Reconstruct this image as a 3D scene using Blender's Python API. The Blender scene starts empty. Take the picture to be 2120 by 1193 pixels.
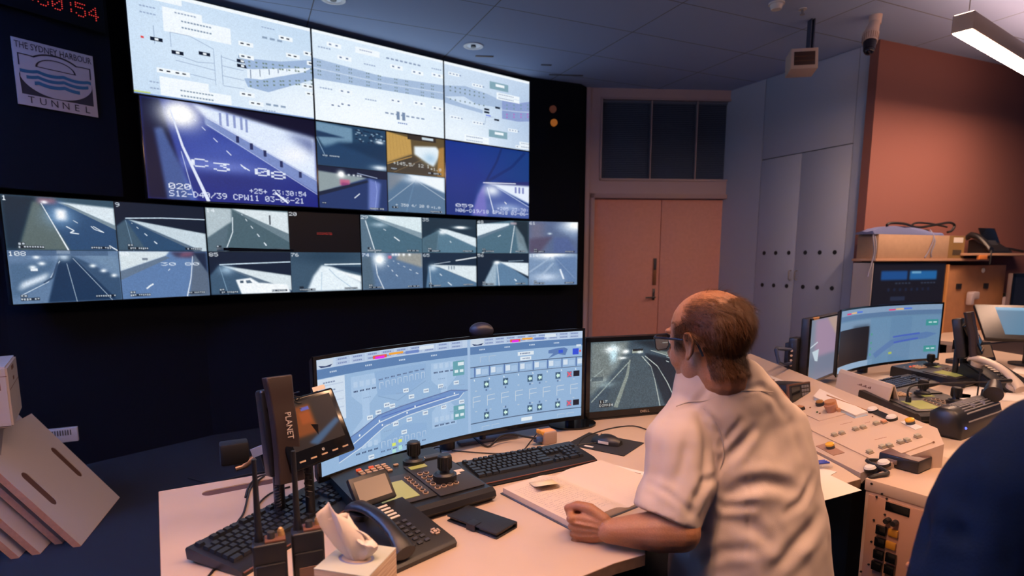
import bpy, bmesh, math, random
import numpy as np
from mathutils import Vector, Matrix, noise
random.seed(7); rng = np.random.RandomState(7)
C = bpy.context.scene.collection
# ---------------------------------------------------------------- camera model
F, CX, CY, HC = 1220.0, 1060.0, 712.0, 1.40
TH = math.atan((CY-535)/F)
CAM = Vector((0, 0, HC))
def ray(x, y):
    b = -(y-CY)/F
    return Vector(((x-CX)/F, math.cos(TH)+b*math.sin(TH), -math.sin(TH)+b*math.cos(TH)))
def hit(x, y, P, n):
    """where the sight line through a photo pixel meets a real plane"""
    d = ray(x, y); P = Vector(P); n = Vector(n)
    return CAM + d*(n.dot(P-CAM)/n.dot(d))
def atz(x, y, z): return hit(x, y, (0, 0, z), (0, 0, 1))
def atY(x, y, Y): return hit(x, y, (0, Y, 0), (0, 1, 0))
def azv(a, z=0):
    a = math.radians(a); return Vector((math.sin(a), math.cos(a), z))
def onwall(x, y, P, az, off=0):
    a = math.radians(az); n = Vector((math.cos(a), -math.sin(a), 0))
    return hit(x, y, Vector((P[0], P[1], 0))+n*off, n)
# ---------------------------------------------------------------- materials
def S(r, g, b):
    f = lambda c: (c/255/12.92) if c/255 <= .04045 else ((c/255+.055)/1.055)**2.4
    return (f(r), f(g), f(b))
MATS = {}
def mat(name, col, rough=.5, metal=0., bump=0., scale=200., var=0., spec=.5, emis=None, estr=0., alpha=1., trans=0., coat=0., stretch=None):
    if name in MATS: return MATS[name]
    m = bpy.data.materials.new(name); m.use_nodes = True
    nt = m.node_tree; b = nt.nodes['Principled BSDF']
    b.inputs['Base Color'].default_value = (*col, 1); b.inputs['Roughness'].default_value = rough
    b.inputs['Metallic'].default_value = metal; b.inputs['Specular IOR Level'].default_value = spec
    if coat: b.inputs['Coat Weight'].default_value = coat
    if trans: b.inputs['Transmission Weight'].default_value = trans
    if alpha < 1: b.inputs['Alpha'].default_value = alpha
    if emis: b.inputs['Emission Color'].default_value = (*emis, 1); b.inputs['Emission Strength'].default_value = estr
    if bump or var:
        tc = nt.nodes.new('ShaderNodeTexCoord'); n = nt.nodes.new('ShaderNodeTexNoise')
        n.inputs['Scale'].default_value = scale; n.inputs['Detail'].default_value = 4
        if stretch:
            mp = nt.nodes.new('ShaderNodeMapping'); mp.inputs['Scale'].default_value = stretch
            nt.links.new(tc.outputs['Object'], mp.inputs[0]); nt.links.new(mp.outputs[0], n.inputs['Vector'])
        else: nt.links.new(tc.outputs['Object'], n.inputs['Vector'])
        if bump:
            bp = nt.nodes.new('ShaderNodeBump'); bp.inputs['Strength'].default_value = bump; bp.inputs['Distance'].default_value = .002
            nt.links.new(n.outputs['Fac'], bp.inputs['Height']); nt.links.new(bp.outputs[0], b.inputs['Normal'])
        if var:
            cr = nt.nodes.new('ShaderNodeValToRGB')
            cr.color_ramp.elements[0].position = .3; cr.color_ramp.elements[1].position = .7
            cr.color_ramp.elements[0].color = (*[c*(1-var) for c in col], 1); cr.color_ramp.elements[1].color = (*[min(1, c*(1+var)) for c in col], 1)
            nt.links.new(n.outputs['Fac'], cr.inputs[0]); nt.links.new(cr.outputs[0], b.inputs['Base Color'])
    MATS[name] = m; return m
def emit(name, col, s): return mat(name, (0.01, .01, .01), .4, emis=col, estr=s)
BLK = mat('black_plastic', (.012, .013, .016), .38, bump=.15, scale=900)
BLG = mat('black_gloss', (.006, .007, .009), .12)
KEYM = mat('key_plastic', (.014, .016, .02), .33)
DGR = mat('dark_grey', (.04, .042, .048), .45)
GRY = mat('grey_plastic', (.25, .25, .26), .45)
WHP = mat('white_plastic', (.68, .67, .66), .4)
CRM = mat('cream_plastic', (.62, .52, .42), .45)
MET = mat('brushed_metal', (.42, .42, .44), .3, .9, bump=.1, scale=300)
PAP = mat('paper', (.64, .54, .46), .8, bump=.1, scale=60)
WPAP = mat('white_paper', (.72, .68, .65), .8)
INK = mat('ink', (.03, .03, .045), .7)
ORG = mat('orange_plastic', (.7, .25, .04), .45)
YEL = mat('yellow_lens', (.8, .42, .04), .25, coat=.5)
CAB = mat('cable_rubber', (.01, .01, .013), .5)
LCD = mat('green_lcd', (.32, .34, .12), .25, emis=S(150, 158, 80), estr=.25)
DESK = mat('desk_laminate', (.55, .435, .35), .42, var=.03, scale=6, bump=.05)
DEDGE = mat('desk_edge', (.34, .21, .14), .5, var=.15, scale=40)
# ---------------------------------------------------------------- mesh helpers
def basis(loc=(0, 0, 0), az=None, rz=0, rx=0, ry=0):
    """local frame: x to the right, y away, z up; az = compass direction of local +x"""
    r = math.radians(90-az) if az is not None else math.radians(rz)
    return Matrix.Translation(Vector(loc)) @ Matrix.Rotation(r, 4, 'Z') @ Matrix.Rotation(math.radians(rx), 4, 'X') @ Matrix.Rotation(math.radians(ry), 4, 'Y')
class B:
    def __init__(s, M=None): s.bm = bmesh.new(); s.M = M or Matrix()
    def _x(s, vs, M): bmesh.ops.transform(s.bm, matrix=s.M @ (M or Matrix()), verts=vs)
    def box(s, x0, x1, y0, y1, z0, z1, bev=0., seg=2, M=None):
        r = bmesh.ops.create_cube(s.bm, size=1); vs = r['verts']
        bmesh.ops.scale(s.bm, vec=(x1-x0, y1-y0, z1-z0), verts=vs)
        bmesh.ops.translate(s.bm, vec=((x0+x1)/2, (y0+y1)/2, (z0+z1)/2), verts=vs)
        if bev:
            es = list({e for v in vs for e in v.link_edges})
            o = bmesh.ops.bevel(s.bm, geom=es, offset=bev, segments=seg, affect='EDGES', profile=.5)
            vs = list({v for f in o['faces'] for v in f.verts} | {v for v in vs if v.is_valid})
            # collect whole island
            seen = set(vs); st = list(vs)
            while st:
                v = st.pop()
                for e in v.link_edges:
                    w = e.other_vert(v)
                    if w not in seen: seen.add(w); st.append(w)
            vs = list(seen)
        s._x(vs, M); return s
    def cyl(s, p0, p1, r0, r1=None, seg=20, caps=True, M=None):
        p0, p1 = Vector(p0), Vector(p1); d = p1-p0
        r = bmesh.ops.create_cone(s.bm, cap_ends=caps, segments=seg, radius1=r0, radius2=r0 if r1 is None else r1, depth=d.length)
        q = d.to_track_quat('Z', 'Y').to_matrix().to_4x4()
        bmesh.ops.transform(s.bm, matrix=Matrix.Translation((p0+p1)/2) @ q, verts=r['verts']); s._x(r['verts'], M); return s
    def sph(s, c, r, sc=(1, 1, 1), seg=20, M=None):
        o = bmesh.ops.create_uvsphere(s.bm, u_segments=seg, v_segments=max(8, seg//2), radius=r)
        bmesh.ops.scale(s.bm, vec=sc, verts=o['verts']); bmesh.ops.translate(s.bm, vec=c, verts=o['verts']); s._x(o['verts'], M); return s
    def tube(s, pts, r, seg=8, smooth=True, M=None, rad=None):
        P = [Vector(p) for p in pts]
        if smooth and len(P) > 2:
            Q = []
            for i in range(len(P)-1):
                a, b, c, d = P[max(i-1, 0)], P[i], P[i+1], P[min(i+2, len(P)-1)]
                for k in range(6):
                    t = k/6
                    Q.append(.5*((2*b)+(c-a)*t+(2*a-5*b+4*c-d)*t*t+(3*b-a-3*c+d)*t**3))
            Q.append(P[-1]); P = Q
        n = len(P); rings = []; up = None
        for i, p in enumerate(P):
            t = (P[min(i+1, n-1)]-P[max(i-1, 0)])
            if t.length < 1e-9: t = Vector((0, 0, 1))
            t.normalize()
            if up is None: up = t.orthogonal().normalized()
            up = (up - t*up.dot(t)); up = up.normalized() if up.length > 1e-6 else t.orthogonal().normalized()
            v = t.cross(up); rr = r if rad is None else rad[0]+(rad[1]-rad[0])*i/(n-1)
            rings.append([s.bm.verts.new(p+(up*math.cos(2*math.pi*k/seg)+v*math.sin(2*math.pi*k/seg))*rr) for k in range(seg)])
        for a, b in zip(rings, rings[1:]):
            for k in range(seg): s.bm.faces.new((a[k], a[(k+1) % seg], b[(k+1) % seg], b[k]))
        s.bm.faces.new(rings[0][::-1]); s.bm.faces.new(rings[-1])
        s._x([v for q in rings for v in q], M); return s
    def loft(s, rings, caps=True, M=None, closed=True):
        R = [[s.bm.verts.new(Vector(p)) for p in q] for q in rings]; n = len(R[0])
        for a, b in zip(R, R[1:]):
            for k in range(n if closed else n-1): s.bm.faces.new((a[k], a[(k+1) % n], b[(k+1) % n], b[k]))
        if caps: s.bm.faces.new(R[0][::-1]); s.bm.faces.new(R[-1])
        s._x([v for q in R for v in q], M); return s
    def prism(s, pts, z0, z1, M=None):
        a = [s.bm.verts.new((p[0], p[1], z0)) for p in pts]; b = [s.bm.verts.new((p[0], p[1], z1)) for p in pts]; n = len(pts)
        s.bm.faces.new(a[::-1]); s.bm.faces.new(b)
        for k in range(n): s.bm.faces.new((a[k], a[(k+1) % n], b[(k+1) % n], b[k]))
        s._x(a+b, M); return s
    def hexa(s, lo, hi):
        a = [s.bm.verts.new(Vector(p)) for p in lo]; b = [s.bm.verts.new(Vector(p)) for p in hi]; n = len(lo)
        s.bm.faces.new(a[::-1]); s.bm.faces.new(b)
        for k in range(n): s.bm.faces.new((a[k], a[(k+1) % n], b[(k+1) % n], b[k]))
        s._x(a+b, None); return s
def smooth(me, ang=40):
    me.shade_smooth() if hasattr(me, 'shade_smooth') else None
    try: me.set_sharp_from_angle(angle=math.radians(ang))
    except Exception: pass
def tag(o, label=None, cat=None, group=None, kind=None):
    if label: o['label'] = label
    if cat: o['category'] = cat
    if group: o['group'] = group
    if kind: o['kind'] = kind
    return o
def obj(name, b, m, parent=None, label=None, cat=None, group=None, kind=None, sm=True, sub=0):
    me = bpy.data.meshes.new(name)
    if isinstance(b, B):
        bmesh.ops.recalc_face_normals(b.bm, faces=b.bm.faces); b.bm.to_mesh(me); b.bm.free()
    else: me = b
    if sm: smooth(me)
    for x in (m if isinstance(m, (list, tuple)) else [m]): me.materials.append(x)
    o = bpy.data.objects.new(name, me); C.objects.link(o)
    if sub:
        md = o.modifiers.new('sub', 'SUBSURF'); md.levels = md.render_levels = sub
    if parent is not None:
        o.parent = parent; o.matrix_parent_inverse = parent.matrix_world.inverted() if parent.parent is None else (parent.parent.matrix_world @ parent.matrix_local).inverted()
        PW[o] = Matrix()
    return tag(o, label, cat, group, kind)
PW = {}
def thing(name, loc, label, cat, group=None, kind=None):
    o = bpy.data.objects.new(name, None); C.objects.link(o); o.location = loc; o.empty_display_size = .05
    o.matrix_world = Matrix.Translation(Vector(loc)); PW[o] = o.matrix_world.copy()
    return tag(o, label, cat, group, kind)
def child(name, b, m, parent, **k):
    """geometry is given in world coordinates"""
    o = obj(name, b, m, None, **k); o.parent = parent
    o.matrix_parent_inverse = PW.get(parent, Matrix()).inverted(); PW[o] = Matrix()
    return o
def struct(name, b, m, parent=None, **k):
    if parent is None: return obj(name, b, m, kind='structure', **k)
    return child(name, b, m, parent, **k)
def single(name, b, m, label, cat, group=None, **k): return obj(name, b, m, label=label, cat=cat, group=group, **k)
def copy_tree(src, T, label, group=None):
    """copy a thing, its parts and sub-parts, moved by the world matrix T"""
    kids = {}
    for o in C.objects:
        if o.parent: kids.setdefault(o.parent, []).append(o)
    r = src.copy(); C.objects.link(r); r['label'] = label
    if group: r['group'] = group
    base = PW.get(src, Matrix())
    if src.type == 'EMPTY':
        r.matrix_world = T @ base; PW[r] = T @ base
    else: r.matrix_world = T; PW[r] = T.copy()
    def rec(a, b):
        for c in kids.get(a, []):
            d = c.copy(); C.objects.link(d); d.parent = b; d.matrix_parent_inverse = c.matrix_parent_inverse.copy(); PW[d] = Matrix(); rec(c, d)
    rec(src, r); return r
def flat2d(name, loops, depth, M, m, parent=None, bev=0., **k):
    """extruded flat shape with holes from 2D outlines (local xy, thickness along local -z)"""
    cu = bpy.data.curves.new(name, 'CURVE'); cu.dimensions = '2D'; cu.fill_mode = 'BOTH'; cu.extrude = depth/2
    for L in loops:
        sp = cu.splines.new('POLY'); sp.points.add(len(L)-1); sp.use_cyclic_u = True
        for i, p in enumerate(L): sp.points[i].co = (p[0], p[1], 0, 1)
    o = bpy.data.objects.new('tmp', cu); C.objects.link(o); dg = bpy.context.evaluated_depsgraph_get(); dg.update()
    me = bpy.data.meshes.new_from_object(o.evaluated_get(dg)); bpy.data.objects.remove(o); bpy.data.curves.remove(cu)
    me.transform(M @ Matrix.Translation((0, 0, -depth/2)))
    if parent is not None: return child(name, me, m, parent, sm=False, **k)
    return obj(name, me, m, sm=False, **k)
def pill(cx, cy, L, w, ang=0, n=8):
    pts = []
    for s_ in (1, -1):
        for i in range(n+1):
            a = -math.pi/2+math.pi*i/n
            x = s_*((L-w)/2+w/2*math.cos(a)); y = s_*w/2*math.sin(a); pts.append((x, y))
    c, s2 = math.cos(ang), math.sin(ang)
    return [(cx+x*c-y*s2, cy+x*s2+y*c) for x, y in pts]
def text(name, s_, size, M, m, parent, depth=.0004, sx=1., align='LEFT', shear=0, **k):
    cu = bpy.data.curves.new(name, 'FONT'); cu.body = s_; cu.size = size; cu.extrude = depth; cu.align_x = align; cu.resolution_u = 2; cu.shear = shear
    o = bpy.data.objects.new('tmp', cu); C.objects.link(o); dg = bpy.context.evaluated_depsgraph_get(); dg.update()
    me = bpy.data.meshes.new_from_object(o.evaluated_get(dg)); bpy.data.objects.remove(o); bpy.data.curves.remove(cu)
    me.transform(M @ Matrix.Diagonal((sx, 1, 1, 1)))
    return child(name, me, m, parent, sm=False, **k)
def frame3(o, x, y):
    """matrix from origin, x-axis and (roughly) y-axis vectors"""
    x = Vector(x).normalized(); y = Vector(y); z = x.cross(y).normalized(); y = z.cross(x)
    return Matrix(((x.x, y.x, z.x, o[0]), (x.y, y.y, z.y, o[1]), (x.z, y.z, z.z, o[2]), (0, 0, 0, 1)))
def bake(o_mesh_b, mods, name='tmp'):
    """evaluate a bmesh through modifiers and return the finished mesh"""
    me = bpy.data.meshes.new(name); bmesh.ops.recalc_face_normals(o_mesh_b.bm, faces=o_mesh_b.bm.faces); o_mesh_b.bm.to_mesh(me); o_mesh_b.bm.free()
    o = bpy.data.objects.new(name, me); C.objects.link(o)
    for t, kw in mods:
        md = o.modifiers.new(t, t)
        for a, v in kw.items(): setattr(md, a, v)
    dg = bpy.context.evaluated_depsgraph_get(); dg.update()
    r = bpy.data.meshes.new_from_object(o.evaluated_get(dg)); bpy.data.objects.remove(o); return r
# ---------------------------------------------------------------- screen painter
FONT = {'0':'0E11131519110E','1':'040C040404040E','2':'0E11010204081F','3':'1F02040201110E','4':'02060A121F0202','5':'1F101E0101110E','6':'0608101E11110E','7':'1F010204080808','8':'0E11110E11110E','9':'0E11110F01020C',
'A':'0E11111F111111','B':'1E11111E11111E','C':'0E11101010110E','D':'1C12111111121C','E':'1F10101E10101F','F':'1F10101E101010','G':'0E11101711110F','H':'1111111F111111','I':'0E04040404040E','K':'11121418141211','L':'1010101010101F','M':'111B1515111111','N':'11111915131111','O':'0E11111111110E','P':'1E11111E101010','R':'1E11111E141211','S':'0F10100E01011E','T':'1F040404040404','U':'1111111111110E','V':'11111111110A04','W':'11111115151B11','Y':'1111110A040404','X':'11110A040A1111','-':'0000001F000000',':':'00040400040400','/':'01010204081010','.':'00000000000C0C',' ':'00000000000000','+':'0004041F040400'}
class Cv:
    def __init__(s, w, h, bg=(0, 0, 0)):
        s.w, s.h = w, h; s.a = np.empty((h, w, 3), np.float32); s.a[:] = bg; s.b = (0, 0, w, h)
    def sub(s, x0, y0, x1, y1):
        c = Cv.__new__(Cv); i0, j0, i1, j1 = int(x0*s.w), int(y0*s.h), int(x1*s.w), int(y1*s.h)
        c.a = s.a[j0:j1, i0:i1]; c.w, c.h = i1-i0, j1-j0; return c
    def poly(s, pts, c, al=1., soft=0., c2=None):
        P = [(x*s.w, y*s.h) for x, y in pts]; pad = int(soft*s.w*2)+1
        x0 = max(0, int(min(p[0] for p in P))-pad); x1 = min(s.w, int(max(p[0] for p in P))+2+pad)
        y0 = max(0, int(min(p[1] for p in P))-pad); y1 = min(s.h, int(max(p[1] for p in P))+2+pad)
        if x1 <= x0 or y1 <= y0: return
        m = np.zeros((y1-y0, x1-x0), np.float32)
        for oy in (.17, .5, .83):
            for ox in (.17, .5, .83):
                X = np.arange(x0, x1)[None, :]+ox; Y = np.arange(y0, y1)[:, None]+oy; ins = np.zeros(m.shape, bool)
                for (ax, ay), (bx, by) in zip(P, P[1:]+P[:1]):
                    if ay == by: continue
                    ins ^= ((ay > Y) != (by > Y)) & (X < (bx-ax)*(Y-ay)/(by-ay)+ax)
                m += ins/9.
        k = int(soft*s.w)
        for _ in range(2 if k else 0):
            for ax in (0, 1):
                cs = np.cumsum(np.pad(m, [(k+1, k) if q == ax else (0, 0) for q in (0, 1)]), axis=ax)
                m = (np.take(cs, range(2*k+1, cs.shape[ax]), ax)-np.take(cs, range(0, cs.shape[ax]-2*k-1), ax))/(2*k+1)
        m = (m*al)[..., None]; col = np.array(c, np.float32)
        if c2 is not None:
            t = ((np.arange(x0, x1)+.5-P[0][0])/(max(1e-6, max(p[0] for p in P)-P[0][0])))[None, :, None].clip(0, 1); col = col*(1-t)+np.array(c2)*t
        s.a[y0:y1, x0:x1] = s.a[y0:y1, x0:x1]*(1-m)+m*col
    def rect(s, x0, y0, x1, y1, c, al=1., soft=0.): s.poly([(x0, y0), (x1, y0), (x1, y1), (x0, y1)], c, al, soft)
    def line(s, pts, w, c, al=1., w2=None):
        n = len(pts)-1
        for i, ((ax, ay), (bx, by)) in enumerate(zip(pts, pts[1:])):
            dx, dy = (bx-ax)*s.w, (by-ay)*s.h; L = math.hypot(dx, dy) or 1
            wa = w if w2 is None else w+(w2-w)*i/n; wb = w if w2 is None else w+(w2-w)*(i+1)/n
            nx, ny = -dy/L/s.w*s.h, dx/L
            s.poly([(ax+nx*wa/2, ay+ny*wa/2), (bx+nx*wb/2, by+ny*wb/2), (bx-nx*wb/2, by-ny*wb/2), (ax-nx*wa/2, ay-ny*wa/2)], c, al)
    def dash(s, a, b, n, w0, w1, c, duty=.4, persp=2.2):
        for k in range(n):
            t0, t1 = (k/n)**persp, ((k+duty)/n)**persp
            s.line([(a[0]+(b[0]-a[0])*t0, a[1]+(b[1]-a[1])*t0), (a[0]+(b[0]-a[0])*t1, a[1]+(b[1]-a[1])*t1)], w0+(w1-w0)*t0, c, w2=w0+(w1-w0)*t1)
    def glow(s, x, y, rx, ry, c, al=1.):
        X = (np.arange(s.w)+.5)[None, :]/s.w; Y = (np.arange(s.h)+.5)[:, None]/s.h
        m = (np.exp(-(((X-x)/rx)**2+((Y-y)/ry)**2))*al)[..., None]; s.a[:] = s.a*(1-m)+m*np.array(c)
    def txt(s, x, y, h, t, c, asp=.62, al=1.):
        ph = h/7; pw = ph*s.h/s.w*asp*1.35
        for ch in t:
            g = FONT.get(ch)
            if g:
                for r in range(7):
                    v = int(g[2*r:2*r+2], 16); q = 0
                    while q < 5:
                        if v >> (4-q) & 1:
                            e = q
                            while e < 4 and v >> (3-e) & 1: e += 1
                            s.rect(x+q*pw, y+r*ph, x+(e+1)*pw, y+(r+1)*ph, c, al); q = e+1
                        else: q += 1
            x += 6*pw
    def cap(s, x, y, w, h, c=(225, 235, 245), bg=(10, 20, 32)):
        """a caption too small to read: a dark strip with light specks"""
        s.rect(x, y, x+w, y+h, bg, .8); n = int(w/.022)
        for k in range(n):
            if rng.rand() < .85:
                hh = h*(.5+.3*rng.rand()); s.rect(x+w*(k+.15)/n, y+h*.15, x+w*(k+.8)/n, y+hh+.1*h, c, .8)
    def grain(s, a, k=1):
        n = rng.randn(s.h//k+1, s.w//k+1).astype(np.float32).repeat(k, 0).repeat(k, 1)[:s.h, :s.w]
        s.a[:] = np.clip(s.a*(1+a*n[..., None]), 0, 255)
def screen_mat(name, gain=1., rough=.35):
    m = bpy.data.materials.new(name); m.use_nodes = True; nt = m.node_tree; b = nt.nodes['Principled BSDF']
    b.inputs['Base Color'].default_value = (.01, .01, .012, 1); b.inputs['Roughness'].default_value = rough; b.inputs['Specular IOR Level'].default_value = .3
    at = nt.nodes.new('ShaderNodeAttribute'); at.attribute_name = 'Col'
    nt.links.new(at.outputs['Color'], b.inputs['Emission Color']); b.inputs['Emission Strength'].default_value = gain
    return m
def screen_mesh(name, cv, fn):
    """fn(u, v) -> world points; u to the right, v downwards, numpy arrays"""
    h, w = cv.a.shape[:2]; u, v = np.meshgrid(np.linspace(0, 1, w), np.linspace(0, 1, h)); P = fn(u.ravel(), v.ravel()).astype(np.float32)
    me = bpy.data.meshes.new(name); nf = (w-1)*(h-1); me.vertices.add(w*h); me.vertices.foreach_set('co', P.ravel())
    i = (np.arange(h-1)[:, None]*w+np.arange(w-1)[None, :]).ravel(); q = np.stack([i, i+w, i+w+1, i+1], 1).astype(np.int32)
    me.loops.add(nf*4); me.loops.foreach_set('vertex_index', q.ravel()); me.polygons.add(nf)
    me.polygons.foreach_set('loop_start', np.arange(0, nf*4, 4, dtype=np.int32)); me.polygons.foreach_set('loop_total', np.full(nf, 4, np.int32)); me.update()
    c = np.clip(cv.a, 0, 255)/255.; lin = np.where(c <= .04045, c/12.92, ((c+.055)/1.055)**2.4).reshape(-1, 3)
    at = me.color_attributes.new('Col', 'FLOAT_COLOR', 'POINT'); at.data.foreach_set('color', np.concatenate([lin, np.ones((w*h, 1))], 1).astype(np.float32).ravel())
    return me
def quad(TL, TR, BL, BR):
    TL, TR, BL, BR = [np.array(p) for p in (TL, TR, BL, BR)]
    def f(u, v):
        u = u[:, None]; v = v[:, None]; return TL*(1-u)*(1-v)+TR*u*(1-v)+BL*(1-u)*v+BR*u*v
    return f
def display(name, label, A, Bp, z0, z1, cv, cat='screen', group=None, depth=.09, bz=.006, smat=None, tiles=None):
    """flat wall display between plan points A (left) and Bp (right)"""
    A = Vector((*A, 0)); Bp = Vector((*Bp, 0)); d = (Bp-A).normalized(); n = Vector((d.y, -d.x, 0)); L = (Bp-A).length
    M = frame3(A, d, -n)   # local x along, y away from the viewer, z up
    t = thing(name, (A+Bp)/2+Vector((0, 0, z0)), label, cat, group)
    b = B(M); b.box(0, L, .004, depth, z0, z1, .004); child('casing', b, BLK, t)
    b = B(M); b.box(0, L, -.002, .01, z0, z0+bz); b.box(0, L, -.002, .01, z1-bz, z1); b.box(0, bz, -.002, .01, z0, z1); b.box(L-bz, L, -.002, .01, z0, z1); child('bezel', b, BLG, t)
    def pt(x, z): return M @ Vector((x, .0035, z))
    me = screen_mesh('screen', cv, quad(pt(bz, z1-bz), pt(L-bz, z1-bz), pt(bz, z0+bz), pt(L-bz, z0+bz)))
    child('screen', me, smat or SCR, t, sm=False); return t
SCR = screen_mat('screen_glow', 1.02); SCR.cycles.emission_sampling = 'NONE'
SCR2 = screen_mat('monitor_glow', .9); SCR2.cycles.emission_sampling = 'NONE'
# ================================================================ SETTING
def grid_ceiling():
    m = bpy.data.materials.new('ceiling_tiles'); m.use_nodes = True; nt = m.node_tree; b = nt.nodes['Principled BSDF']
    b.inputs['Roughness'].default_value = .85
    g = nt.nodes.new('ShaderNodeNewGeometry'); N = nt.nodes.new; K = nt.links.new
    def line(dirv, off, per, wd):
        d = N('ShaderNodeVectorMath'); d.operation = 'DOT_PRODUCT'; d.inputs[1].default_value = dirv; K(g.outputs['Position'], d.inputs[0])
        a = N('ShaderNodeMath'); a.operation = 'ADD'; a.inputs[1].default_value = -off+100*per; K(d.outputs['Value'], a.inputs[0])
        q = N('ShaderNodeMath'); q.operation = 'MODULO'; q.inputs[1].default_value = per; K(a.outputs[0], q.inputs[0])
        c = N('ShaderNodeMath'); c.operation = 'LESS_THAN'; c.inputs[1].default_value = wd; K(q.outputs[0], c.inputs[0]); return c
    u = azv(65.8); v = Vector((u.y, -u.x, 0))
    a = line(u, .55, 1.2, .007); c = line(v, -4.81, .6, .007)
    mx = N('ShaderNodeMath'); mx.operation = 'MAXIMUM'; K(a.outputs[0], mx.inputs[0]); K(c.outputs[0], mx.inputs[1])
    r = N('ShaderNodeMixRGB'); r.inputs[1].default_value = (*S(160, 184, 226), 1); r.inputs[2].default_value = (*S(96, 92, 98), 1)  # blue in the tile colour stands in for the screens' light
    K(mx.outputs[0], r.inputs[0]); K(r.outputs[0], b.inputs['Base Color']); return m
CARPET = mat('dark_carpet', S(18, 22, 32), .95, bump=.6, scale=400, var=.3)
BWALL = mat('black_wall', S(10, 15, 25), .85, spec=.15, bump=.1, scale=100)
DWALL = mat('painted_wall', S(186, 164, 168), .8, bump=.1, scale=300)
OWALL = mat('orange_wall', S(134, 86, 80), .9, bump=.2, scale=400, var=.05)
DOORM = mat('door_laminate', S(214, 150, 134), .6, var=.04, scale=30)
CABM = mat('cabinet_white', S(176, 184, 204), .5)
ZC = 3.2
def wall(name, pts, z0, z1, m, th=.08):
    """vertical slab following plan points; thickness goes to the left of the walking direction"""
    b = B(); P = [Vector((*p, 0)) for p in pts]; off = []
    for i, p in enumerate(P):
        d1 = (P[i]-P[i-1]).normalized() if i else (P[1]-P[0]).normalized(); d2 = (P[i+1]-P[i]).normalized() if i < len(P)-1 else d1
        n = (Vector((-d1.y, d1.x, 0))+Vector((-d2.y, d2.x, 0))).normalized(); off.append(p+n*th)
    b.loft([[p+Vector((0, 0, z0)), p+Vector((0, 0, z1)), q+Vector((0, 0, z1)), q+Vector((0, 0, z0))] for p, q in zip(P, off)])
    return struct(name, b, m, sm=False)
b = B(); b.box(-4.4, 7.2, -2.7, 8.6, -.08, 0); struct('floor', b, CARPET)
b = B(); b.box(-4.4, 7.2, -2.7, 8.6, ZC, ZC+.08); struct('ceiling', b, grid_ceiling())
wall('wall_left', [(-4.2, -2.5), (-4.2, 1.5), (-3.12, 3.62), (-2.39, 4.56), (-1.39, 5.27), (-.43, 5.97), (.72, 6.47), (.80, 6.60)], 0, ZC, BWALL)
cl = azv(33); p0 = Vector((-2.56, 3.985, 0)); p1 = p0-cl*1.5
wall('trim_1', [(p1.x, p1.y), (p0.x, p0.y)], 1.80, ZC, BWALL, .06)
# door wall with window and door openings
DP = Vector((.807, 6.6, 0)); DA = 86; dv = azv(DA)
def dw(x, y): return onwall(x, y, DP, DA)
def dq(a, b, z0, z1, name, m, parent=None, y0=0., y1=.06, bev=0., rnd=0):
    M = frame3(DP, dv, Vector((-dv.y, dv.x, 0))); bb = B(M); bb.box(a, b, y0, y1, z0, z1, bev)
    return struct(name, bb, m, parent)
W0, W1 = .145, 1.735; DR0, DR1, DRM = .095, 1.80, .86
MW = frame3(DP, dv, Vector((-dv.y, dv.x, 0)))
bb = B(MW)
bb.box(-.02, DR0, 0, .12, 0, ZC); bb.box(DR1, 2.0, 0, .12, 0, ZC); bb.box(DR0, DR1, 0, .12, 2.05, 2.24); bb.box(DR0, DR1, 0, .12, 3.105, ZC)
bb.box(DR0, W0, 0, .12, 2.24, 3.105); bb.box(W1, DR1, 0, .12, 2.24, 3.105)
struct('wall_back', bb, DWALL, sm=False)
bb = B(MW)
bb.box(DR0-.045, DR0, -.02, .05, 0, 2.10, .003); bb.box(DR1, DR1+.045, -.02, .05, 0, 2.10, .003); bb.box(DR0-.045, DR1+.045, -.02, .05, 2.052, 2.10, .003)
struct('trim_2', bb, mat('door_frame_paint', S(172, 146, 146), .5))
bb = B(MW); bb.box(-.015, .03, -.03, .0, 0, ZC-.002, .003); struct('trim_3', bb, DWALL)
bb = B(MW); bb.box(DR0+.004, DRM-.003, .04, .085, .01, 2.045, .002); d1 = struct('door_1', bb, DOORM)
bb = B(MW); bb.box(DRM+.003, DR1-.004, .04, .085, .01, 2.045, .002); d2 = struct('door_2', bb, DOORM)
bb = B(MW); bb.box(DRM-.075, DRM-.035, .028, .04, 1.10, 1.40, .003); child('lock_plate', bb, mat('brass_plate', (.30, .14, .07), .4, .6), d1)
bb = B(MW); bb.box(DRM-.07, DRM-.04, .02, .03, 1.27, 1.40, .006); child('push_plate', bb, DGR, d1, label='dark pull slot above the brass plate')
bb = B(MW); bb.box(DRM-.072, DRM-.044, .03, .04, .93, 1.06, .004); bb.cyl((DRM-.058, .04, .965), (DRM-.058, -.02, .965), .009); bb.tube([(DRM-.058, -.02, .965), (DRM-.10, -.022, .965), (DRM-.165, -.018, .962)], .008)
child('door_handle', bb, mat('dark_metal', (.08, .08, .09), .35, .8), d1)
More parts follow.
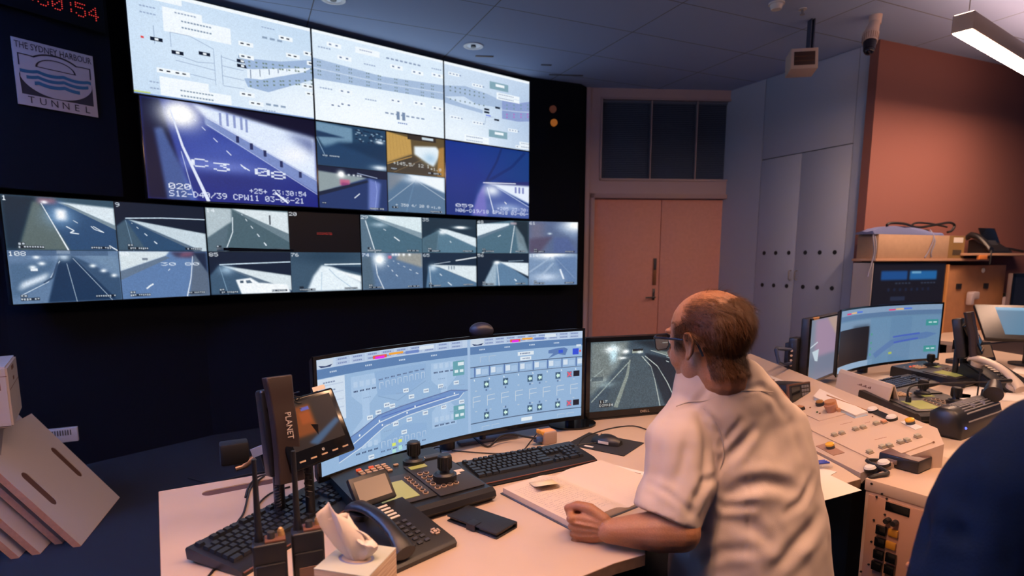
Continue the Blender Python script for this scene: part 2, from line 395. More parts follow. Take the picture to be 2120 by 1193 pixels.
# window with three dark blinds
FRM = mat('window_frame_paint', S(170, 150, 154), .5); BLIND = mat('blind_slat', S(84, 98, 122), .5, spec=.4)
bb = B(MW); 
for a in ((W0, W0+.02, 2.24, 3.105), (W1-.02, W1, 2.24, 3.105), (W0, W1, 2.24, 2.262), (W0, W1, 3.085, 3.105)): bb.box(a[0], a[1], -.012, .1, a[2], a[3])
w1 = struct('window_1', bb, FRM)
bb = B(MW); bb.box(W0, W1, .10, .106, 2.24, 3.105); child('window_pane', bb, mat('night_glass', (.01, .012, .02), .08), w1)
xs = [W0+.02, W0+.02+.545, W0+.02+1.05, W1-.02]
for k in range(3):
    bb = B(MW)
    for j in range(42):
        z = 2.275+j*.0195; R_ = Matrix.Translation((0, .05, z)) @ Matrix.Rotation(math.radians(52), 4, 'X')
        bb.box(xs[k]+.006, xs[k+1]-.006, -.012, .012, -.0006, .0006, M=R_)
    bb.box(xs[k]+.006, xs[k+1]-.006, .035, .06, 3.06, 3.085)
    child('blind', bb, BLIND, w1)
for k in (1, 2):
    bb = B(MW); bb.box(xs[k]-.005, xs[k]+.005, .01, .1, 2.262, 3.085); child('window_mullion', bb, FRM, w1)
# built-in cupboard wall
CP = Vector((2.50, 6.44, 0)); CA = 154.8; cv_ = azv(CA)
MC = frame3(CP, cv_, Vector((-cv_.y, cv_.x, 0)))
def cs(x, y): return (onwall(x, y, CP, CA)-CP).dot(cv_)
s1, sm_, s2, s3 = cs(1573, 400), cs(1648, 500), cs(1757, 410), cs(1796, 400)
cup = thing('wall_cupboard', CP+cv_*s3/2, 'white floor-to-ceiling cupboard with rows of round black vent holes', 'cupboard')
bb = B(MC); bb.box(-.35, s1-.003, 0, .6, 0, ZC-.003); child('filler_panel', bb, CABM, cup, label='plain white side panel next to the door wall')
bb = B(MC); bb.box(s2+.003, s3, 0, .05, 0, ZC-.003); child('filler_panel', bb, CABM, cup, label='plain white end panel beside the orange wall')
bb = B(MC); bb.box(s1, s2, .01, .6, 0, ZC-.003); child('carcass', bb, DGR, cup)
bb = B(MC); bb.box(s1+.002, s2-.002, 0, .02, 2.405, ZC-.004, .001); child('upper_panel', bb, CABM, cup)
HOLE = mat('vent_hole_black', (.01, .01, .014), .6)
for a, b_, px in ((s1+.002, sm_-.0015, (1582, 1606, 1633)), (sm_+.0015, s2-.002, (1667, 1697, 1728))):
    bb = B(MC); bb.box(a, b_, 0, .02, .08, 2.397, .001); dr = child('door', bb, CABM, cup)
    for x in px:
        for z in (1.454, 1.125):
            s_ = cs(x, 524); bb = B(MC); bb.cyl((s_, -.001, z), (s_, .004, z), .021, seg=16); child('vent_hole', bb, HOLE, dr)
    hx = sm_-.035 if a == s1+.002 else sm_+.035
    bb = B(MC); bb.tube([(hx, 0, 1.19), (hx, -.028, 1.195), (hx, -.03, 1.235), (hx, -.028, 1.275), (hx, 0, 1.28)], .006, 8); child('handle', bb, mat('pale_handle', S(150, 146, 150), .35, .3), dr)
# orange wall and the walls behind the photographer
OP = Vector((3.055, 5.20, 0)); OA = 67; ov = azv(OA)
oe = OP+ov*4.2
wall('wall_right', [(OP.x, OP.y), (oe.x, oe.y)], 0, ZC, OWALL)
# ================================================================ VIDEO WALL
uA, uB = Vector((-2.50, 4.085, 0)), Vector((.322, 6.347, 0))
def ul(t): p = uA.lerp(uB, t); return (p.x, p.y)
ud = (uB-uA).length; T3 = [0, 1/2.985, 1.99/2.985, 1]
T3 = [0, .336, .668, 1]
BG = (196, 218, 240); WB = (240, 247, 253); GL = (140, 160, 190); BK = (14, 24, 44)
def specks(c, x, y, n, dx, w, h, col, dy=0):
    for k in range(n): c.rect(x+k*dx, y+k*dy, x+k*dx+w, y+k*dy+h, col)
# --- schematic 1
def sch1():
    c = Cv(520, 290, BG); c.glow(.35, .45, .5, .5, (212, 230, 248), .8); c.glow(1, .9, .5, .4, (238, 246, 253), .9)
    c.rect(0, 0, 1, .035, WB); c.rect(.1, .0, .27, .09, WB); c.rect(.17, .13, .37, .2, WB); c.rect(.17, .2, .52, .36, WB)
    for y in (.225, .285): specks(c, .26, y, 10, .016, .011, .014, (120, 140, 165))
    specks(c, .23, .155, 7, .016, .011, .014, (150, 165, 190))
    c.line([(.12, .33), (.12, .5)], .006, GL); c.line([(.2, .5), (.2, .36), (.3, .36), (.42, .44), (.42, .8)], .005, GL); c.line([(.2, .56), (.33, .6), (.42, .58)], .005, GL)
    for y in (.62, .72): c.line([(.22, y), (.42, y+.03)], .005, GL)
    c.line([(.46, .48), (.46, .78)], .005, GL)
    for y0, y1 in ((.5, .53), (.59, .6), (.69, .7), (.79, .79)): c.line([(.46, y0), (.58, y1)], .005, GL)
    for x, y in ((.13, .45), (.23, .54), (.37, .5), (.575, .5), (.575, .55)): c.rect(x-.03, y-.012, x+.03, y+.022, BK); c.rect(x-.008, y-.006, x+.01, y+.014, WB)
    c.rect(.055, .45, .07, .468, (220, 60, 60)); c.rect(.555, .45, .6, .48, (120, 150, 180))
    c.poly([(.58, .47), (.8, .43), (1, .34), (1, .46), (.8, .56), (.6, .57)], (158, 182, 216)); c.poly([(.58, .68), (.7, .62), (1, .44), (1, .56), (.72, .78), (.6, .76)], (158, 182, 216))
    c.poly([(.6, .58), (1, .43), (.94, .5), (.68, .66), (.6, .67)], (232, 242, 252))
    for k in range(7): c.line([(.62+.055*k, .575-.02*k), (.62+.055*k, .665-.036*k)], .007, (60, 80, 120))
    for k in range(12):
        x = .61+.033*k+.008*(k % 3)
        for dy in (0, .04): c.rect(x, .49-.14*(x-.6)*1.0+dy, x+.012, .505-.14*(x-.6)+dy, (110, 130, 120))
        for dy in (0, .04): c.rect(x, .7-.36*(x-.6)+dy, x+.012, .715-.36*(x-.6)+dy, (110, 130, 120))
    for x, y in ((.56, .3), (.56, .43), (.8, .15), (.84, .32), (.95, .26), (.97, .36), (.55, .82), (.6, .9), (.93, .62), (.95, .7), (.12, .72), (.2, .72)):
        c.rect(x, y, x+.085, y+.045, WB); specks(c, x+.012, y+.014, 2, .035, .018, .014, BK)
    for y in (.2, .9): specks(c, .7, y, 3, .045, .03, .022, (140, 160, 185))
    for x, y in ((.06, .16), (.06, .22), (.08, .86), (.08, .92), (.7, .1), (.68, .97)): specks(c, x, y, 5, .016, .012, .012, (150, 170, 200))
    c.rect(.13, .8, .38, .88, WB); c.rect(.13, .88, .5, .98, WB); specks(c, .23, .9, 11, .016, .011, .014, (130, 150, 170)); specks(c, .23, .95, 11, .016, .011, .014, (130, 150, 170))
    c.rect(0, .97, .08, .985, (190, 210, 120)); c.rect(0, .985, 1, 1, (120, 150, 200)); c.grain(.02, 2); return c
def sch2():
    c = Cv(440, 280, (218, 234, 249)); c.glow(.35, .9, .7, .4, (242, 249, 254), 1); c.rect(0, 0, 1, .03, WB)
    c.poly([(0, .31), (.5, .36), (1, .31), (1, .5), (.5, .52), (0, .54)], (166, 188, 218)); c.line([(0, .42), (.5, .44), (1, .41)], .012, (200, 216, 236))
    for k in range(9):
        x = .03+.108*k+.02*(k % 2)
        for dx in (0, .015):
            for dy in (0, .04, .1, .14): c.rect(x+dx, .335+.02*math.sin(3*x)+dy, x+dx+.008, .35+.02*math.sin(3*x)+dy, (110, 130, 130))
    for x, y in ((.1, .1), (.17, .32-.1), (.56, .19), (.73, .2), (.9, .18), (.17, .6), (.55, .6), (.74, .58), (.9, .6), (.1, .78), (.17, .75)):
        c.rect(x, y, x+.1, y+.05, WB); specks(c, x+.015, y+.015, 2, .045, .016, .016, (90, 110, 150))
    c.rect(.3, .08, .48, .15, WB); specks(c, .33, .1, 6, .016, .012, .012, (150, 160, 190)); specks(c, .53, .12, 8, .036, .024, .018, (130, 148, 178))
    for x, y in ((.04, .17), (.36, .25), (.9, .12), (.36, .66), (.04, .62)): specks(c, x, y, 5, .018, .013, .014, (150, 168, 198))
    specks(c, .51, .78, 8, .042, .026, .018, (130, 148, 178)); c.rect(.6, .75, .625, .85, (120, 140, 170)); c.rect(.645, .75, .67, .85, (120, 140, 170)); specks(c, .61, .88, 5, .016, .011, .014, (90, 120, 180)); c.grain(.02, 2); return c
def sch3():
    c = Cv(380, 270, (205, 222, 241)); c.glow(.9, .55, .4, .7, (176, 198, 226), .9); c.glow(.1, .9, .4, .3, (235, 245, 253), .9); c.rect(0, 0, 1, .035, WB)
    c.poly([(0, .31), (.2, .26), (.4, .3), (.58, .36), (.58, .45), (.3, .47), (.18, .4), (0, .45)], (166, 188, 218)); c.poly([(0, .45), (.16, .5), (.36, .53), (.36, .58), (0, .53)], (166, 188, 218))
    for k in range(8):
        for dy in (0, .05, .16): c.rect(.05+.045*k, .3+dy, .062+.045*k, .318+dy, (110, 130, 130))
    c.poly([(.555, .35), (.73, .34), (.88, .27), (.88, .56), (.73, .6), (.555, .6)], (140, 158, 205)); c.line([(.555, .48), (.73, .46), (.88, .43)], .012, (190, 206, 230))
    for k in range(4):
        for y, q in ((.39, (110, 150, 150)), (.44, (110, 150, 150)), (.52, (190, 90, 190)), (.56, (190, 90, 190))): c.rect(.6+.075*k, y-.02*k, .612+.075*k, y+.018-.02*k, q)
    for x, y in ((.4, .5), (.4, .54), (.51, .45), (.5, .62), (.9, .4), (.9, .47)): c.rect(x-.025, y, x+.025, y+.025, BK)
    c.rect(.39, .585, .44, .6, (90, 110, 220)); c.line([(.38, .72), (.39, .62), (.47, .6)], .005, GL)
    for x, y in ((.43, .12), (.42, .78)):
        c.rect(x, y, x+.19, y+.1, (130, 165, 180)); c.rect(x+.06, y+.02, x+.15, y+.055, WB)
    for x, y in ((.26, .2), (.26, .7), (.04, .12), (.05, .68), (.62, .72), (.7, .94)): c.rect(x, y, x+.1, y+.04, WB); specks(c, x+.01, y+.012, 4, .03, .016, .014, (120, 140, 175))
    for x, y in ((.5, .25), (.5, .3), (.18, .9), (.18, .95), (.74, .88), (.74, .93)): c.rect(x, y, x+.24, y+.045, WB); specks(c, x+.02, y+.015, 9, .018, .012, .013, (130, 150, 180))
    specks(c, .86, .02, 6, .02, .014, .014, (130, 150, 180)); c.grain(.02, 2); return c
# --- camera pictures
def f_big_left():
    c = Cv(560, 315, (14, 30, 120)); c.glow(.45, .5, .5, .35, (70, 92, 176), .9); c.glow(.45, .75, .4, .16, (30, 45, 120), .9)
    c.glow(.4, .62, .3, .07, (110, 128, 205), .8); c.poly([(0, 0), (.1, .0), (.22, 1), (0, 1)], (6, 14, 46), soft=.01); c.poly([(.06, .3), (.1, .28), (.26, 1), (.1, 1)], (90, 120, 190), .7, soft=.01)
    c.poly([(.55, .08), (1, .25), (1, 0), (.3, 0)], (6, 10, 40)); c.poly([(.26, .0), (.36, .02), (1, .2), (1, .72), (.34, .14)], (220, 232, 252), soft=.012)
    c.poly([(.8, .18), (1, .22), (1, .42)], (70, 84, 140), .8, soft=.03); c.glow(.86, .42, .1, .1, (250, 250, 255), .7)
    for x, y in ((.41, .06), (.45, .05), (.49, .06), (.53, .07), (.56, .09)): c.rect(x, y, x+.014, y+.14, (120, 135, 190), .8)
    c.poly([(.33, .13), (1, .68), (1, .84), (.33, .2)], (120, 140, 195), soft=.005); c.line([(.34, .2), (1, .85)], .006, (200, 212, 245)); c.line([(.34, .13), (1, .69)], .005, (220, 228, 250))
    for x, y in ((.5, .28), (.58, .34), (.66, .4), (.76, .5), (.88, .6)): c.rect(x, y, x+.018, y+.07, (30, 42, 90))
    c.glow(.2, .13, .11, .14, (255, 255, 255), 1.2); c.glow(.2, .12, .06, .09, (255, 255, 255), 1)
    c.line([(.15, .1), (.2, .45), (.32, 1)], .012, (222, 230, 252), w2=.035); c.line([(.19, .5), (.24, .95)], .006, (200, 212, 245))
    c.dash((.27, .16), (.6, .72), 5, .006, .012, (225, 232, 252), .35, 1.3); c.line([(.72, .86), (.8, .97)], .02, (235, 240, 252))
    for ch, x, y in (('C', .24, .56), ('3', .36, .585), ('0', .6, .60), ('8', .70, .62)): c.txt(x, y, .085, ch, (226, 234, 250), 2.0)
    c.line([(.52, .59), (.57, .64)], .012, (226, 234, 250))
    c.txt(.11, .83, .06, '020', (235, 240, 252), 1.05); c.txt(.11, .905, .06, 'S12-D40/39 CPW11 03-06-21', (225, 232, 252), .82); c.txt(.56, .83, .055, '+25+ 23:30:54', (225, 232, 252), .79)
    c.grain(.02); c.grain(.02, 3); return c
def f_quad():
    c = Cv(420, 290, (0, 0, 0))
    a = c.sub(0, 0, .51, .5); a.rect(0, 0, 1, 1, (34, 66, 96)); a.poly([(0, 0), (.5, .05), (.5, .4), (.12, .62), (0, .3)], (110, 145, 172), soft=.01); a.poly([(0, .2), (.4, .3), (.0, .35)], (28, 56, 90), soft=.01)
    a.poly([(.3, .42), (1, .3), (1, .95), (.1, .7)], (22, 52, 84), soft=.03); a.poly([(0, .6), (.3, .45), (1, .8), (1, 1), (0, 1)], (30, 64, 100), soft=.03)
    for k in range(60): x, y = .5+.5*rng.rand(), .03+.3*rng.rand(); a.rect(x, y, x+.03, y+.03, (170, 195, 215) if rng.rand() < .5 else (20, 34, 60), .7)
    a.glow(.9, .3, .06, .04, (230, 240, 250), 1); a.glow(.9, .93, .12, .06, (230, 240, 250), 1); a.line([(.0, .35), (.12, .8)], .015, (130, 160, 190)); a.cap(.05, .74, .26, .05, bg=(22, 50, 80)); a.grain(.05)
    a = c.sub(.515, 0, 1, .5); a.rect(0, 0, 1, 1, (92, 78, 52)); a.poly([(0, 0), (.4, .08), (.42, .5), (0, .78)], (190, 152, 84), soft=.008); 
    for k in range(7): a.line([(.05*k, .05), (.06*k, .7-.03*k)], .006, (150, 112, 58), .5)
    a.poly([(0, .78), (.42, .5), (.8, .9), (.75, 1), (0, 1)], (66, 60, 52), soft=.02); a.line([(0, .8), (.42, .55)], .02, (190, 150, 80)); a.line([(.1, 1), (.6, .6)], .015, (140, 116, 80), .7)
    a.poly([(.46, .28), (.85, .22), (.94, .36), (.8, .75), (.72, .7), (.46, .48)], (228, 240, 248), soft=.015); a.glow(.74, .55, .12, .14, (150, 190, 220), .7)
    a.poly([(.9, .25), (1, .2), (1, 1), (.86, 1)], (168, 126, 66), soft=.01); a.rect(.35, 0, .85, .12, (50, 44, 40)); a.rect(.6, .02, .8, .08, (200, 215, 225)); a.txt(.1, .72, .08, '+145.5/ 12 1', (220, 225, 225), .8); a.txt(.74, .78, .07, '+1.0', (220, 225, 225), .9); a.cap(.7, .9, .24, .06); a.cap(.06, .88, .1, .05); a.grain(.03)
    a = c.sub(0, .51, .51, 1); a.rect(0, 0, 1, 1, (30, 54, 104)); a.rect(0, 0, 1, .2, (18, 30, 56)); a.poly([(0, .12), (.7, .2), (.0, .64)], (140, 155, 160), soft=.01); a.glow(.32, .16, .05, .08, (255, 255, 255), 1.4)
    for x in (.43, .5, .56, .6): a.glow(x, .16, .018, .025, (240, 246, 252), 1)
    a.rect(.3, .28, .44, .42, (200, 90, 130), .8, soft=.01); a.rect(.32, .36, .42, .44, (120, 50, 110), .7, soft=.01)
    a.poly([(0, .62), (.7, .25), (.72, .3), (0, .72)], (18, 34, 60)); a.poly([(.72, .2), (.9, .3), (.85, 1), (.7, 1)], (104, 122, 190), soft=.02); a.line([(.82, .25), (.84, .5), (.8, 1)], .012, (150, 170, 225)); a.line([(.5, .72), (.58, .6)], .02, (230, 238, 250)); a.line([(.55, .1), (.85, .18)], .012, (200, 215, 250)); a.cap(.72, .93, .22, .05); a.cap(.04, .86, .06, .04); a.grain(.03)
    a = c.sub(.515, .51, 1, 1); a.rect(0, 0, 1, 1, (84, 116, 148)); a.poly([(0, 0), (.35, 0), (0, .5)], (120, 132, 146), soft=.03); a.poly([(.3, 0), (1, 0), (1, .42), (.5, .14)], (236, 245, 252), soft=.015); a.glow(.45, .12, .18, .1, (230, 240, 250), .9)
    a.line([(.48, .14), (0, .75)], .012, (180, 196, 212)); a.line([(.5, .16), (1, .6)], .012, (200, 214, 228)); a.line([(.45, .2), (.3, 1)], .03, (100, 134, 168), .7); a.txt(.12, .78, .07, '+ 350 4/ 20 0', (225, 232, 240), .8); a.txt(.74, .8, .06, '+1.0', (225, 232, 240), .9); a.cap(.72, .92, .22, .05); a.cap(.06, .86, .1, .05); a.grain(.03)
    c.rect(.506, 0, .514, 1, (8, 10, 20)); return c
def f_right():
    c = Cv(380, 270, (10, 46, 122)); c.poly([(0, 0), (1, 0), (1, .5), (.4, .44)], (20, 60, 126), soft=.03); c.glow(.1, .2, .5, .5, (6, 48, 140), .9)
    c.line([(.38, .52), (.5, .2), (.55, 0)], .03, (8, 34, 96), .7); c.line([(.38, .52), (.66, .25), (.8, .02)], .04, (8, 36, 100), .6)
    c.poly([(.37, .52), (1, .42), (1, .5), (.4, .56)], (36, 44, 110), soft=.005); c.poly([(.37, .53), (1, .5), (1, .86), (.48, .56)], (226, 236, 252), soft=.008); c.line([(.36, .52), (.7, .49)], .012, (235, 240, 255)); c.line([(.88, .46), (1, .455)], .022, (240, 245, 255))
    for x in (.69, .73, .77): c.rect(x, .54, x+.02, .63, (120, 130, 190))
    c.poly([(.37, .53), (.48, .55), (1, .92), (1, 1), (.3, 1)], (70, 92, 160), soft=.01); c.poly([(.37, .53), (.3, .7), (.24, 1), (.4, 1)], (110, 110, 190), soft=.015); c.glow(.45, .62, .08, .08, (240, 246, 253), .9); c.glow(.62, .85, .15, .06, (170, 190, 225), .7)
    c.line([(.4, .58), (.47, .95)], .012, (220, 230, 250)); c.line([(.5, .57), (1, .93)], .01, (190, 205, 235)); c.line([(.58, .77), (.6, .8)], .012, (245, 248, 255))
    c.txt(.09, .84, .045, '059', (235, 240, 252), 1.6); c.txt(.09, .905, .05, 'N06-D19/18 CPW18 03-06-21', (220, 228, 248), .8); c.txt(.5, .85, .045, '+205 23:30:54', (215, 224, 248), .86); c.grain(.02); return c
DK, TE, MD, LT, WH = (8, 26, 46), (24, 54, 78), (66, 104, 138), (128, 160, 186), (226, 238, 248)
def tcap(c, n, l=(.1, .86), w=.22):
    if n: c.txt(.01, .02, .085, n, (235, 242, 250), .9)
    c.cap(l[0], l[1]+.06, w, .055); c.cap(l[0], l[1], .06, .05); c.cap(.74, l[1]+.06, .2, .05); c.grain(.03); c.grain(.02, 3)
def t1(c):
    c.rect(0, 0, 1, 1, (46, 76, 96)); c.poly([(0, 0), (.3, 0), (.12, 1), (0, 1)], (14, 40, 58), soft=.02); c.poly([(.26, .1), (.31, .1), (.55, 1), (.1, 1)], (88, 104, 104), soft=.015)
    c.poly([(.33, .1), (.5, .05), (1, .55), (1, 1), (.55, 1)], (40, 74, 112), soft=.01); c.glow(.48, .35, .14, .2, (130, 170, 210), .8); c.rect(.45, .22, .54, .42, (250, 252, 255), 1, soft=.02); c.poly([(.46, .08), (1, .14), (1, .5), (.56, .14)], (215, 228, 236), soft=.008)
    c.poly([(.5, .1), (.58, .13), (1, .5), (1, .58)], (120, 140, 152)); c.rect(.3, .02, .46, .12, (170, 110, 130), .7, soft=.02); c.glow(.36, .1, .03, .03, (250, 250, 255), 1)
    c.line([(.33, .12), (.53, 1)], .012, (230, 238, 246), w2=.025); c.line([(.53, .54), (.6, .62), (.56, .66), (.64, .68)], .018, (230, 238, 246)); c.line([(.78, .52), (.88, .64), (.79, .58), (.76, .52)], .014, (230, 238, 246)); c.line([(.92, .9), (1, 1)], .022, (230, 238, 246)); c.line([(.6, .42), (.64, .47)], .012, (220, 230, 240)); tcap(c, '1')
def t9(c):
    c.rect(0, 0, 1, 1, DK); c.poly([(.1, .35), (.12, .37), (.5, 1), (0, 1), (0, .5)], (62, 88, 108), soft=.01); c.poly([(.1, .35), (.16, .37), (1, 1), (.3, 1)], (40, 74, 108), soft=.01); c.poly([(.12, .35), (1, .6), (1, 1), (.95, 1)], (196, 212, 222), soft=.006); c.poly([(.12, .36), (.95, 1), (.85, 1)], (90, 110, 130)); c.line([(.1, .33), (.5, .29), (1, .28)], .02, (205, 225, 240)); c.line([(.1, .36), (.16, 1)], .008, LT); c.dash((.16, .42), (.5, .98), 4, .01, .025, (225, 235, 245), .3, 1.4); tcap(c, '9')
def t14(c):
    c.rect(0, 0, 1, 1, (70, 96, 108)); c.poly([(0, 0), (.3, 0), (.3, .3), (0, .7)], (176, 192, 200), soft=.01); c.poly([(.3, 0), (1, .03), (1, .56)], (214, 226, 232), soft=.008); c.poly([(.3, .02), (1, .56), (1, .76)], (104, 126, 138)); c.line([(.31, .2), (.3, .55), (.2, 1)], .018, (220, 232, 240)); c.dash((.42, .12), (.76, 1), 5, .01, .03, (225, 235, 245), .35, 1.3); c.rect(.755, .12, .775, .35, (70, 80, 90)); c.poly([(0, .72), (.26, .36), (.2, 1), (0, 1)], (88, 110, 124), .8, soft=.01); tcap(c, '14')
def t20(c):
    c.rect(0, 0, 1, 1, (3, 5, 9)); c.txt(.01, .02, .085, '20', (235, 242, 250), .9); c.txt(.38, .5, .05, 'DISCONNECTED', (225, 60, 50), .5)
def t29(c):
    c.rect(0, 0, 1, 1, (70, 104, 124)); c.poly([(.1, 0), (1, 0), (1, .45)], (214, 230, 236), soft=.01); c.poly([(.1, .02), (1, .44), (1, .6)], (130, 152, 166)); c.glow(.3, .25, .12, .06, (200, 220, 235), .7); c.poly([(0, 0), (.08, 0), (.2, 1), (0, 1)], (90, 114, 134), .8, soft=.01); c.line([(.08, .15), (.22, 1)], .02, (225, 236, 245)); c.line([(.53, .57), (.62, .68)], .025, (235, 242, 250)); c.line([(.36, .36), (.4, .4)], .015, (225, 235, 245)); c.glow(.35, .05, .08, .06, (250, 252, 255), .8); tcap(c, '29')
def t35(c):
    c.rect(0, 0, 1, 1, (22, 48, 66)); c.poly([(.3, .35), (1, .75), (1, 1), (0, 1), (0, .6)], (84, 120, 142), soft=.01); c.poly([(.3, .3), (.45, .32), (1, .55), (1, .82), (.4, .42)], (216, 230, 238), soft=.01); c.glow(.36, .4, .08, .07, (235, 244, 250), 1); c.glow(.7, .25, .12, .04, (240, 248, 253), 1.3); c.line([(.3, .4), (.25, 1)], .012, LT); c.line([(.5, .65), (.52, .7)], .02, (230, 240, 248)); c.poly([(0, .6), (.3, .35), (.26, 1), (0, 1)], (70, 98, 114), .8, soft=.02); tcap(c, '35')
def t48(c):
    c.rect(0, 0, 1, 1, (74, 108, 128)); c.poly([(.7, 0), (1, 0), (1, 1), (.8, .6)], (20, 42, 56), soft=.02); c.poly([(0, 0), (.65, 0), (.0, .14)], (18, 38, 54)); c.poly([(0, .12), (.62, .08), (.62, .14), (0, .5)], (222, 234, 242), soft=.008); c.poly([(0, .5), (.62, .14), (.6, .2), (0, .6)], (96, 120, 140)); c.poly([(.72, .1), (.9, .5), (1, 1), (.8, 1)], (130, 150, 162), .8, soft=.02); c.line([(.72, .15), (.64, 1)], .018, (226, 236, 244)); c.line([(.45, .45), (.4, .5)], .02, (230, 240, 248)); c.line([(.1, 1), (.16, .93)], .03, (230, 240, 248)); c.rect(.64, .05, .76, .12, (190, 170, 180), .8, soft=.01); tcap(c, '48')
def t61(c):
    c.rect(0, 0, 1, 1, (86, 104, 140)); c.poly([(0, 0), (.3, 0), (.3, 1), (0, 1)], (110, 108, 130), .8, soft=.08); c.poly([(.5, .15), (1, 0), (1, .6)], (120, 144, 180), .8, soft=.05); c.glow(.95, .1, .25, .2, (238, 246, 252), 1.2); c.poly([(0, .55), (.5, .45), (.2, 1), (0, 1)], (84, 78, 104), soft=.04); c.glow(.42, .38, .04, .03, (220, 235, 245), .9); c.poly([(.5, .5), (.8, .5), (1, 1), (.5, 1)], (78, 96, 148), .7, soft=.03); tcap(c, '61')
def t108(c):
    c.rect(0, 0, 1, 1, (96, 124, 158)); c.poly([(.44, .1), (.56, .1), (.98, 1), (.3, 1)], (24, 52, 84), soft=.008); c.poly([(.56, .1), (1, .55), (1, 1), (.95, 1)], (52, 80, 112), soft=.01); c.poly([(.6, .02), (1, .1), (1, .5)], (110, 138, 168), soft=.02); c.poly([(0, .25), (.4, .2), (.32, .6), (0, .9)], (70, 100, 132), .8, soft=.02); c.poly([(.1, .6), (.34, .42), (.3, .55), (.06, .75)], (225, 236, 248), soft=.02)
    c.line([(.44, .2), (.32, .6), (.08, .84)], .012, (210, 225, 240)); c.line([(.5, .25), (.56, 1)], .008, (190, 208, 226)); c.line([(.56, .15), (.9, 1)], .009, (190, 208, 226)); c.line([(.42, .24), (.36, .52), (.28, .62)], .03, (50, 74, 104))
    for x, y in ((.2, .32), (.28, .25), (.74, .3), (.84, .4), (.94, .5), (.24, .13)): c.glow(x, y, .03, .035, (240, 247, 253), 1)
    c.rect(.18, .34, .24, .39, (230, 238, 246)); c.rect(.42, .0, .54, .06, (220, 232, 244)); c.glow(.48, .12, .06, .08, (200, 218, 236), .9); c.rect(0, 0, .9, .1, (60, 86, 120), .6)
    tcap(c, '108', (.07, .83), .16)
def t90(c):
    c.rect(0, 0, 1, 1, (92, 124, 170)); c.poly([(0, 0), (.55, 0), (.5, .1), (0, .42)], (212, 224, 230), soft=.008); c.poly([(0, .42), (.5, .1), (.55, .14), (0, .6)], (98, 118, 142)); c.poly([(.8, 0), (1, 0), (1, .6), (.82, .1)], (26, 40, 66), soft=.02); c.poly([(.84, .05), (1, .5), (1, 1), (.75, 1)], (90, 106, 128), soft=.01); c.poly([(.55, 0), (.86, 0), (.8, .14), (.62, .12)], (60, 56, 84), soft=.02); c.line([(.82, .1), (.78, .6), (.72, 1)], .014, (220, 230, 242), w2=.025)
    c.txt(.44, .24, .07, '30 80', (220, 230, 242), 2.0); c.line([(.26, .8), (.3, .74), (.34, .7)], .03, (232, 240, 248)); c.line([(.54, .38), (.52, .42)], .014, (225, 235, 245)); c.rect(.24, .14, .3, .19, (120, 134, 150)); c.poly([(.7, .02), (.84, 0), (.8, .1), (.66, .12)], (160, 96, 120), .6, soft=.02); tcap(c, '90', (.08, .84))
def t85(c):
    c.rect(0, 0, 1, 1, (12, 30, 52)); c.poly([(.12, .3), (.2, .33), (1, .9), (1, 1), (.0, 1), (.0, .55)], (60, 88, 114), soft=.01); c.poly([(.14, .32), (1, .58), (1, .95)], (214, 226, 232), soft=.008); c.poly([(.14, .33), (1, .95), (.9, 1)], (88, 108, 128)); c.line([(.12, .3), (.5, .27), (1, .24)], .025, (205, 225, 240)); c.glow(.2, .42, .08, .1, (170, 200, 225), .8); c.poly([(.3, .66), (.48, .62), (.58, .74), (.94, .8), (.98, 1), (.36, 1)], (242, 248, 253), soft=.006); c.rect(.35, .68, .39, .74, (60, 80, 100)); c.poly([(.42, .68), (.47, .67), (.5, .74), (.43, .75)], (90, 110, 130)); c.line([(.12, .35), (.2, 1)], .012, LT); tcap(c, '85')
def t76(c):
    c.rect(0, 0, 1, 1, (58, 84, 106)); c.glow(.5, .1, .5, .2, (34, 62, 84), .9); c.poly([(.42, .33), (.58, .36), (1, .8), (1, 1), (.2, 1), (.3, .6)], (228, 240, 248), soft=.015); c.poly([(.5, .34), (1, .38), (1, .55)], (24, 48, 72), soft=.008); c.line([(.46, .31), (1, .3)], .03, (220, 236, 248)); c.poly([(.6, .44), (1, .62), (1, .8)], (244, 250, 254), soft=.01); c.line([(.52, .42), (.62, .62), (.9, 1)], .014, (150, 180, 205)); c.line([(.42, .5), (.4, 1)], .014, (170, 196, 215)); tcap(c, '76')
def t74(c):
    c.rect(0, 0, 1, 1, (88, 116, 150)); c.poly([(.6, .0), (1, 0), (1, .42), (.55, .18)], (150, 152, 148), soft=.02); c.glow(.28, .18, .1, .18, (240, 248, 253), 1.3); c.poly([(0, .1), (.15, .1), (.2, 1), (0, 1)], (78, 100, 116), .8, soft=.02); c.line([(.22, .3), (.24, .6), (.34, 1)], .018, (226, 236, 246)); c.dash((.36, .25), (.62, .75), 4, .012, .022, (230, 238, 248), .35, 1.2); c.dash((.5, .22), (1, .66), 5, .01, .018, (230, 238, 248), .35, 1.2)
    for x in (.5, .55, .6, .68, .78): c.glow(x, .05, .022, .035, (250, 252, 255), 1.1)
    c.rect(.42, .08, .48, .16, (220, 110, 140), .8, soft=.01); tcap(c, '74')
def t65(c):
    c.rect(0, 0, 1, 1, (22, 44, 66)); c.poly([(.1, .34), (1, .38), (1, .9), (.3, .42)], (218, 230, 236), soft=.008); c.poly([(.1, .36), (.3, .42), (1, .9), (1, 1), (.05, 1)], (84, 118, 150), soft=.01); c.glow(.18, .42, .07, .1, (210, 228, 242), .9); c.line([(.6, .22), (1, .12)], .03, (235, 244, 252)); c.line([(.2, .32), (.5, .25)], .012, (210, 226, 240)); c.line([(.12, .4), (.14, 1)], .014, (215, 228, 240))
    for x in (.46, .51, .56): c.rect(x, .38, x+.02, .48, (110, 130, 150))
    c.line([(.3, .6), (.34, .66)], .02, WH); c.line([(.45, .86), (.52, .95)], .025, WH); tcap(c, '65')
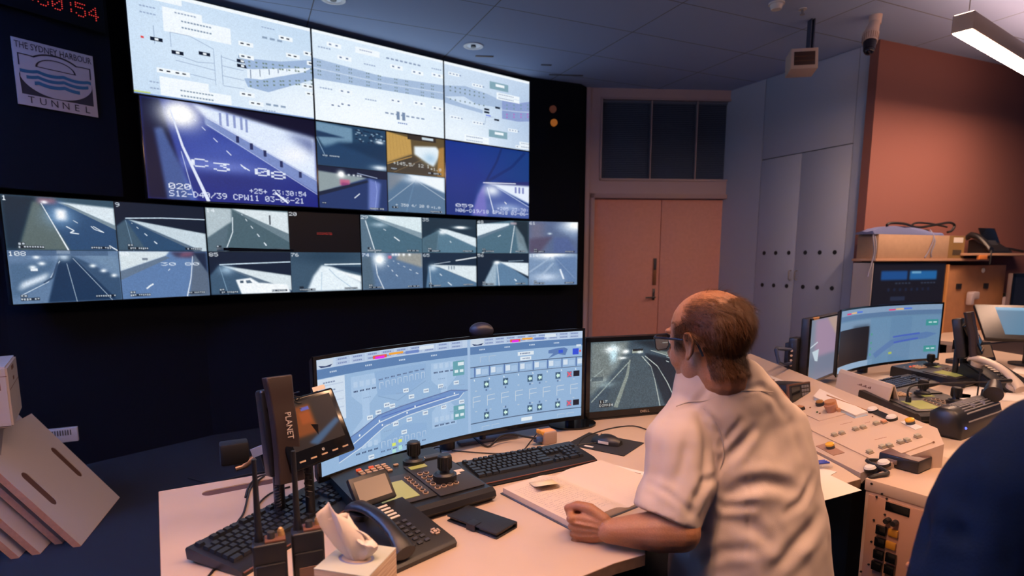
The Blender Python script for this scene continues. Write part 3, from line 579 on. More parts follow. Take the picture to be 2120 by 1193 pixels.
def t56(c):
    c.rect(0, 0, 1, 1, (16, 36, 56)); c.poly([(.34, .26), (.5, .28), (1, .8), (1, 1), (.1, 1)], (92, 126, 158), soft=.01); c.poly([(.42, .26), (1, .3), (1, .72)], (224, 236, 244), soft=.008); c.poly([(.32, .28), (.1, 1), (.36, 1), (.38, .3)], (170, 190, 205), .8, soft=.02); c.glow(.38, .28, .06, .05, (245, 250, 254), 1.2); c.line([(.38, .3), (.42, 1)], .016, (226, 238, 248)); c.line([(.72, .8), (.76, .86)], .03, WH); c.line([(.6, .24), (.9, .22)], .014, (170, 195, 215)); tcap(c, '56')
def t114(c):
    c.rect(0, 0, 1, 1, (120, 146, 180)); c.glow(.45, .05, .35, .12, (240, 247, 253), 1.2); c.poly([(.5, .1), (1, .1), (1, 1), (.8, 1)], (96, 124, 166), .9, soft=.03); c.glow(.35, .75, .25, .12, (205, 220, 240), .9); c.line([(.0, .6), (.45, .12)], .05, (158, 180, 206), .8); c.line([(.1, .95), (.5, .3)], .06, (170, 190, 214), .6); c.line([(.64, .5), (.72, .82)], .05, (225, 235, 248)); c.line([(.55, .15), (.95, .8)], .01, (150, 172, 200)); tcap(c, '114')
def tiles4(w, h, fs):
    c = Cv(w, h)
    for k, f in enumerate(fs):
        i, j = k % 2, k//2; f(c.sub(i*.5+.002*i, j*.5+.002*j, i*.5+.499, j*.5+.499))
    return c
Z0, Z1, Z2 = 1.80, 2.477, 3.160
G1 = 'large displays of the upper video wall'
display('wall_display', 'wall display with a pale tunnel diagram, top left of the video wall', ul(T3[0]), ul(T3[1]), Z1, Z2, sch1(), group=G1)
display('wall_display', 'wall display with one sloping grey band, top middle of the video wall', ul(T3[1]), ul(T3[2]), Z1, Z2, sch2(), group=G1)
display('wall_display', 'large wall display with a pale diagram ending in a blue-grey bent block, top right', ul(T3[2]), ul(T3[3]), Z1, Z2, sch3(), group=G1)
display('wall_display', 'large blue wall display showing the tunnel road marked C3 108', ul(T3[0]+.008), ul(T3[1]), Z0, Z1, f_big_left(), group=G1)
display('wall_display', 'wall display split into four camera pictures, one of them orange-walled', ul(T3[1]), ul(T3[2]), Z0, Z1, f_quad(), group=G1)
display('wall_display', 'deep blue wall display captioned 059 with a bright tunnel wall at right', ul(T3[2]), ul(T3[3]), Z0, Z1, f_right(), group=G1)
LC = [(-2.97, 3.50), (-2.25, 4.41), (-1.30, 5.14), (-.344, 5.84), (.69, 6.24)]
G2 = 'lower row of four-picture displays'
display('wall_display', 'four-picture wall display numbered 1, 9, 108 and 90, leftmost of the lower row', LC[0], LC[1], 1.123, 1.773, tiles4(520, 300, (t1, t9, t108, t90)), group=G2, bz=.004)
display('wall_display', 'four-picture wall display numbered 14, 20, 85 and 76 with one black picture', LC[1], LC[2], 1.123, 1.773, tiles4(420, 260, (t14, t20, t85, t76)), group=G2, bz=.004)
display('wall_display', 'four-picture wall display numbered 29, 35, 74 and 65 in the lower row', LC[2], LC[3], 1.123, 1.773, tiles4(340, 230, (t29, t35, t74, t65)), group=G2, bz=.004)
display('wall_display', 'four-picture wall display at the right end of the lower row, nearest the door', LC[3], LC[4], 1.123, 1.773, tiles4(300, 210, (t48, t61, t56, t114)), group=G2, bz=.004)
# clock and sign on the black cladding
CW = azv(33); CN = Vector((CW.y, -CW.x, 0)); LPp = p0
def lw(x, y, off=0): return onwall(x, y, LPp, 33, off)
o = lw(20, 235, .004); TLc, TRc = lw(22, 75, .012), lw(187, 115, .012); SGW = (TRc-TLc).dot(CW); zt, zb = (TLc.z+TRc.z)/2, (lw(200, 245).z+lw(42, 215).z)/2
MS = frame3((TLc.x, TLc.y, zb), CW, (0, 0, 1)); SH = zt-zb; SGW *= 1.03
sg = thing('tunnel_sign', (TLc.x, TLc.y, zb), 'square white sign with waves and arch reading THE SYDNEY HARBOUR TUNNEL', 'sign')
PLT = mat('sign_plate', S(196, 190, 200), .5); SIB = mat('sign_black', (.01, .012, .03), .5); SIT = mat('sign_teal', S(40, 110, 150), .5)
bb = B(MS); bb.box(0, SGW, 0, SH, -.008, 0, .001); child('plate', bb, PLT, sg)
def sp(name, loops, m, d=.0012): flat2d(name, [[(x*SGW, y*SH) for x, y in L] for L in loops], d, MS @ Matrix.Translation((0, 0, d)), m, sg)
def arc(cx, cy, rx, ry, a0, a1, n=24): return [(cx+rx*math.cos(math.radians(a0+(a1-a0)*k/n)), cy+ry*math.sin(math.radians(a0+(a1-a0)*k/n))) for k in range(n+1)]
sp('lower_field', [[(.06, .50)]+arc(.5, .52, .46, .34, 183, 357)[1:-1]+[(.95, .50), (.95, .17), (.06, .17)]], SIB)
def band(y0, t, x0, x1, amp=.03, n=3):
    top = []; bot = []
    for k in range(40):
        x = x0+(x1-x0)*k/39; ph = (x*n*1.05+.15) % 1; w = amp*(4*(ph-.5)**2)
        top.append((x, y0+w)); bot.append((x, y0+w-t))
    return top+bot[::-1]
sp('wave', [band(.545, .05, .06, .94)], SIT); sp('wave', [band(.46, .05, .13, .90)], SIT); sp('wave', [band(.375, .055, .22, .78)], SIT)
def arch(r1, r2): return arc(.5, .60, .34+r1, .20+r1, 0, 180)+arc(.5, .60, .34+r2, .20+r2, 180, 0)
sp('arch', [[(.05, .6), (.05, .78), (.17, .78)]+arc(.5, .62, .35, .24, 140, 40)+[(.83, .78), (.95, .78), (.95, .6), (.935, .6), (.935, .765), (.82, .765)]+arc(.5, .61, .335, .225, 40, 140)+[(.18, .765), (.065, .765), (.065, .6)]], SIB)
sp('arch', [arc(.5, .62, .25, .16, 180, 0), arc(.5, .632, .225, .135, 180, 0)], SIB)
text('lettering', 'THE SYDNEY HARBOUR', SH*.14, MS @ Matrix.Translation((SGW*.5, SH*.86, .001)), SIB, sg, align='CENTER', sx=.70)
for ch, x in zip('TUNNEL', (.16, .3, .44, .58, .72, .86)): text('lettering', ch, SH*.15, MS @ Matrix.Translation((SGW*x, SH*.045, .001)), SIB, sg, align='CENTER')
# LED clock
ck = thing('led_clock', lw(100, 30), 'black wall clock with red dot-matrix digits ending 30:54', 'clock')
PL = lw(195, 40, .03); sc_ = .0095; Mk = frame3((PL.x, PL.y, PL.z-.005), CW, (0, 0, 1))
bb = B(Mk); bb.box(-.85, .06, -.06, .26, -.03, .0, .004); child('casing', bb, BWALL, ck)
LEDR = emit('red_led', S(225, 60, 55), .9)
for ch, x0 in (('2', -.78), ('3', -.66), (':', -.56), ('3', -.47), ('0', -.345), (':', -.235), ('5', -.145), ('4', -.02)):
    pass
cx_ = -.475
for ch in '23:30:54':
    g = FONT[ch]; bb = B(Mk)
    for r in range(7):
        v = int(g[2*r:2*r+2], 16)
        for q in range(5):
            if v >> (4-q) & 1: bb.cyl((cx_+q*sc_*1.25, (6-r)*sc_*1.25, -.001), (cx_+q*sc_*1.25, (6-r)*sc_*1.25, .003), .0032, seg=8)
    if ch != ':' or True: child('digit', bb, LEDR, ck)
    cx_ += .070 if ch != ':' else .050
    if ch != ':': pass
# indicator lamps on the black wall right of the displays
for (x, y, c_, s_, lb) in ((1145, 226, S(70, 36, 26), 1, 'dim brown round indicator lamp on the black wall, upper of two'), (1147, 254, S(150, 84, 30), 1, 'amber round indicator lamp on the black wall, lower of two')):
    q = onwall(x, y, (.72, 6.47), 66.5, .01); n = Vector((math.cos(math.radians(66.5)), -math.sin(math.radians(66.5)), 0))
    bb = B(); bb.cyl(q-n*.02, q+n*.012, .038, .034, 24); single('indicator_lamp', bb, emit('lamp_'+str(x)+'_glow', c_, .8), lb, 'indicator lamp', 'indicator lamps beside the video wall')
# ================================================================ MAIN DESK
D = .72
UP = Vector((0, 0, 1))
def fr(loc, az, tilt=0):
    """frame with local x along az, local y 90 degrees to its left (away), z up; tilt raises the far edge"""
    x = azv(az); return frame3(loc, x, UP.cross(x)) @ Matrix.Rotation(math.radians(tilt), 4, 'X')
def FR(px, py, z, az, tilt=0): return fr(atz(px, py, z), az, tilt)
desk = thing('control_desk', (.1, 1.9, 0), 'long beige laminate control desk under the curved monitor', 'desk')
b0 = Vector((-1.04, 1.655)); bd = Vector((math.sin(math.radians(60)), math.cos(math.radians(60))))
be = b0+bd*2.36
dxy = lambda *p: tuple(atz(*p, D))[:2]
outl = [(-1.04, 1.655), dxy(334, 1193), (dxy(334, 1193)[0]+.18, .78), (-.10, .78), dxy(1206, 1193), dxy(1272, 1166), dxy(1335, 1148), (.35, 1.46), (.40, 1.64), (.52, 1.74), (.68, 1.77), (.80, 1.72), (.86, 1.62), dxy(1700, 1030), dxy(1715, 1010), dxy(1782, 992), (1.085, 1.85), (1.06, 2.10), (1.06, 3.42), (be.x, be.y)]
s1_, s2_ = atz(510, 1006, D), atz(1290, 892, D)
flat2d('worktop', [outl, pill(s1_.x, s1_.y, .24, .046, math.radians(33))], .028, Matrix.Translation((0, 0, D)), [DESK], desk)
bb = B(); 
for k in range(len(outl)):
    p, q = Vector((*outl[k], 0)), Vector((*outl[(k+1) % len(outl)], 0)); d = (q-p).normalized(); n = Vector((d.y, -d.x, 0))*.0012
    if (p-q).length > .05: bb.hexa([p-n+Vector((0, 0, D-.0275)), q-n+Vector((0, 0, D-.0275)), q+n+Vector((0, 0, D-.0275)), p+n+Vector((0, 0, D-.0275))], [p-n+Vector((0, 0, D-.0006)), q-n+Vector((0, 0, D-.0006)), q+n+Vector((0, 0, D-.0006)), p+n+Vector((0, 0, D-.0006))])
child('edge_band', bb, DEDGE, desk)
bb = B(); bb.prism(pill(s1_.x, s1_.y, .2385, .0445, math.radians(33)), D-.027, D-.0025); child('slot_shade', bb, mat('slot_brown', (.10, .045, .03), .8), desk)  # dark block fills the open slot, standing in for its shade
for x, y in ((-.84, 1.5), (-.55, .88), (.9, 1.75), (.75, 2.5), (-.1, 2.0)):
    bb = B(); bb.box(x-.03, x+.03, y-.03, y+.03, 0, D-.03, .004); child('leg', bb, DGR, desk)
# ---------------- curved ultrawide monitor
UL, UM, UR = Vector((-.541, 1.600, 0)), Vector((-.167, 1.998, 0)), Vector((.273, 2.266, 0))
def mono_curve(Lp, Rp, sag):
    ch = Rp-Lp; c = ch.length; d = ch.normalized(); n = Vector((-d.y, d.x, 0)); R_ = (c*c/4+sag*sag)/(2*sag); th = math.asin(c/2/R_); cen = (Lp+Rp)/2+n*(sag-R_)
    # centre lies on the viewer side, so the screen is concave
    def f(u, off=0.):
        a = -th+2*th*u; return cen+(d*math.sin(a)+n*math.cos(a))*(R_+off)
    return f, d, n
def curved_monitor(name, label, Lp, Rp, sag, z0, z1, cv, base=True, bz=.010, deep=.03):
    f, d, n = mono_curve(Lp, Rp, sag); t = thing(name, ((Lp+Rp)/2).to_2d().to_3d()+Vector((0, 0, D)), label, 'monitor', 'curved monitors')
    N = 24; ext = bz/((Rp-Lp).length)
    rings = []
    for i in range(N+1):
        u = -ext+(1+2*ext)*i/N; taper = 1-.55*abs(2*i/N-1)**3
        a = f(u, .002); b2 = f(u, .002+deep*taper)
        rings.append([a+UP*(z0-bz-.004), a+UP*(z1+bz), b2+UP*(z1+bz-.012), b2+UP*(z0-bz+.012)])
    bb = B(); bb.loft(rings); child('casing', bb, BLK, t)
    bb = B()
    for zz0, zz1 in ((z0-bz-.005, z0), (z1, z1+bz)):
        bb.loft([[f(-ext+(1+2*ext)*i/N, -.003)+UP*zz0, f(-ext+(1+2*ext)*i/N, -.003)+UP*zz1, f(-ext+(1+2*ext)*i/N, .004)+UP*zz1, f(-ext+(1+2*ext)*i/N, .004)+UP*zz0] for i in range(N+1)])
    for u0, u1 in ((-ext, 0), (1, 1+ext)):
        bb.loft([[f(u, -.003)+UP*z0, f(u, -.003)+UP*z1, f(u, .004)+UP*z1, f(u, .004)+UP*z0] for u in (u0, u1)])
    child('bezel', bb, BLG, t)
    def g(u, v):
        ch = np.array(Rp-Lp); c = np.linalg.norm(ch); dd = np.array(d); nn = np.array(n); R_ = (c*c/4+sag*sag)/(2*sag); th = math.asin(c/2/R_); cen = np.array((Lp+Rp)/2)+nn*(sag-R_)
        a = -th+2*th*u; P = cen+(dd*np.sin(a)[:, None]+nn*np.cos(a)[:, None])*R_; P[:, 2] = z1+(z0-z1)*v; return P
    child('screen', screen_mesh('screen', cv, g), SCR2, t, sm=False)
    m = f(.5, .02); MF = frame3((m.x, m.y, D), d, n)
    if base:
        bb = B(MF); bb.cyl((0, .06, .0), (0, .05, z1-D-.12), .028, .02, 20); bb.box(-.05, .05, .0, .06, z0-D+.08, z0-D+.2, .008); child('stand_column', bb, BLK, t)
        bb = B(MF)
        for s in (-1, 1):
            bb.hexa([(0, .09, 0), (0, .03, 0), (s*.30, -.215, 0), (s*.30, -.18, 0)] if s > 0 else [(s*.30, -.18, 0), (s*.30, -.215, 0), (0, .03, 0), (0, .09, 0)], [(0, .09, .022), (0, .03, .022), (s*.30, -.215, .014), (s*.30, -.18, .014)] if s > 0 else [(s*.30, -.18, .014), (s*.30, -.215, .014), (0, .03, .022), (0, .09, .022)])
        bmesh.ops.transform(bb.bm, matrix=MF, verts=bb.bm.verts); child('stand_foot', bb, BLG, t)
    return t, f, MF
UBG = (156, 190, 226)
def uw_canvas():
    c = Cv(900, 285, UBG); c.glow(.5, .6, .4, .5, (148, 184, 222), .7)
    for x0, x1 in ((0, .535), (.545, 1)):
        c.rect(x0, 0, x1, .085, (196, 216, 240)); c.rect(x0, .085, x1, .165, (92, 132, 182))
        W_ = x1-x0
        for k in range(9):
            for y in (.01, .045):
                xx = x0+W_*(.12+.095*k); c.rect(xx, y, xx+W_*.085, y+.03, (182, 202, 232)); specks(c, xx+.006, y+.009, 5, .006, .0045, .012, (120, 140, 190))
        c.rect(x0+W_*.35, .045, x0+W_*.44, .075, (232, 96, 70)); c.rect(x0+W_*.365, .055, x0+W_*.425, .078, (240, 40, 240)); c.rect(x0+W_*.455, .04, x0+W_*.55, .06, (250, 170, 60)); c.rect(x0+W_*.565, .045, x0+W_*.655, .072, (110, 140, 205)); c.rect(x0+W_*.66, .015, x0+W_*.76, .05, (225, 238, 250))
        c.rect(x0+.005, .012, x0+.055, .075, (206, 220, 236)); c.poly([(x0+.008, .055), (x0+.03, .066), (x0+.053, .055), (x0+.045, .075), (x0+.016, .075)], (20, 50, 100))
        for k in range(4): specks(c, x0+W_*(.08+.22*k), .115, 4, .006, .004, .014, (210, 225, 242))
    c.rect(.535, 0, .545, 1, (168, 198, 232))
    # left half: network diagram
    c.rect(.0, .17, .09, .55, (214, 230, 247)); 
    for y in (.2, .27, .34, .41): c.line([(.012, y+.03), (.085, y+.03)], .008, (190, 208, 232)); specks(c, .02, y, 5, .008, .006, .012, (120, 140, 175))
    for x in (.115, .40):
        for y0, s in ((.2, 1), (.86, -1)):
            P = [(x-.005, y0), (x+.09, y0), (x+.09, y0+s*.17), (x+.055, y0+s*.27), (x+.055, y0+s*.6), (x+.03, y0+s*.6), (x+.03, y0+s*.27), (x-.005, y0+s*.17)]
            c.poly(P, (176, 206, 238), .7)
    c.poly([(.19, .19), (.375, .19), (.375, .33), (.31, .45), (.2, .42)], (146, 182, 222)); c.line([(.2, .42), (.27, .5), (.375, .36)], .006, (130, 165, 205))
    c.poly([(.2, .86), (.29, .74), (.375, .78), (.375, .9), (.2, .98)], (146, 182, 222))
    for k in range(8): specks(c, .205+.0215*k, .265-.004*k, 3, .005, .0035, .012, (80, 100, 140)); c.line([(.208+.0215*k, .36-.004*k), (.208+.0215*k, .3-.004*k), (.22+.0215*k, .3-.004*k), (.22+.0215*k, .33)], .005, (205, 222, 240))
    for k in range(8): c.line([(.208+.0215*k, .92), (.208+.0215*k, .86), (.22+.0215*k, .86), (.22+.0215*k, .9)], .005, (205, 222, 240)); specks(c, .205+.0215*k, .945, 3, .005, .0035, .012, (80, 100, 140))
    for k in range(4):
        for xx, y in ((.118, .33), (.405, .29), (.118, .9), (.405, .83)): specks(c, xx+.021*k, y, 3, .005, .0035, .014, (40, 60, 100)); c.rect(xx+.021*k, y-.08, xx+.014+.021*k, y-.03, (186, 212, 240))
    c.rect(.245, .9, .258, .93, (226, 238, 110)); c.rect(.268, .88, .281, .91, (226, 238, 110)); c.rect(.245, .96, .258, .995, (180, 232, 225)); c.rect(.268, .94, .281, .985, (180, 232, 225))
    A_ = [(.06, .78), (.13, .7), (.2, .60), (.28, .565), (.42, .52), (.47, .5), (.5, .515), (.535, .53)]; B_ = [(.52, .545), (.5, .6), (.42, .63), (.3, .67), (.22, .72), (.14, .85), (.06, .93)]
    c.poly(A_+B_, (112, 150, 206)); c.line(A_, .008, (90, 110, 160)); c.line(B_, .008, (225, 236, 246)); c.line([(.07, .86), (.2, .67), (.3, .62), (.45, .57), (.5, .555)], .009, (225, 236, 246)); c.line([(.21, .625), (.45, .56)], .006, (70, 100, 190))
    for x, y in ((.13, .73), (.2, .645), (.33, .585), (.48, .53), (.21, .69), (.3, .63)): c.rect(x, y, x+.005, y+.018, (240, 248, 253))
    for x, y in ((.16, .58), (.22, .5), (.24, .52), (.29, .4), (.31, .47), (.365, .44), (.42, .42), (.48, .41), (.25, .7), (.3, .69), (.36, .66), (.43, .64), (.5, .62), (.16, .95), (.28, .8), (.19, .55)):
        c.rect(x, y, x+.02, y+.04, (228, 240, 250)); specks(c, x+.004, y+.014, 3, .005, .003, .012, (90, 110, 150))
    for y in (.2, .66):
        c.rect(.478, y+.01, .522, y+.16, (104, 168, 182)); c.rect(.497, y+.025, .52, y+.06, (228, 242, 248)); c.rect(.484, y+.1, .498, y+.13, (228, 242, 248)); c.rect(.504, y+.1, .518, y+.13, (228, 242, 248))
    for k in range(14): x, y = .12+.38*rng.rand(), .35+.5*rng.rand(); specks(c, x, y, 4, .007, .005, .008, (140, 170, 208))
    # right half: lane control
    c.line([(.545, .3), (1, .3)], .008, (60, 80, 110)); c.line([(.545, .41), (1, .41)], .007, (80, 100, 130)); c.line([(.545, .9), (1, .9)], .008, (60, 80, 110)); c.rect(.545, .42, 1, .89, (148, 184, 222), .6)
    for k in range(8):
        x = .56+.059*k; c.rect(x, .305, x+.005, .405, (86, 122, 180)); c.rect(x+.008, .32, x+.026, .38, (220, 234, 248)); c.rect(x+.03, .33, x+.054, .39, (172, 202, 234)); c.line([(x+.0, .43), (x+.002, .45)], .012, (225, 238, 248))
    for k in range(8): x = .555+.057*k; c.line([(x, .73), (x, .62), (x+.03, .615)], .006, (216, 226, 234)); c.line([(x, .67), (x+.03, .665)], .006, (216, 226, 234)); c.rect(x+.008, .55, x+.016, .56, (190, 208, 225)); c.rect(x+.008, .77, x+.016, .78, (190, 208, 225))
    for x in (.598, .675, .775, .815, .89):
        for y in (.46, .8):
            c.rect(x, y, x+.021, y+.075, (62, 98, 128)); c.poly([(x+.003, y+.037), (x+.011, y+.008), (x+.011, y+.024), (x+.018, y+.024), (x+.018, y+.052), (x+.011, y+.052), (x+.011, y+.068)], (214, 250, 236)); c.rect(x+.007, y+(.09 if y < .6 else -.035), x+.013, y+(.11 if y < .6 else -.012), (90, 120, 165))
    for y in (.46, .8):
        c.rect(.938, y, .958, y+.07, (108, 130, 168)); c.line([(.94, y+.008), (.956, y+.062)], .012, (255, 90, 110)); c.line([(.956, y+.008), (.94, y+.062)], .012, (255, 90, 110)); c.rect(.965, y, .99, y+.065, (8, 22, 42))
    c.rect(.735, .19, .8, .23, (230, 241, 250)); c.rect(.745, .245, .79, .285, (230, 241, 250)); c.rect(.75, .93, .795, .97, (236, 245, 252)); specks(c, .745, .202, 7, .006, .004, .014, (90, 110, 150)); specks(c, .755, .26, 5, .006, .004, .012, (120, 140, 175))
    c.poly([(.86, .2), (.89, .185), (.925, .18), (.94, .2), (.93, .27), (.9, .25), (.86, .29), (.88, .24), (.86, .235)], (92, 128, 184)); c.rect(.902, .205, .92, .24, (50, 90, 220)); c.rect(.96, .2, .985, .27, (48, 82, 220)); c.rect(.988, .22, .994, .245, (240, 90, 70)); c.rect(.975, .155, .995, .18, (225, 236, 248))
    for x in (.585, .62): c.line([(x, .26), (x, .2), (x+.026, .2)], .005, (190, 205, 222))
    for x in (.59, .63, .9, .94): c.line([(x, .98), (x, .95), (x+.03, .95)], .005, (196, 212, 228))
    c.grain(.015); return c
uw, uwf, UWM = curved_monitor('curved_monitor', 'very wide curved monitor with pale blue tunnel diagrams on the main desk', UL, UR, .078, .785, 1.122, uw_canvas())
# second-row flat monitor
def flat_monitor(name, label, P, az, W, H, z0, cv, bz=.018, bot=.028, depth=.045, group=None, baseplate=True, smat=None, tilt=0):
    M = fr((P[0], P[1], z0), az, tilt); t = thing(name, (P[0], P[1], z0), label, 'monitor', group)
    bb = B(M); bb.box(0, W, .002, depth, 0, H, .006); child('casing', bb, BLK, t)
    bb = B(M); bb.box(0, W, -.004, .004, 0, bot); bb.box(0, W, -.004, .004, H-bz, H); bb.box(0, bz, -.004, .004, 0, H); bb.box(W-bz, W, -.004, .004, 0, H); child('bezel', bb, BLG, t)
    q = lambda x, z: M @ Vector((x, .0005, z))
    child('screen', screen_mesh('screen', cv, quad(q(bz, H-bz), q(W-bz, H-bz), q(bz, bot), q(W-bz, bot))), smat or SCR, t, sm=False)
    return t, M
def dell_canvas():
    c = Cv(300, 200, (58, 78, 92)); c.poly([(0, 0), (.35, 0), (.3, .3), (0, .8)], (112, 124, 124), soft=.02); c.poly([(.35, 0), (1, 0), (1, .4)], (18, 34, 44), soft=.02); c.poly([(.3, .22), (.5, .22), (.72, 1), (.12, 1)], (66, 84, 94), soft=.01); c.poly([(.5, .2), (1, .4), (1, 1), (.72, 1)], (16, 34, 48), soft=.01)
    c.glow(.2, .12, .06, .05, (240, 248, 250), 1.4); c.glow(.21, .2, .035, .12, (200, 235, 250), 1); c.glow(.32, .16, .03, .03, (245, 250, 250), 1.2); c.glow(.29, .25, .04, .02, (240, 245, 245), 1)
    c.rect(.38, .14, .48, .19, (150, 160, 150)); c.rect(.385, .13, .48, .16, (14, 24, 30)); c.glow(.45, .18, .02, .02, (240, 250, 250), 1)
    c.line([(.36, .28), (.34, .5), (.24, .96)], .022, (132, 144, 138), w2=.06); c.line([(.36, .3), (.02, .86)], .014, (150, 164, 160)); c.line([(.47, .24), (.56, .4), (.6, .6), (.66, 1)], .012, (176, 186, 180)); c.line([(.5, .24), (.62, .4), (.72, .65), (.82, .97)], .012, (186, 196, 190)); c.poly([(.56, .16), (.74, .2), (1, .42), (1, .48), (.72, .26)], (110, 122, 118), soft=.006); c.line([(.55, .16), (.76, .28), (1, .46)], .008, (196, 204, 200)); c.line([(.66, .06), (.85, .055)], .01, (120, 140, 140)); c.line([(.7, .27), (1, .45)], .006, (190, 200, 200))
    c.poly([(.56, .4), (.64, .45), (.78, .97), (.7, .97)], (26, 44, 56), .8, soft=.01); c.line([(.7, .33), (.73, .35)], .01, (190, 200, 200)); c.line([(.8, .47), (.84, .45)], .012, (170, 180, 180)); c.line([(.83, .62), (.87, .61)], .012, (225, 235, 235)); c.glow(.1, .55, .06, .03, (170, 186, 186), .8); c.glow(.14, .62, .08, .04, (150, 172, 176), .8); c.line([(0, .55), (.12, .4)], .012, (150, 165, 165)); c.rect(.02, .5, .12, .56, (60, 76, 86), .7)
    c.rect(.09, .84, .135, .885, (8, 14, 20)); c.rect(.09, .89, .2, .945, (8, 14, 20)); c.txt(.095, .845, .035, '117', (230, 235, 232), .9); c.txt(.095, .9, .035, 'DOMAIN', (230, 235, 232), .75); c.grain(.08); c.grain(.05, 3); return c
DL = Vector((.309, 2.42, .745))
dell, MD = flat_monitor('flat_monitor', 'flat black monitor with a dark motorway picture behind the seated man', DL, 71.5, .56, .345, .727, dell_canvas())
text('maker_name', 'DELL', .014, MD @ Matrix(((1, 0, 0, .285), (0, 0, -1, -.0042), (0, 1, 0, .008), (0, 0, 0, 1))), mat('logo_silver', (.45, .38, .34), .4), dell, sx=1.5, align='CENTER')
bb = B(MD); bb.box(.22, .34, .045, .07, -.0, .22, .006); bb.box(.0, .56, -.01, .05, -.006, -.001); child('stand_column', bb, BLK, dell)
pb = atz(1172, 886, D)
bb = B(fr((pb.x+.03, pb.y+.04, D), 71.5)); bb.loft([[(.10*math.cos(a), .075*math.sin(a), z) for a in [2*math.pi*k/32 for k in range(32)]] for z in (0, .008)]); bb.cyl((0, .03, .005), (0, .03, .1), .02)
single('monitor_foot', bb, BLG, 'round black stand foot on the desk beneath the right end of the curved monitor', 'stand')
# webcam like round thing behind the curved monitor
bb = B(); q = uwf(.62, .05); q.z = 1.142; bb.sph(q, .034, (1.3, .8, .9)); bb.cyl(q-UP*.02+Vector((0, .02, 0)), Vector((q.x, q.y+.02, D)), .012)
single('round_device', bb, mat('navy_plastic', (.02, .025, .05), .4), 'dark rounded webcam-like object just above the curved monitor', 'lamp')
# ---------------- keyboards
def keyboard(M, label, L=.45, W=.15, group='keyboards on the desks', front_stripe=True):
    t = thing('keyboard', M.translation, label, 'keyboard', group)
    bb = B(M); pr = [(-W/2-.012, .002), (-W/2-.008, .012), (-W/2+.01, .018), (W/2, .032), (W/2+.004, .026), (W/2, .004)]
    bb.loft([[(x, y, z) for y, z in pr] for x in (-L/2, -L/2+.004, L/2-.004, L/2)]); bb.box(-L/2+.02, L/2-.02, -W/2, W/2, 0, .01); child('case', bb, BLK, t)
    if front_stripe: bb = B(M); bb.box(-L/2+.004, L/2-.004, -W/2-.011, -W/2-.007, .0105, .0125); child('trim_line', bb, mat('copper_line', (.25, .09, .05), .35, .5), t)
    sl = math.atan2(.014, W-.01); u = .0187; x0 = -L/2+.012; y0 = W/2-.016
    rows = [(0, [(0, 1)]+[(2+k+(k//4)*.5, 1) for k in range(12)]+[(15.25, 1)]), (1.35, [(k, 1) for k in range(13)]+[(13, 2)]+[(15.25+k, 1) for k in range(3)]+[(18.5+k, 1) for k in range(4)]),
            (2.35, [(0, 1.5)]+[(1.5+k, 1) for k in range(12)]+[(13.5, 1.5)]+[(15.25+k, 1) for k in range(3)]+[(18.5+k, 1) for k in range(3)]),
            (3.35, [(0, 1.75)]+[(1.75+k, 1) for k in range(11)]+[(12.75, 2.25)]+[(18.5+k, 1) for k in range(3)]),
            (4.35, [(0, 2.25)]+[(2.25+k, 1) for k in range(10)]+[(12.25, 2.75)]+[(16.25, 1)]+[(18.5+k, 1) for k in range(3)]),
            (5.35, [(0, 1.5), (1.5, 1.25), (2.75, 1.25), (4, 6), (10, 1.25), (11.25, 1.25), (12.5, 2.5)]+[(15.25+k, 1) for k in range(3)]+[(18.5, 2), (20.5, 1)])]
    meshes = {}; n = 0; sx = (L-.024)/(22.5*u)
    for r, ks in rows:
        for x, w in ks:
            if n >= 100: break
            if w not in meshes:
                b2 = B(); hw = w*u*sx/2-.0012; b2.hexa([(-hw, -.0083, 0), (hw, -.0083, 0), (hw, .0083, 0), (-hw, .0083, 0)], [(-hw+.0022, -.0058, .0075), (hw-.0022, -.0058, .0075), (hw-.0022, .0072, .0075), (-hw+.0022, .0072, .0075)])
                me = bpy.data.meshes.new('key'); bmesh.ops.recalc_face_normals(b2.bm, faces=b2.bm.faces); b2.bm.to_mesh(me); b2.bm.free(); me.materials.append(KEYM); meshes[w] = me
            o = bpy.data.objects.new('key', meshes[w]); C.objects.link(o); o.parent = t; o.matrix_parent_inverse = PW[t].inverted(); PW[o] = Matrix()
            y = y0-r*.0192; o.matrix_basis = M @ Matrix.Translation((x0+(x+w/2)*u*sx, y, .018+(y+W/2)*math.tan(sl))) @ Matrix.Rotation(sl, 4, 'X'); n += 1
    return t
# frame with x along the long side as its user sees it, y away from the user
kbL = keyboard(fr((-.575, 1.425, D+.002), 14+8, 3), 'black keyboard at the left end of the main desk behind two radios', .455, .155)
kbR = keyboard(fr((.052, 1.855, D+.002), 60), 'black keyboard in front of the curved monitor between joystick unit and mouse mat', .44, .15)
# ---------------- joystick controller
MJ = fr((-.255, 1.655, D), 53.5)
jc = thing('camera_controller', MJ.translation, 'black camera control keyboard with two joysticks and green displays', 'control panel')
pr = [(-.175, .006), (-.185, .018), (-.18, .032), (-.165, .040), (-.15, .036), (.19, .062), (.195, .05), (.195, .0), (-.16, 0)]
bb = B(MJ); bb.loft([[(x, y, z) for y, z in pr] for x in (-.235, -.232, .123, .126)]); child('body', bb, BLK, jc)
JS = math.atan2(.024, .32)
MJt = MJ @ Matrix.Translation((0, -.15, .0365)) @ Matrix.Rotation(JS, 4, 'X')   # top face frame, y from palm rest to rear
PLA = mat('panel_grey', (.035, .034, .038), .5)
bb = B(MJt); bb.box(-.21, -.032, .02, .19, 0, .004, .002); child('display_module', bb, PLA, jc)
bb = B(MJt); bb.box(-.028, .118, .01, .235, 0, .004, .002); child('keypad_module', bb, PLA, jc)
bb = B(MJt); bb.box(-.18, -.075, .04, .15, .004, .0055); child('large_display', bb, LCD, jc)
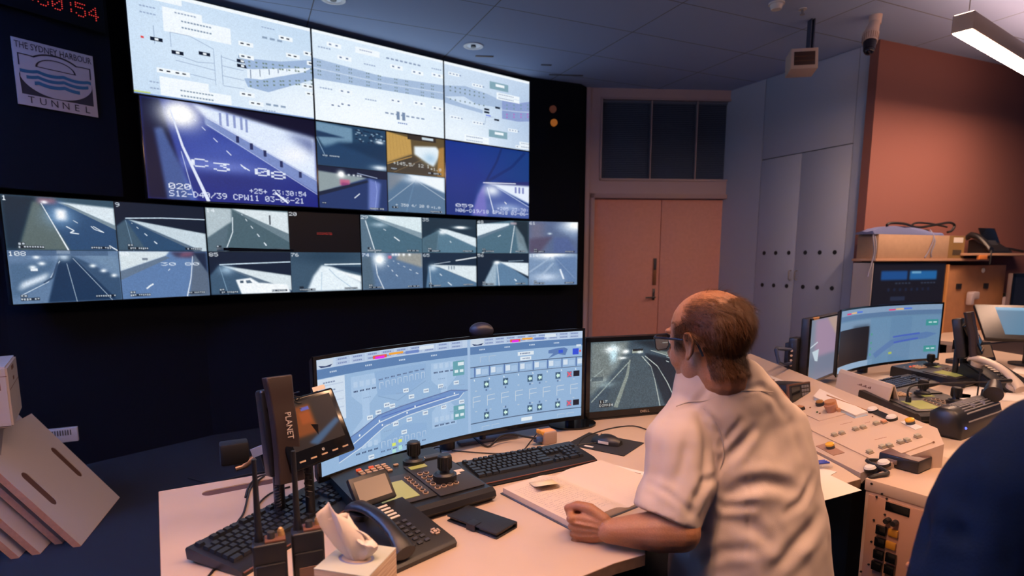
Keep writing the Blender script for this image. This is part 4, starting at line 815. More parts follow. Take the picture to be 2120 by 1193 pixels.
bb = B(MJt); bb.box(-.02, .035, .20, .22, .004, .0055); child('small_display', bb, LCD, jc)
BTN = mat('tan_button', (.52, .36, .24), .5); BTR = emit('red_button', (.9, .1, .03), .9)
def copies(src_b, m, name, parent, Ms):
    me = bpy.data.meshes.new(name); bmesh.ops.recalc_face_normals(src_b.bm, faces=src_b.bm.faces); src_b.bm.to_mesh(me); src_b.bm.free(); smooth(me); me.materials.append(m)
    for Mx in Ms:
        o = bpy.data.objects.new(name, me); C.objects.link(o); o.parent = parent; o.matrix_parent_inverse = PW[parent].inverted(); o.matrix_basis = Mx; PW[o] = Matrix()
T_ = Matrix.Translation
bb = B(); bb.box(-.0075, .0075, -.0045, .0045, 0, .005, .0012)
copies(bb, BTN, 'flat_button', jc, [MJt @ T_((-.15+.0195*i, .235+.0155*j, .0)) for j in range(4) for i in range(5) if not (j == 3 and i < 3)]+[MJt @ T_((-.04, .262, 0))])
bb = B(); bb.box(-.0075, .0075, -.0045, .0045, 0, .006, .0012); copies(bb, BTR, 'lit_button', jc, [MJt @ T_((-.15+.0195*i, .2815, 0)) for i in (0, 2)])
RNG = mat('round_button', (.06, .045, .04), .4); RNGo = mat('button_ring', (.45, .33, .24), .4)
bb = B(); bb.cyl((0, 0, 0), (0, 0, .003), .0085, seg=16); copies(bb, RNGo, 'button_ring', jc, [MJt @ T_((-.055, .045+.0185*k, .004)) for k in range(7)]+[MJt @ T_((-.012+.020*i, .055+.026*j, .004)) for j in range(5) for i in range(4) if not (j == 4 and i > 1)])
bb = B(); bb.cyl((0, 0, .003), (0, 0, .0065), .006, .0052, seg=14); copies(bb, RNG, 'round_button', jc, [MJt @ T_((-.055, .045+.0185*k, .004)) for k in range(7)]+[MJt @ T_((-.012+.020*i, .055+.026*j, .004)) for j in range(5) for i in range(4) if not (j == 4 and i > 1)])
for (px, py) in ((857, 938), (921, 968)):
    q = atz(px, py+16, D+.062); Mq = Matrix.Translation(q)
    js = child('joystick_base', (lambda b_: (b_.cyl((0, 0, -.02), (0, 0, .004), .034, .034, 28), b_.cyl((0, 0, .004), (0, 0, .010), .030, .024, 28), b_.cyl((0, 0, .008), (0, 0, .026), .015, .010, 20), b_)[-1])(B(Mq)), BLK, jc)
    bb = B(Mq); bb.cyl((0, 0, .018), (0, 0, .058), .018, .020, 28); bb.cyl((0, 0, .058), (0, 0, .062), .0195, .015, 28)
    for k in range(14):
        a = k*math.tau/14; bb.box(-.0012, .0012, .0175, .021, .022, .054, M=Matrix.Rotation(a, 4, 'Z'))
    child('joystick', bb, BLK, jc)
bb = B(MJt); bb.box(.068, .114, .115, .132, .0, .0048); bb.box(.068, .094, .102, .117, 0, .0048); child('name_sticker', bb, mat('sticker', (.68, .6, .52), .6), jc)
bb = B(MJt); bb.box(.01, .115, .25, .275, 0, .006, .001); child('connector_strip', bb, DGR, jc)
text('maker_name', 'BOSCH', .012, MJt @ T_((.02, .256, .0062)), mat('sticker', (.5, .5, .5), .5), jc)
# ---------------- wallet phone case
MWp = fr((-.078, 1.438, D), 128+0)
wc = thing('phone_case', MWp.translation, 'black folding leather phone case lying on the desk', 'phone case')
bb = B(MWp)
for z0, z1 in ((0, .004), (.013, .017)): bb.box(-.084, .084, -.042, .042, z0, z1, .0018)
bb.box(-.084, .084, .036, .043, 0.001, .016, .003); child('cover', bb, mat('leather', (.012, .013, .017), .45, bump=.5, scale=500), wc)
bb = B(MWp); bb.box(-.079, .079, -.036, .037, .004, .013, .001); child('phone', bb, BLG, wc)
bb = B(MWp); bb.box(-.012, .016, -.046, -.018, .0165, .0185, .0008); bb.box(-.012, .016, -.0465, -.0435, .002, .018); child('clasp', bb, mat('leather', (0, 0, 0)), wc)
# ---------------- open ledger
MBk = fr((.158, 1.40, D), 52)      # near-left corner, x along lower edge, y towards the monitors
bk = thing('ledger', MBk.translation, 'open handwritten ledger book under the fist of the seated man', 'book')
Hh, Wp = .30, .205
def page_prof(s, th):
    pts = []
    for i in range(13):
        t_ = i/12; x = Wp+s*Wp*t_; z = th*(math.sin(min(1, t_*3)*math.pi/2))*(1-.25*t_) if t_ > 0 else .004
        pts.append((x, .004+z))
    return pts
bb = B(MBk); bb.box(-.006, 2*Wp+.006, -.005, Hh+.005, 0, .003, .001); child('cover', bb, mat('ledger_cover', (.05, .06, .09), .6), bk)
for s, th in ((-1, .020), (1, .014)):
    pf = page_prof(s, th); bb = B(MBk); ring = lambda y: [(x, y, z) for x, z in pf]+[(pf[-1][0], y, .003), (pf[0][0], y, .003)]
    bb.loft([ring(0), ring(Hh)]); child('page_block', bb, PAP, bk)
bb = B(MBk)
for j in range(24):
    y = Hh-.03-j*.0105; x = .012; pf = page_prof(-1, .020)
    while x < Wp-.02:
        w_ = .006+.02*rng.rand()
        if rng.rand() < .82:
            def zz(xx):
                t_ = (Wp-xx)/Wp; return .004+.020*math.sin(min(1, t_*3)*math.pi/2)*(1-.25*t_)+.0004
            pts = [(x+w_*q/5, y+.0016*math.sin(q*2.3+x*90)) for q in range(6)]
            a = [Vector((px_, py_, zz(px_))) for px_, py_ in pts]
            for p_, q_ in zip(a, a[1:]):
                n_ = Vector((0, .00045, 0)); bb.bm.faces.new([bb.bm.verts.new(MBk @ v) for v in (p_-n_, q_-n_, q_+n_, p_+n_)])
        x += w_+.004
child('handwriting', bb, mat('pen_ink', (.16, .15, .2), .7), bk, kind='stuff', sm=False)
bb = B(MBk)
for j in range(26):
    y = Hh-.02-j*.0105
    bb.loft([[(Wp+.02, y, .0185), (Wp+.02, y+.0004, .0185)], [(Wp+.19, y, .0152), (Wp+.19, y+.0004, .0152)]], caps=False, closed=False)
child('ruled_lines', bb, mat('rule_line', (.45, .42, .45), .7), bk, kind='stuff', sm=False)
# sticky note
Ms = MBk @ T_((.055, .205, .0235)) @ Matrix.Rotation(math.radians(-18), 4, 'Z')
bb = B(Ms); bb.loft([[(x, y, .0004+.0*x) for x in (0, .076)] for y in (.075, .06)]+[[(x, y, z) for x in (0, .076)] for y, z in ((.045, .002), (.03, .005), (.015, .010), (0, .017))], caps=False, closed=False)
nt_ = single('sticky_note', bb, mat('note_yellow', (.78, .66, .46), .8), 'yellow sticky note curling up from the left page of the ledger', 'note')
md = nt_.modifiers.new('thick', 'SOLIDIFY'); md.thickness = .0005
# ---------------- mouse mat + mouse
qs = [atz(*p, D) for p in ((1180, 911), (1248, 896), (1327, 929), (1262, 946))]
mc = sum(qs, Vector())/4
Mm = fr(mc, 30)
bb = B(Mm); P = [(x, y) for x, y in ((-.115, -.085), (.115, -.085), (.115, .085), (-.115, .085))]
mm = single('mouse_mat', (lambda b_: (b_.box(-.115, .115, -.09, .09, 0, .003, .0012), b_)[-1])(B(fr(mc, 125))), mat('mat_cloth', (.014, .016, .022), .85), 'black mouse mat beside the right keyboard', 'mouse mat')
Mo = fr(mc+Vector((.005, .0, .003)), 122); mo = thing('computer_mouse', Mo.translation, 'black mouse with a small white sticker on the mouse mat', 'mouse')
rings = []
for i in range(9):
    t_ = i/8; x = -.055+.11*t_; w_ = .031*math.sin(math.pi*(.12+.76*t_))**.6; h_ = .036*math.sin(math.pi*(.1+.75*t_))**.8
    rings.append([(x, w_*math.cos(a), max(.0, h_*math.sin(a))) for a in [math.pi*k/12 for k in range(13)]]+[(x, w_*math.cos(math.pi*(1-k/6)), 0) for k in range(1, 6)])
bb = B(Mo); bb.loft(rings); child('shell', bb, BLK, mo)
bb = B(Mo); bb.cyl((-.03, 0, .026), (-.022, 0, .026), .010, seg=16); bb.M = Mo; child('scroll_wheel', bb, RNGo, mo)
bb = B(Mo); bb.box(-.02, .02, -.0335, -.0325, .006, .016); child('sticker', bb, WPAP, mo)
bb = B(Mm); bb.M = fr(mc+Vector((.0, 0, .0032)), 125); bb.box(-.05, -.015, -.075, -.062, 0, .0004); bb.M = Matrix()
child('print', bb, WPAP, mm)
# ---------------- adapter box, cables
Ma = fr(atz(1134, 918, D), 58); ad = thing('adapter_box', Ma.translation, 'small orange and grey adapter box with a blue plug by the curved monitor', 'adapter')
bb = B(Ma); bb.box(-.028, .03, -.02, .035, 0, .048, .006); child('body', bb, mat('adapter_grey', (.34, .25, .22), .5), ad)
bb = B(Ma); bb.box(-.022, .0305, -.012, .03, .040, .0495, .004); child('orange_top', bb, mat('adapter_orange', (.75, .34, .12), .5), ad)
bb = B(Ma)
for k in range(5): bb.box(-.032, -.022, -.012+.009*k, -.006+.009*k, .038, .052, .001)
child('terminal_block', bb, mat('terminal_orange', (.8, .4, .08), .5), ad)
bb = B(Ma); bb.box(-.058, -.028, -.01, .012, .012, .03, .003); child('plug', bb, mat('blue_plug', (.03, .08, .25), .4), ad)
def cable(label, pts, r=.0022, m=CAB): 
    bb = B(); bb.tube(pts, r, 6); return single('cable', bb, m, label, 'cable', 'cables on the desks')
def dz(*pp, z=D): return [atz(x, y, z+.0035+(dz_[0] if dz_ else 0)) for x, y, *dz_ in pp]
cable('thin black cable running from the mouse mat to under the flat monitor', dz((1196, 922), (1212, 905), (1260, 888), (1310, 882), (1345, 892, .0)))
cable('black mouse cable looping across the top of the right keyboard', dz((1255, 915, .004), (1200, 921), (1150, 926), (1120, 928, .02), (1085, 932, .02), (1040, 939), (1000, 938), (935, 933)))
cable('thin black cable ending at the rear of the joystick unit', dz((942, 960, .02), (990, 955), (1030, 940), (1075, 938), (1100, 912), (1110, 900)))
cable('black loop of cable behind the rear joystick', dz((872, 945, .02), (895, 930, .02), (911, 928, .02), (908, 950, .01), (885, 965, .03)))
cable('black cable crossing the slot at the left desk end', dz((548, 985), (520, 1010), (505, 1060), (490, 1085), (462, 1150), (432, 1193)), .0028)
cable('black cable curving from the video phone to the left keyboard', dz((600, 1008), (560, 1022), (535, 1045), (536, 1065), (548, 1078)), .0026)
cable('thick black cable looping over the rear desk edge beside the video phone', [atz(566, 985, D+.06), atz(540, 985, D+.03), atz(520, 1000, D+.005), atz(512, 1015, D+.004), atz(508, 1030, D+.004)], .003)
cable('beige cable end behind the desk phone screen', dz((718, 985, .03), (722, 1000, .02), (736, 1012, .03), (750, 1018, .04)), .003, mat('beige_cable', (.5, .38, .28), .5))
cable('bundle of black cables under the curved monitor', dz((980, 905, .02), (1010, 925), (1035, 905, .03), (1060, 900, .03), (1090, 905, .03), (1110, 908, .03)), .004)
cable('black cables under the left end of the curved monitor', dz((660, 1000), (720, 985, .02), (760, 975, .03), (820, 960, .03), (880, 950, .02)), .0035)
# grey paper strip behind the monitor feet
bb = B(fr(atz(1010, 912, D), 62)); bb.box(-.12, .12, -.02, .02, 0, .012, .002); single('cable_tray', bb, mat('tray_grey', (.24, .26, .34), .5), 'grey cable tray lying under the curved monitor', 'cable tray')
# ---------------- papers right of the ledger
Mp = fr(atz(1285, 975, D), 128); pp = thing('form_sheet', Mp.translation, 'white form with two brown boxes right of the ledger', 'paper')
bb = B(Mp); bb.box(-.075, .17, -.02, .035, .0, .0008); child('sheet', bb, WPAP, pp)
for x in (-.045, .03): bb = B(Mp); bb.box(x, x+.035, -.002, .014, .0008, .0012); child('printed_box', bb, mat('brown_ink', (.2, .11, .09), .7), pp)
# ---------------- tissue box
Mt = fr(atz(730, 1135, D+.11)-Vector((0, 0, .11)), 105); Mt.translation = Vector((-.298, 1.058, D))
tb = thing('tissue_box', Mt.translation, 'square pale tissue box with a white tissue sticking out', 'tissue box')
a_, h_ = .056, .112
def tissue_mat():
    m = mat('box_card', (.50, .47, .34), .6, bump=.02); nt = m.node_tree; b = nt.nodes['Principled BSDF']
    tc = nt.nodes.new('ShaderNodeTexCoord'); mp = nt.nodes.new('ShaderNodeMapping'); mp.inputs['Scale'].default_value = (1, 1, 26); n = nt.nodes.new('ShaderNodeTexNoise'); n.inputs['Scale'].default_value = 9; n.inputs['Detail'].default_value = 6
    cr = nt.nodes.new('ShaderNodeValToRGB'); cr.color_ramp.elements[0].color = (.40, .28, .20, 1); cr.color_ramp.elements[1].color = (.58, .46, .33, 1); cr.color_ramp.elements[0].position = .4; cr.color_ramp.elements[1].position = .6
    nt.links.new(tc.outputs['Object'], mp.inputs[0]); nt.links.new(mp.outputs[0], n.inputs[0]); nt.links.new(n.outputs['Fac'], cr.inputs[0]); nt.links.new(cr.outputs[0], b.inputs['Base Color']); return m
bb = B(Mt); bb.box(-a_, a_, -a_, a_, 0, h_-.0012, .001); child('carton', bb, tissue_mat(), tb)
flat2d('lid', [[(-a_, -a_), (a_, -a_), (a_, a_), (-a_, a_)], [(.036*math.cos(k*math.tau/28), .024*math.sin(k*math.tau/28)) for k in range(28)]], .0014, Mt @ T_((0, 0, h_+.0004)), mat('box_lid', (.50, .53, .44), .55), tb)
bb = B(Mt); bb.loft([[(.036*math.cos(k*math.tau/28), .024*math.sin(k*math.tau/28), h_-.0008) for k in range(28)], [(.03*math.cos(k*math.tau/28), .018*math.sin(k*math.tau/28), h_-.0006) for k in range(28)]], caps=False); child('opening', bb, mat('film_blue', (.2, .22, .4), .3), tb)
rings = []
for i in range(12):
    t_ = i/11; r_ = .012+.034*math.sin(t_*math.pi*.62)*(1-.25*t_); z = h_-.004+.088*t_; ring = []
    for k in range(40):
        a = k*math.tau/40; rr = r_*(1+.10*math.sin(3*a+1.5*t_)*t_+.12*math.sin(7*a+3*t_)); zz = z-(.022*math.cos(a-.4)+.018*math.cos(2*a+.5))*t_*t_-.012*t_
        ring.append((rr*math.cos(a)*1.25-.030*t_*t_, rr*math.sin(a)*.5*(1-.6*t_)+.012*t_*math.sin(5*a), zz))
    rings.append(ring)
bb = B(Mt); bb.loft(rings, caps=False); o = child('tissue', bb, mat('tissue_paper', (.74, .66, .6), .9, bump=.3, scale=120), tb); md = o.modifiers.new('s', 'SOLIDIFY'); md.thickness = .0006
# ---------------- desk phone
def desk_phone(M, label, hs_mat=BLK, group='desk telephones', disp=True, scale=1.):
    M = M @ Matrix.Scale(scale, 4)
    t = thing('desk_telephone', M.translation, label, 'telephone', group)
    pr = [(-.115, 0), (-.118, .012), (-.11, .020), (.10, .062), (.108, .055), (.108, 0)]
    bb = B(M); bb.loft([[(x, y, z) for y, z in pr] for x in (-.09, -.086, .086, .09)]); child('body', bb, BLK, t)
    sl = math.atan2(.042, .21); Mt_ = M @ T_((0, -.11, .020)) @ Matrix.Rotation(sl, 4, 'X')
    bb = B(Mt_); bb.box(-.085, -.028, .005, .20, 0, .008, .003); child('cradle', bb, BLK, t)
    # handset: arched bar with two cups
    rings = []
    for i in range(15):
        q = i/14; y = -.004+.215*q; arch = .030*math.sin(math.pi*q)**.7; cup = max(0, abs(2*q-1)-.55)/.45; w_ = .017+.009*cup; th_ = .012+.004*cup
        rings.append([(-.057+w_*math.cos(a), y, .022+arch+th_*math.sin(a)) for a in [math.tau*k/16 for k in range(16)]])
    bb = B(Mt_); bb.loft(rings); bb.cyl((-.057, .022, .004), (-.057, .022, .024), .022, .024, 20); bb.cyl((-.057, .185, .004), (-.057, .185, .024), .022, .024, 20); child('handset', bb, hs_mat, t)
    # rows of flat line keys and number keys
    b2 = B(); b2.box(-.021, .021, -.0035, .0035, 0, .004, .001); copies(b2, mat('label_strip', (.66, .62, .56), .5), 'line_key', t, [Mt_ @ T_((.012, .145+.0135*k, .0)) for k in range(5)])
    b2 = B(); b2.box(-.0065, .0065, -.0045, .0045, 0, .004, .0012); copies(b2, DGR, 'number_key', t, [Mt_ @ T_((-.012+.021*i, .03+.018*j, 0)) for i in range(3) for j in range(6)])
    b2 = B()
    for k in range(4): b2.box(-.006, .006, .007, .012, 0, .004, .001, M=Matrix.Rotation(k*math.pi/2, 4, 'Z'))
    b2.cyl((0, 0, 0), (0, 0, .004), .005, seg=14); bmesh.ops.transform(b2.bm, matrix=Mt_ @ T_((.066, .045, 0)), verts=b2.bm.verts); child('navigation_key', b2, RNGo, t)
    if disp:
        Md = Mt_ @ T_((.012, .215, .012)) @ Matrix.Rotation(math.radians(42), 4, 'X')
        bb = B(Md); bb.box(-.055, .058, -.005, .075, -.012, .004, .004); dpl = child('display_head', bb, BLK, t)
        bb = B(Md); bb.box(-.045, .048, .008, .062, .004, .0052); child('display', bb, mat('phone_lcd', (.20, .17, .14), .25), dpl)
    return t
ph1 = desk_phone(fr((-.278, 1.335, D), 44+0), 'black desk telephone with a flip-up display behind the tissue box')
# ---------------- two handheld radios
def handheld(M, label, knobs=True, oran=False):
    t = thing('handheld_radio', M.translation, label, 'radio', 'handheld radios by the left keyboard')
    bb = B(M); bb.box(-.031, .031, -.02, .02, 0, .135, .005, 3); bb.box(-.027, .027, -.026, -.018, .012, .095, .003); child('body', bb, BLK, t)
    bb = B(M); bb.tube([(-.018, .004, .13), (-.018, .004, .155), (-.018, .004, .30)], .0085, 12, smooth=False, rad=(.0095, .0042)); child('antenna', bb, BLK, t)
    bb = B(M); bb.box(-.008, .03, -.016, .016, .134, .139, .001); child('top_plate', bb, mat('brown_rubber', (.16, .07, .045), .5), t)
    bb = B(M); bb.cyl((.004, -.002, .139), (.004, -.002, .152), .0075, .0068, 16); child('volume_knob', bb, DGR, t)
    bb = B(M); bb.cyl((.022, .004, .139), (.022, .004, .150), .007, .0064, 16); bb.sph((.022, .004, .151), .005); child('channel_knob', bb, mat('gold_knob', (.6, .4, .18), .35, .5), t)
    bb = B(M); bb.box(-.02, .02, -.0275, -.0255, .03, .065); child('front_label', bb, mat('label_brown', (.22, .13, .09), .5), t)
    if oran:
        bb = B(M); bb.box(.0305, .0318, -.016, .012, .03, .048); child('orange_strip', bb, ORG, t)
        bb = B(M); bb.box(.0305, .0318, -.006, .008, .075, .095); child('side_sticker', bb, WPAP, t)
    return t
handheld(fr((-.475, 1.085, D), 66), 'black handheld radio with brown knob plate, nearer the left edge of the pair')
handheld(fr((-.418, 1.135, D), 66), 'black handheld radio with an orange strip, right one of the pair', oran=True)
# ---------------- video phone with handset on a small stand
vpP = Vector((-.57, 1.45, D)); VA = 54
vp = thing('video_telephone', vpP, 'black video telephone with an upright handset and tilted screen', 'telephone', 'video telephones')
TRv, BRv, TLv = atY(707, 797, 1.56), atY(737, 930, 1.50), atY(566, 838, 1.42)
MV = frame3(BRv-(TRv-TLv).normalized()*.155, TRv-TLv, TRv-BRv) @ T_((0, .0, 0)) # x right, y up, z toward viewer
VPX = dict(sc0=(.02, -.03), )
bb = B(MV); bb.box(-.02, .155, -.0, (TRv-BRv).length, -.028, 0, .006, 3); child('screen_housing', bb, BLG, vp)
def vp_canvas():
    c = Cv(120, 90, (16, 16, 22)); c.rect(.05, .1, .55, .75, (120, 56, 16), soft=.03); c.rect(.0, .1, .12, .75, (30, 18, 14), soft=.03); c.rect(.3, .25, .5, .5, (150, 66, 20), soft=.02); c.rect(.36, .15, .52, .22, (80, 84, 170)); c.rect(.6, .05, .95, .6, (14, 16, 26)); c.poly([(.3, .9), (.95, .55), (1, .65), (.45, 1)], (40, 84, 120), soft=.02); c.txt(.05, .55, .1, '3', (120, 130, 170), 1.); return c
q = lambda x, y: MV @ Vector((x, y, .0006))
child('screen', screen_mesh('screen', vp_canvas(), quad(q(.0, .165), q(.14, .165), q(.0, .045), q(.14, .045))), SCR, vp, sm=False)
bb = B(MV); bb.box(.10, .135, .178, .19, 0, .0008); child('sticker', bb, mat('sticker', (.6, .5, .4), .6), vp)
b2 = B(); b2.box(-.008, .008, -.002, .002, 0, .0015); copies(b2, mat('button_ring', (0, 0, 0)), 'touch_key', vp, [MV @ T_((.01+.03*k, .018, 0)) for k in range(5)])
bb = B(MV); bb.cyl((.07, .03, 0), (.07, .03, .003), .004, seg=12); child('lens', bb, MET, vp)
# cradle block + handset
h0, h1 = atY(600, 990, 1.40), atY(578, 812, 1.43); MH = frame3(h0, azv(48), h1-h0) @ T_((0, .035, -.02))
bb = B(MH); bb.box(-.035, .05, -.03, .19, -.055, -.01, .008, 3); child('cradle', bb, BLK, vp)
rings = []
for i in range(17):
    q_ = i/16; y = -.045+.265*q_; arch = .020*math.sin(math.pi*q_)**.8; cup = max(0, abs(2*q_-1)-.5)/.5; w_ = .031+.004*cup
    rings.append([(x_, y, zz_+arch+.012*cup) for x_, zz_ in ((-w_, 0), (-w_+.004, .022), (w_-.004, .026), (w_, .004), (w_-.006, -.012), (-w_+.006, -.012))])
bb = B(MH); bb.loft(rings); hs = child('handset', bb, mat('handset_brown', (.03, .02, .018), .42), vp, sub=0)
md = hs.modifiers.new('bev', 'BEVEL'); md.width = .003; md.segments = 2
text('lettering', 'PLANET', .021, MH @ T_((-.002, .13, .048)) @ Matrix.Rotation(math.radians(-90), 4, 'Z'), mat('print_grey', (.5, .45, .42), .5), vp, sx=.9)
pts = []
for k in range(150):
    a = k*.75; q_ = k/149; base = MH @ Vector((.045+.004*math.sin(q_*3), .175-.27*q_, .01)); pts.append(base+Vector((.009*math.cos(a), .006*math.sin(a), 0)))
bb = B(); bb.tube(pts, .0016, 5, smooth=False); child('coiled_cord', bb, CAB, vp)
pts = [MH @ Vector((-.03+.006*math.cos(k*.8), -.04-.0009*k, .006+.006*math.sin(k*.8))) for k in range(70)]
bb = B(); bb.tube(pts, .0016, 5, smooth=False); child('coiled_cord', bb, CAB, vp)
sa = MH @ Vector((0, .02, -.05)); sb_ = MV @ Vector((.05, .06, -.028))
bb = B(); bb.cyl((sa.x, sa.y, D), sa, .014); bb.cyl((sb_.x, sb_.y, D), sb_, .012); bb.hexa([(sa.x-.05, sa.y-.03, D), (sa.x+.04, sa.y-.03, D), (sb_.x+.05, sb_.y+.03, D), (sb_.x-.05, sb_.y+.03, D)], [(sa.x-.05, sa.y-.03, D+.008), (sa.x+.04, sa.y-.03, D+.008), (sb_.x+.05, sb_.y+.03, D+.008), (sb_.x-.05, sb_.y+.03, D+.008)]); bb.hexa([sa+Vector((-.03, 0, 0)), sb_+Vector((-.03, 0, 0)), sb_+Vector((.03, 0, 0)), sa+Vector((.03, 0, 0))], [sa+Vector((-.03, 0, .05)), sb_+Vector((-.03, 0, .05)), sb_+Vector((.03, 0, .05)), sa+Vector((.03, 0, .05))]); child('stand', bb, BLK, vp)
# dark clamp holding a small device behind the desk edge
Mq = fr(atY(505, 935, 1.95)-UP*.0, 62)
cl_ = thing('clamp_device', Mq.translation, 'small black box on a grey clamp arm behind the left rear desk edge', 'device')
bb = B(Mq); bb.box(-.075, .015, -.03, .03, -.035, .04, .008); child('box', bb, mat('box_black', (.008, .009, .012), .6), cl_)
bb = B(Mq); bb.cyl((-.005, -.02, -.045), (.03, -.02, -.02), .011); bb.cyl((-.03, -.02, -.05), (0, -.02, -.045), .009); child('clamp', bb, mat('clamp_metal', (.45, .30, .22), .35, .7), cl_)
bb = B(Mq); bb.box(.02, .11, -.03, -.024, -.025, .006, M=Matrix.Rotation(math.radians(-16), 4, 'Y')); child('label_plate', bb, mat('label_blue', (.25, .32, .6), .5), cl_)
bb = B(Mq); bb.cyl((.06, 0, -.02), (.09, -.12, -.21+.0), .01); child('arm', bb, BLK, cl_)
cable('black cable trailing on the floor behind the left desk end', [atz(390, 990, .01), atz(440, 1000, .01), atz(500, 985, .01), atz(560, 975, .01)], .005)
# ================================================================ RIGHT CONSOLE
SN = Vector((-.333, 0, .943)).normalized(); SP = Vector((1.08, 0, .722))
def sl(px, py, off=0): return hit(px, py, SP+SN*off, SN)
def SF(a, b, off=0):
    """frame on the sloping console: origin under pixel a, x towards pixel b, z out of the slope"""
    o_ = sl(*a, off); x = (sl(*b, off)-o_).normalized(); y = SN.cross(x); return Matrix(((x.x, y.x, SN.x, o_.x), (x.y, y.y, SN.y, o_.y), (x.z, y.z, SN.z, o_.z), (0, 0, 0, 1)))
con = thing('sloping_console', (1.25, 2.5, 0), 'sloping beige control console to the right of the seated man', 'console')
lowp = [(1.10, 1.782), (1.075, 2.1), (1.075, 3.45)]; hip = [(1.36, 1.79), (1.415, 1.90), (1.415, 3.45)]
bb = B(); z_of = lambda x: .722+(x-1.08)*.353
P6 = [(1.10, 1.782), (1.36, 1.79), (1.415, 1.90), (1.415, 3.45), (1.075, 3.45), (1.075, 2.1)]
bb.hexa([(x, y, .695) for x, y in P6], [(x, y, z_of(x)) for x, y in P6]); child('sloping_top', bb, DESK, con, sm=False)
bb = B(); bb.box(1.12, 1.40, 1.85, 3.43, 0, .695); child('pedestal', bb, DGR, con)
PNL = mat('panel_cream', (.58, .46, .37), .45); ENG = mat('engraving', (.34, .16, .10), .6); SQB = mat('square_button', (.40, .38, .30), .35, coat=.3); SQF = mat('button_frame', (.34, .27, .2), .4)
def slab_on(pts, th, name, m, parent, off=0.):
    a = [sl(*p, off) for p in pts]; bb = B(); bb.hexa(a, [q_+SN*th for q_ in a]); return child(name, bb, m, parent, sm=False)
zc = lambda x, y: (1600+x/4.772, 760+y/4.772)
bp = thing('button_panel', sl(*zc(1000, 700)), 'large pale panel with eleven square push buttons on the sloping console', 'control panel')
slab_on([zc(345, 615), zc(985, 480), zc(1600, 745), zc(1040, 950)], .004, 'plate', PNL, bp)
for x, y in ((610, 680), (685, 662), (820, 622), (895, 605), (1025, 567), (1100, 553), (960, 850), (1085, 800), (1155, 787), (1265, 752), (1330, 735), (1435, 695)):
    Mx = SF(zc(x, y), zc(x+80, y+36), .004); bb = B(Mx); bb.box(-.0105, .0105, -.009, .009, 0, .004, .001); f_ = child('button_frame', bb, SQF, bp)
    bb = B(Mx); bb.box(-.009, .009, -.0075, .0075, .004, .011, .0015); child('push_button', bb, SQB if x != 1100 else mat('peach_button', (.6, .3, .18), .4), f_)
bb = B()
for x, y, n in ((720, 560, 9), (1060, 710, 8), (960, 545, 4)):
    Mx = SF(zc(x-50, y+12), zc(x+50, y-12), .0043)
    for k in range(n): bb.box(.003*k*1.6, .003*k*1.6+.003, 0, .004, 0, .0003, M=Mx)
bb.M = Matrix(); child('engraved_text', bb, ENG, bp, kind='stuff', sm=False)
bb = B()
for x, y in ((375, 622), (985, 492), (1590, 742), (1030, 935)): bb.cyl(sl(*zc(x, y), .004), sl(*zc(x, y), .0055), .003, seg=10)
child('screws', bb, mat('screw', (.3, .16, .1), .4, .5), bp, kind='stuff')
for k, (pl, c_, pm, lb) in enumerate((([(425, 785), (535, 755), (710, 850), (600, 878)], (572, 800), mat('tan_plate', (.34, .20, .14), .5), 'yellow mushroom push button on a brown plate, low on the sloping console'), ([(1262, 548), (1330, 530), (1488, 600), (1410, 625)], (1362, 560), WHP, 'yellow mushroom push button on a white plate, high on the sloping console'))):
    yb = thing('emergency_button', sl(*zc(*c_)), lb, 'push button', 'yellow push buttons'); slab_on([zc(*p) for p in pl], .002, 'plate', pm, yb)
    Mx = SF(zc(*c_), zc(c_[0]+50, c_[1]), .002); bb = B(Mx); bb.cyl((0, 0, 0), (0, 0, .011), .014, seg=20); child('collar', bb, DGR, yb)
    bb = B(Mx); bb.cyl((0, 0, .011), (0, 0, .017), .0145, .0145, 24); bb.cyl((0, 0, .017), (0, 0, .0205), .0145, .009, 24); child('cap', bb, YEL, yb)
sp_ = thing('switch_plate', sl(*zc(450, 440)), 'small plate with a key switch and knobs beside the black radio set', 'control panel')
slab_on([zc(180, 405), zc(340, 340), zc(720, 470), zc(460, 538)], .003, 'plate', PNL, sp_)
def knob(c, r, h, m, name, par, r2=None): Mx = SF(zc(*c), zc(c[0]+50, c[1]), .003); bb = B(Mx); bb.cyl((0, 0, 0), (0, 0, h), r, r2 or r, 18); return child(name, bb, m, par)
Mx = SF(zc(280, 420), zc(340, 440), .003); bb = B(Mx); bb.box(-.018, .018, -.009, .009, 0, .014, .002); child('rocker_switch', bb, BLK, sp_); bb = B(Mx); bb.box(-.017, .017, -.008, .008, .014, .0165, .001); child('rocker_top', bb, mat('copper_cap', (.45, .22, .1), .4), sp_)
knob((470, 378), .017, .012, BLK, 'knob', sp_); knob((470, 372), .015, .018, mat('gold_cap', (.55, .30, .10), .35, .4), 'knob_cap', sp_, .013)
knob((580, 440), .018, .03, mat('clear_brown', (.36, .18, .12), .25), 'lever_switch', sp_, .022); knob((590, 425), .022, .040, mat('copper_cap', (0, 0, 0)), 'lever_cap', sp_)
knob((655, 440), .007, .012, mat('copper_cap', (0, 0, 0)), 'small_knob', sp_); knob((370, 405), .0035, .004, mat('screw', (0, 0, 0)), 'indicator', sp_); knob((440, 450), .0035, .004, mat('green_led', (.05, .12, .05), .3), 'indicator', sp_); knob((465, 462), .0035, .004, mat('screw', (0, 0, 0)), 'indicator', sp_)
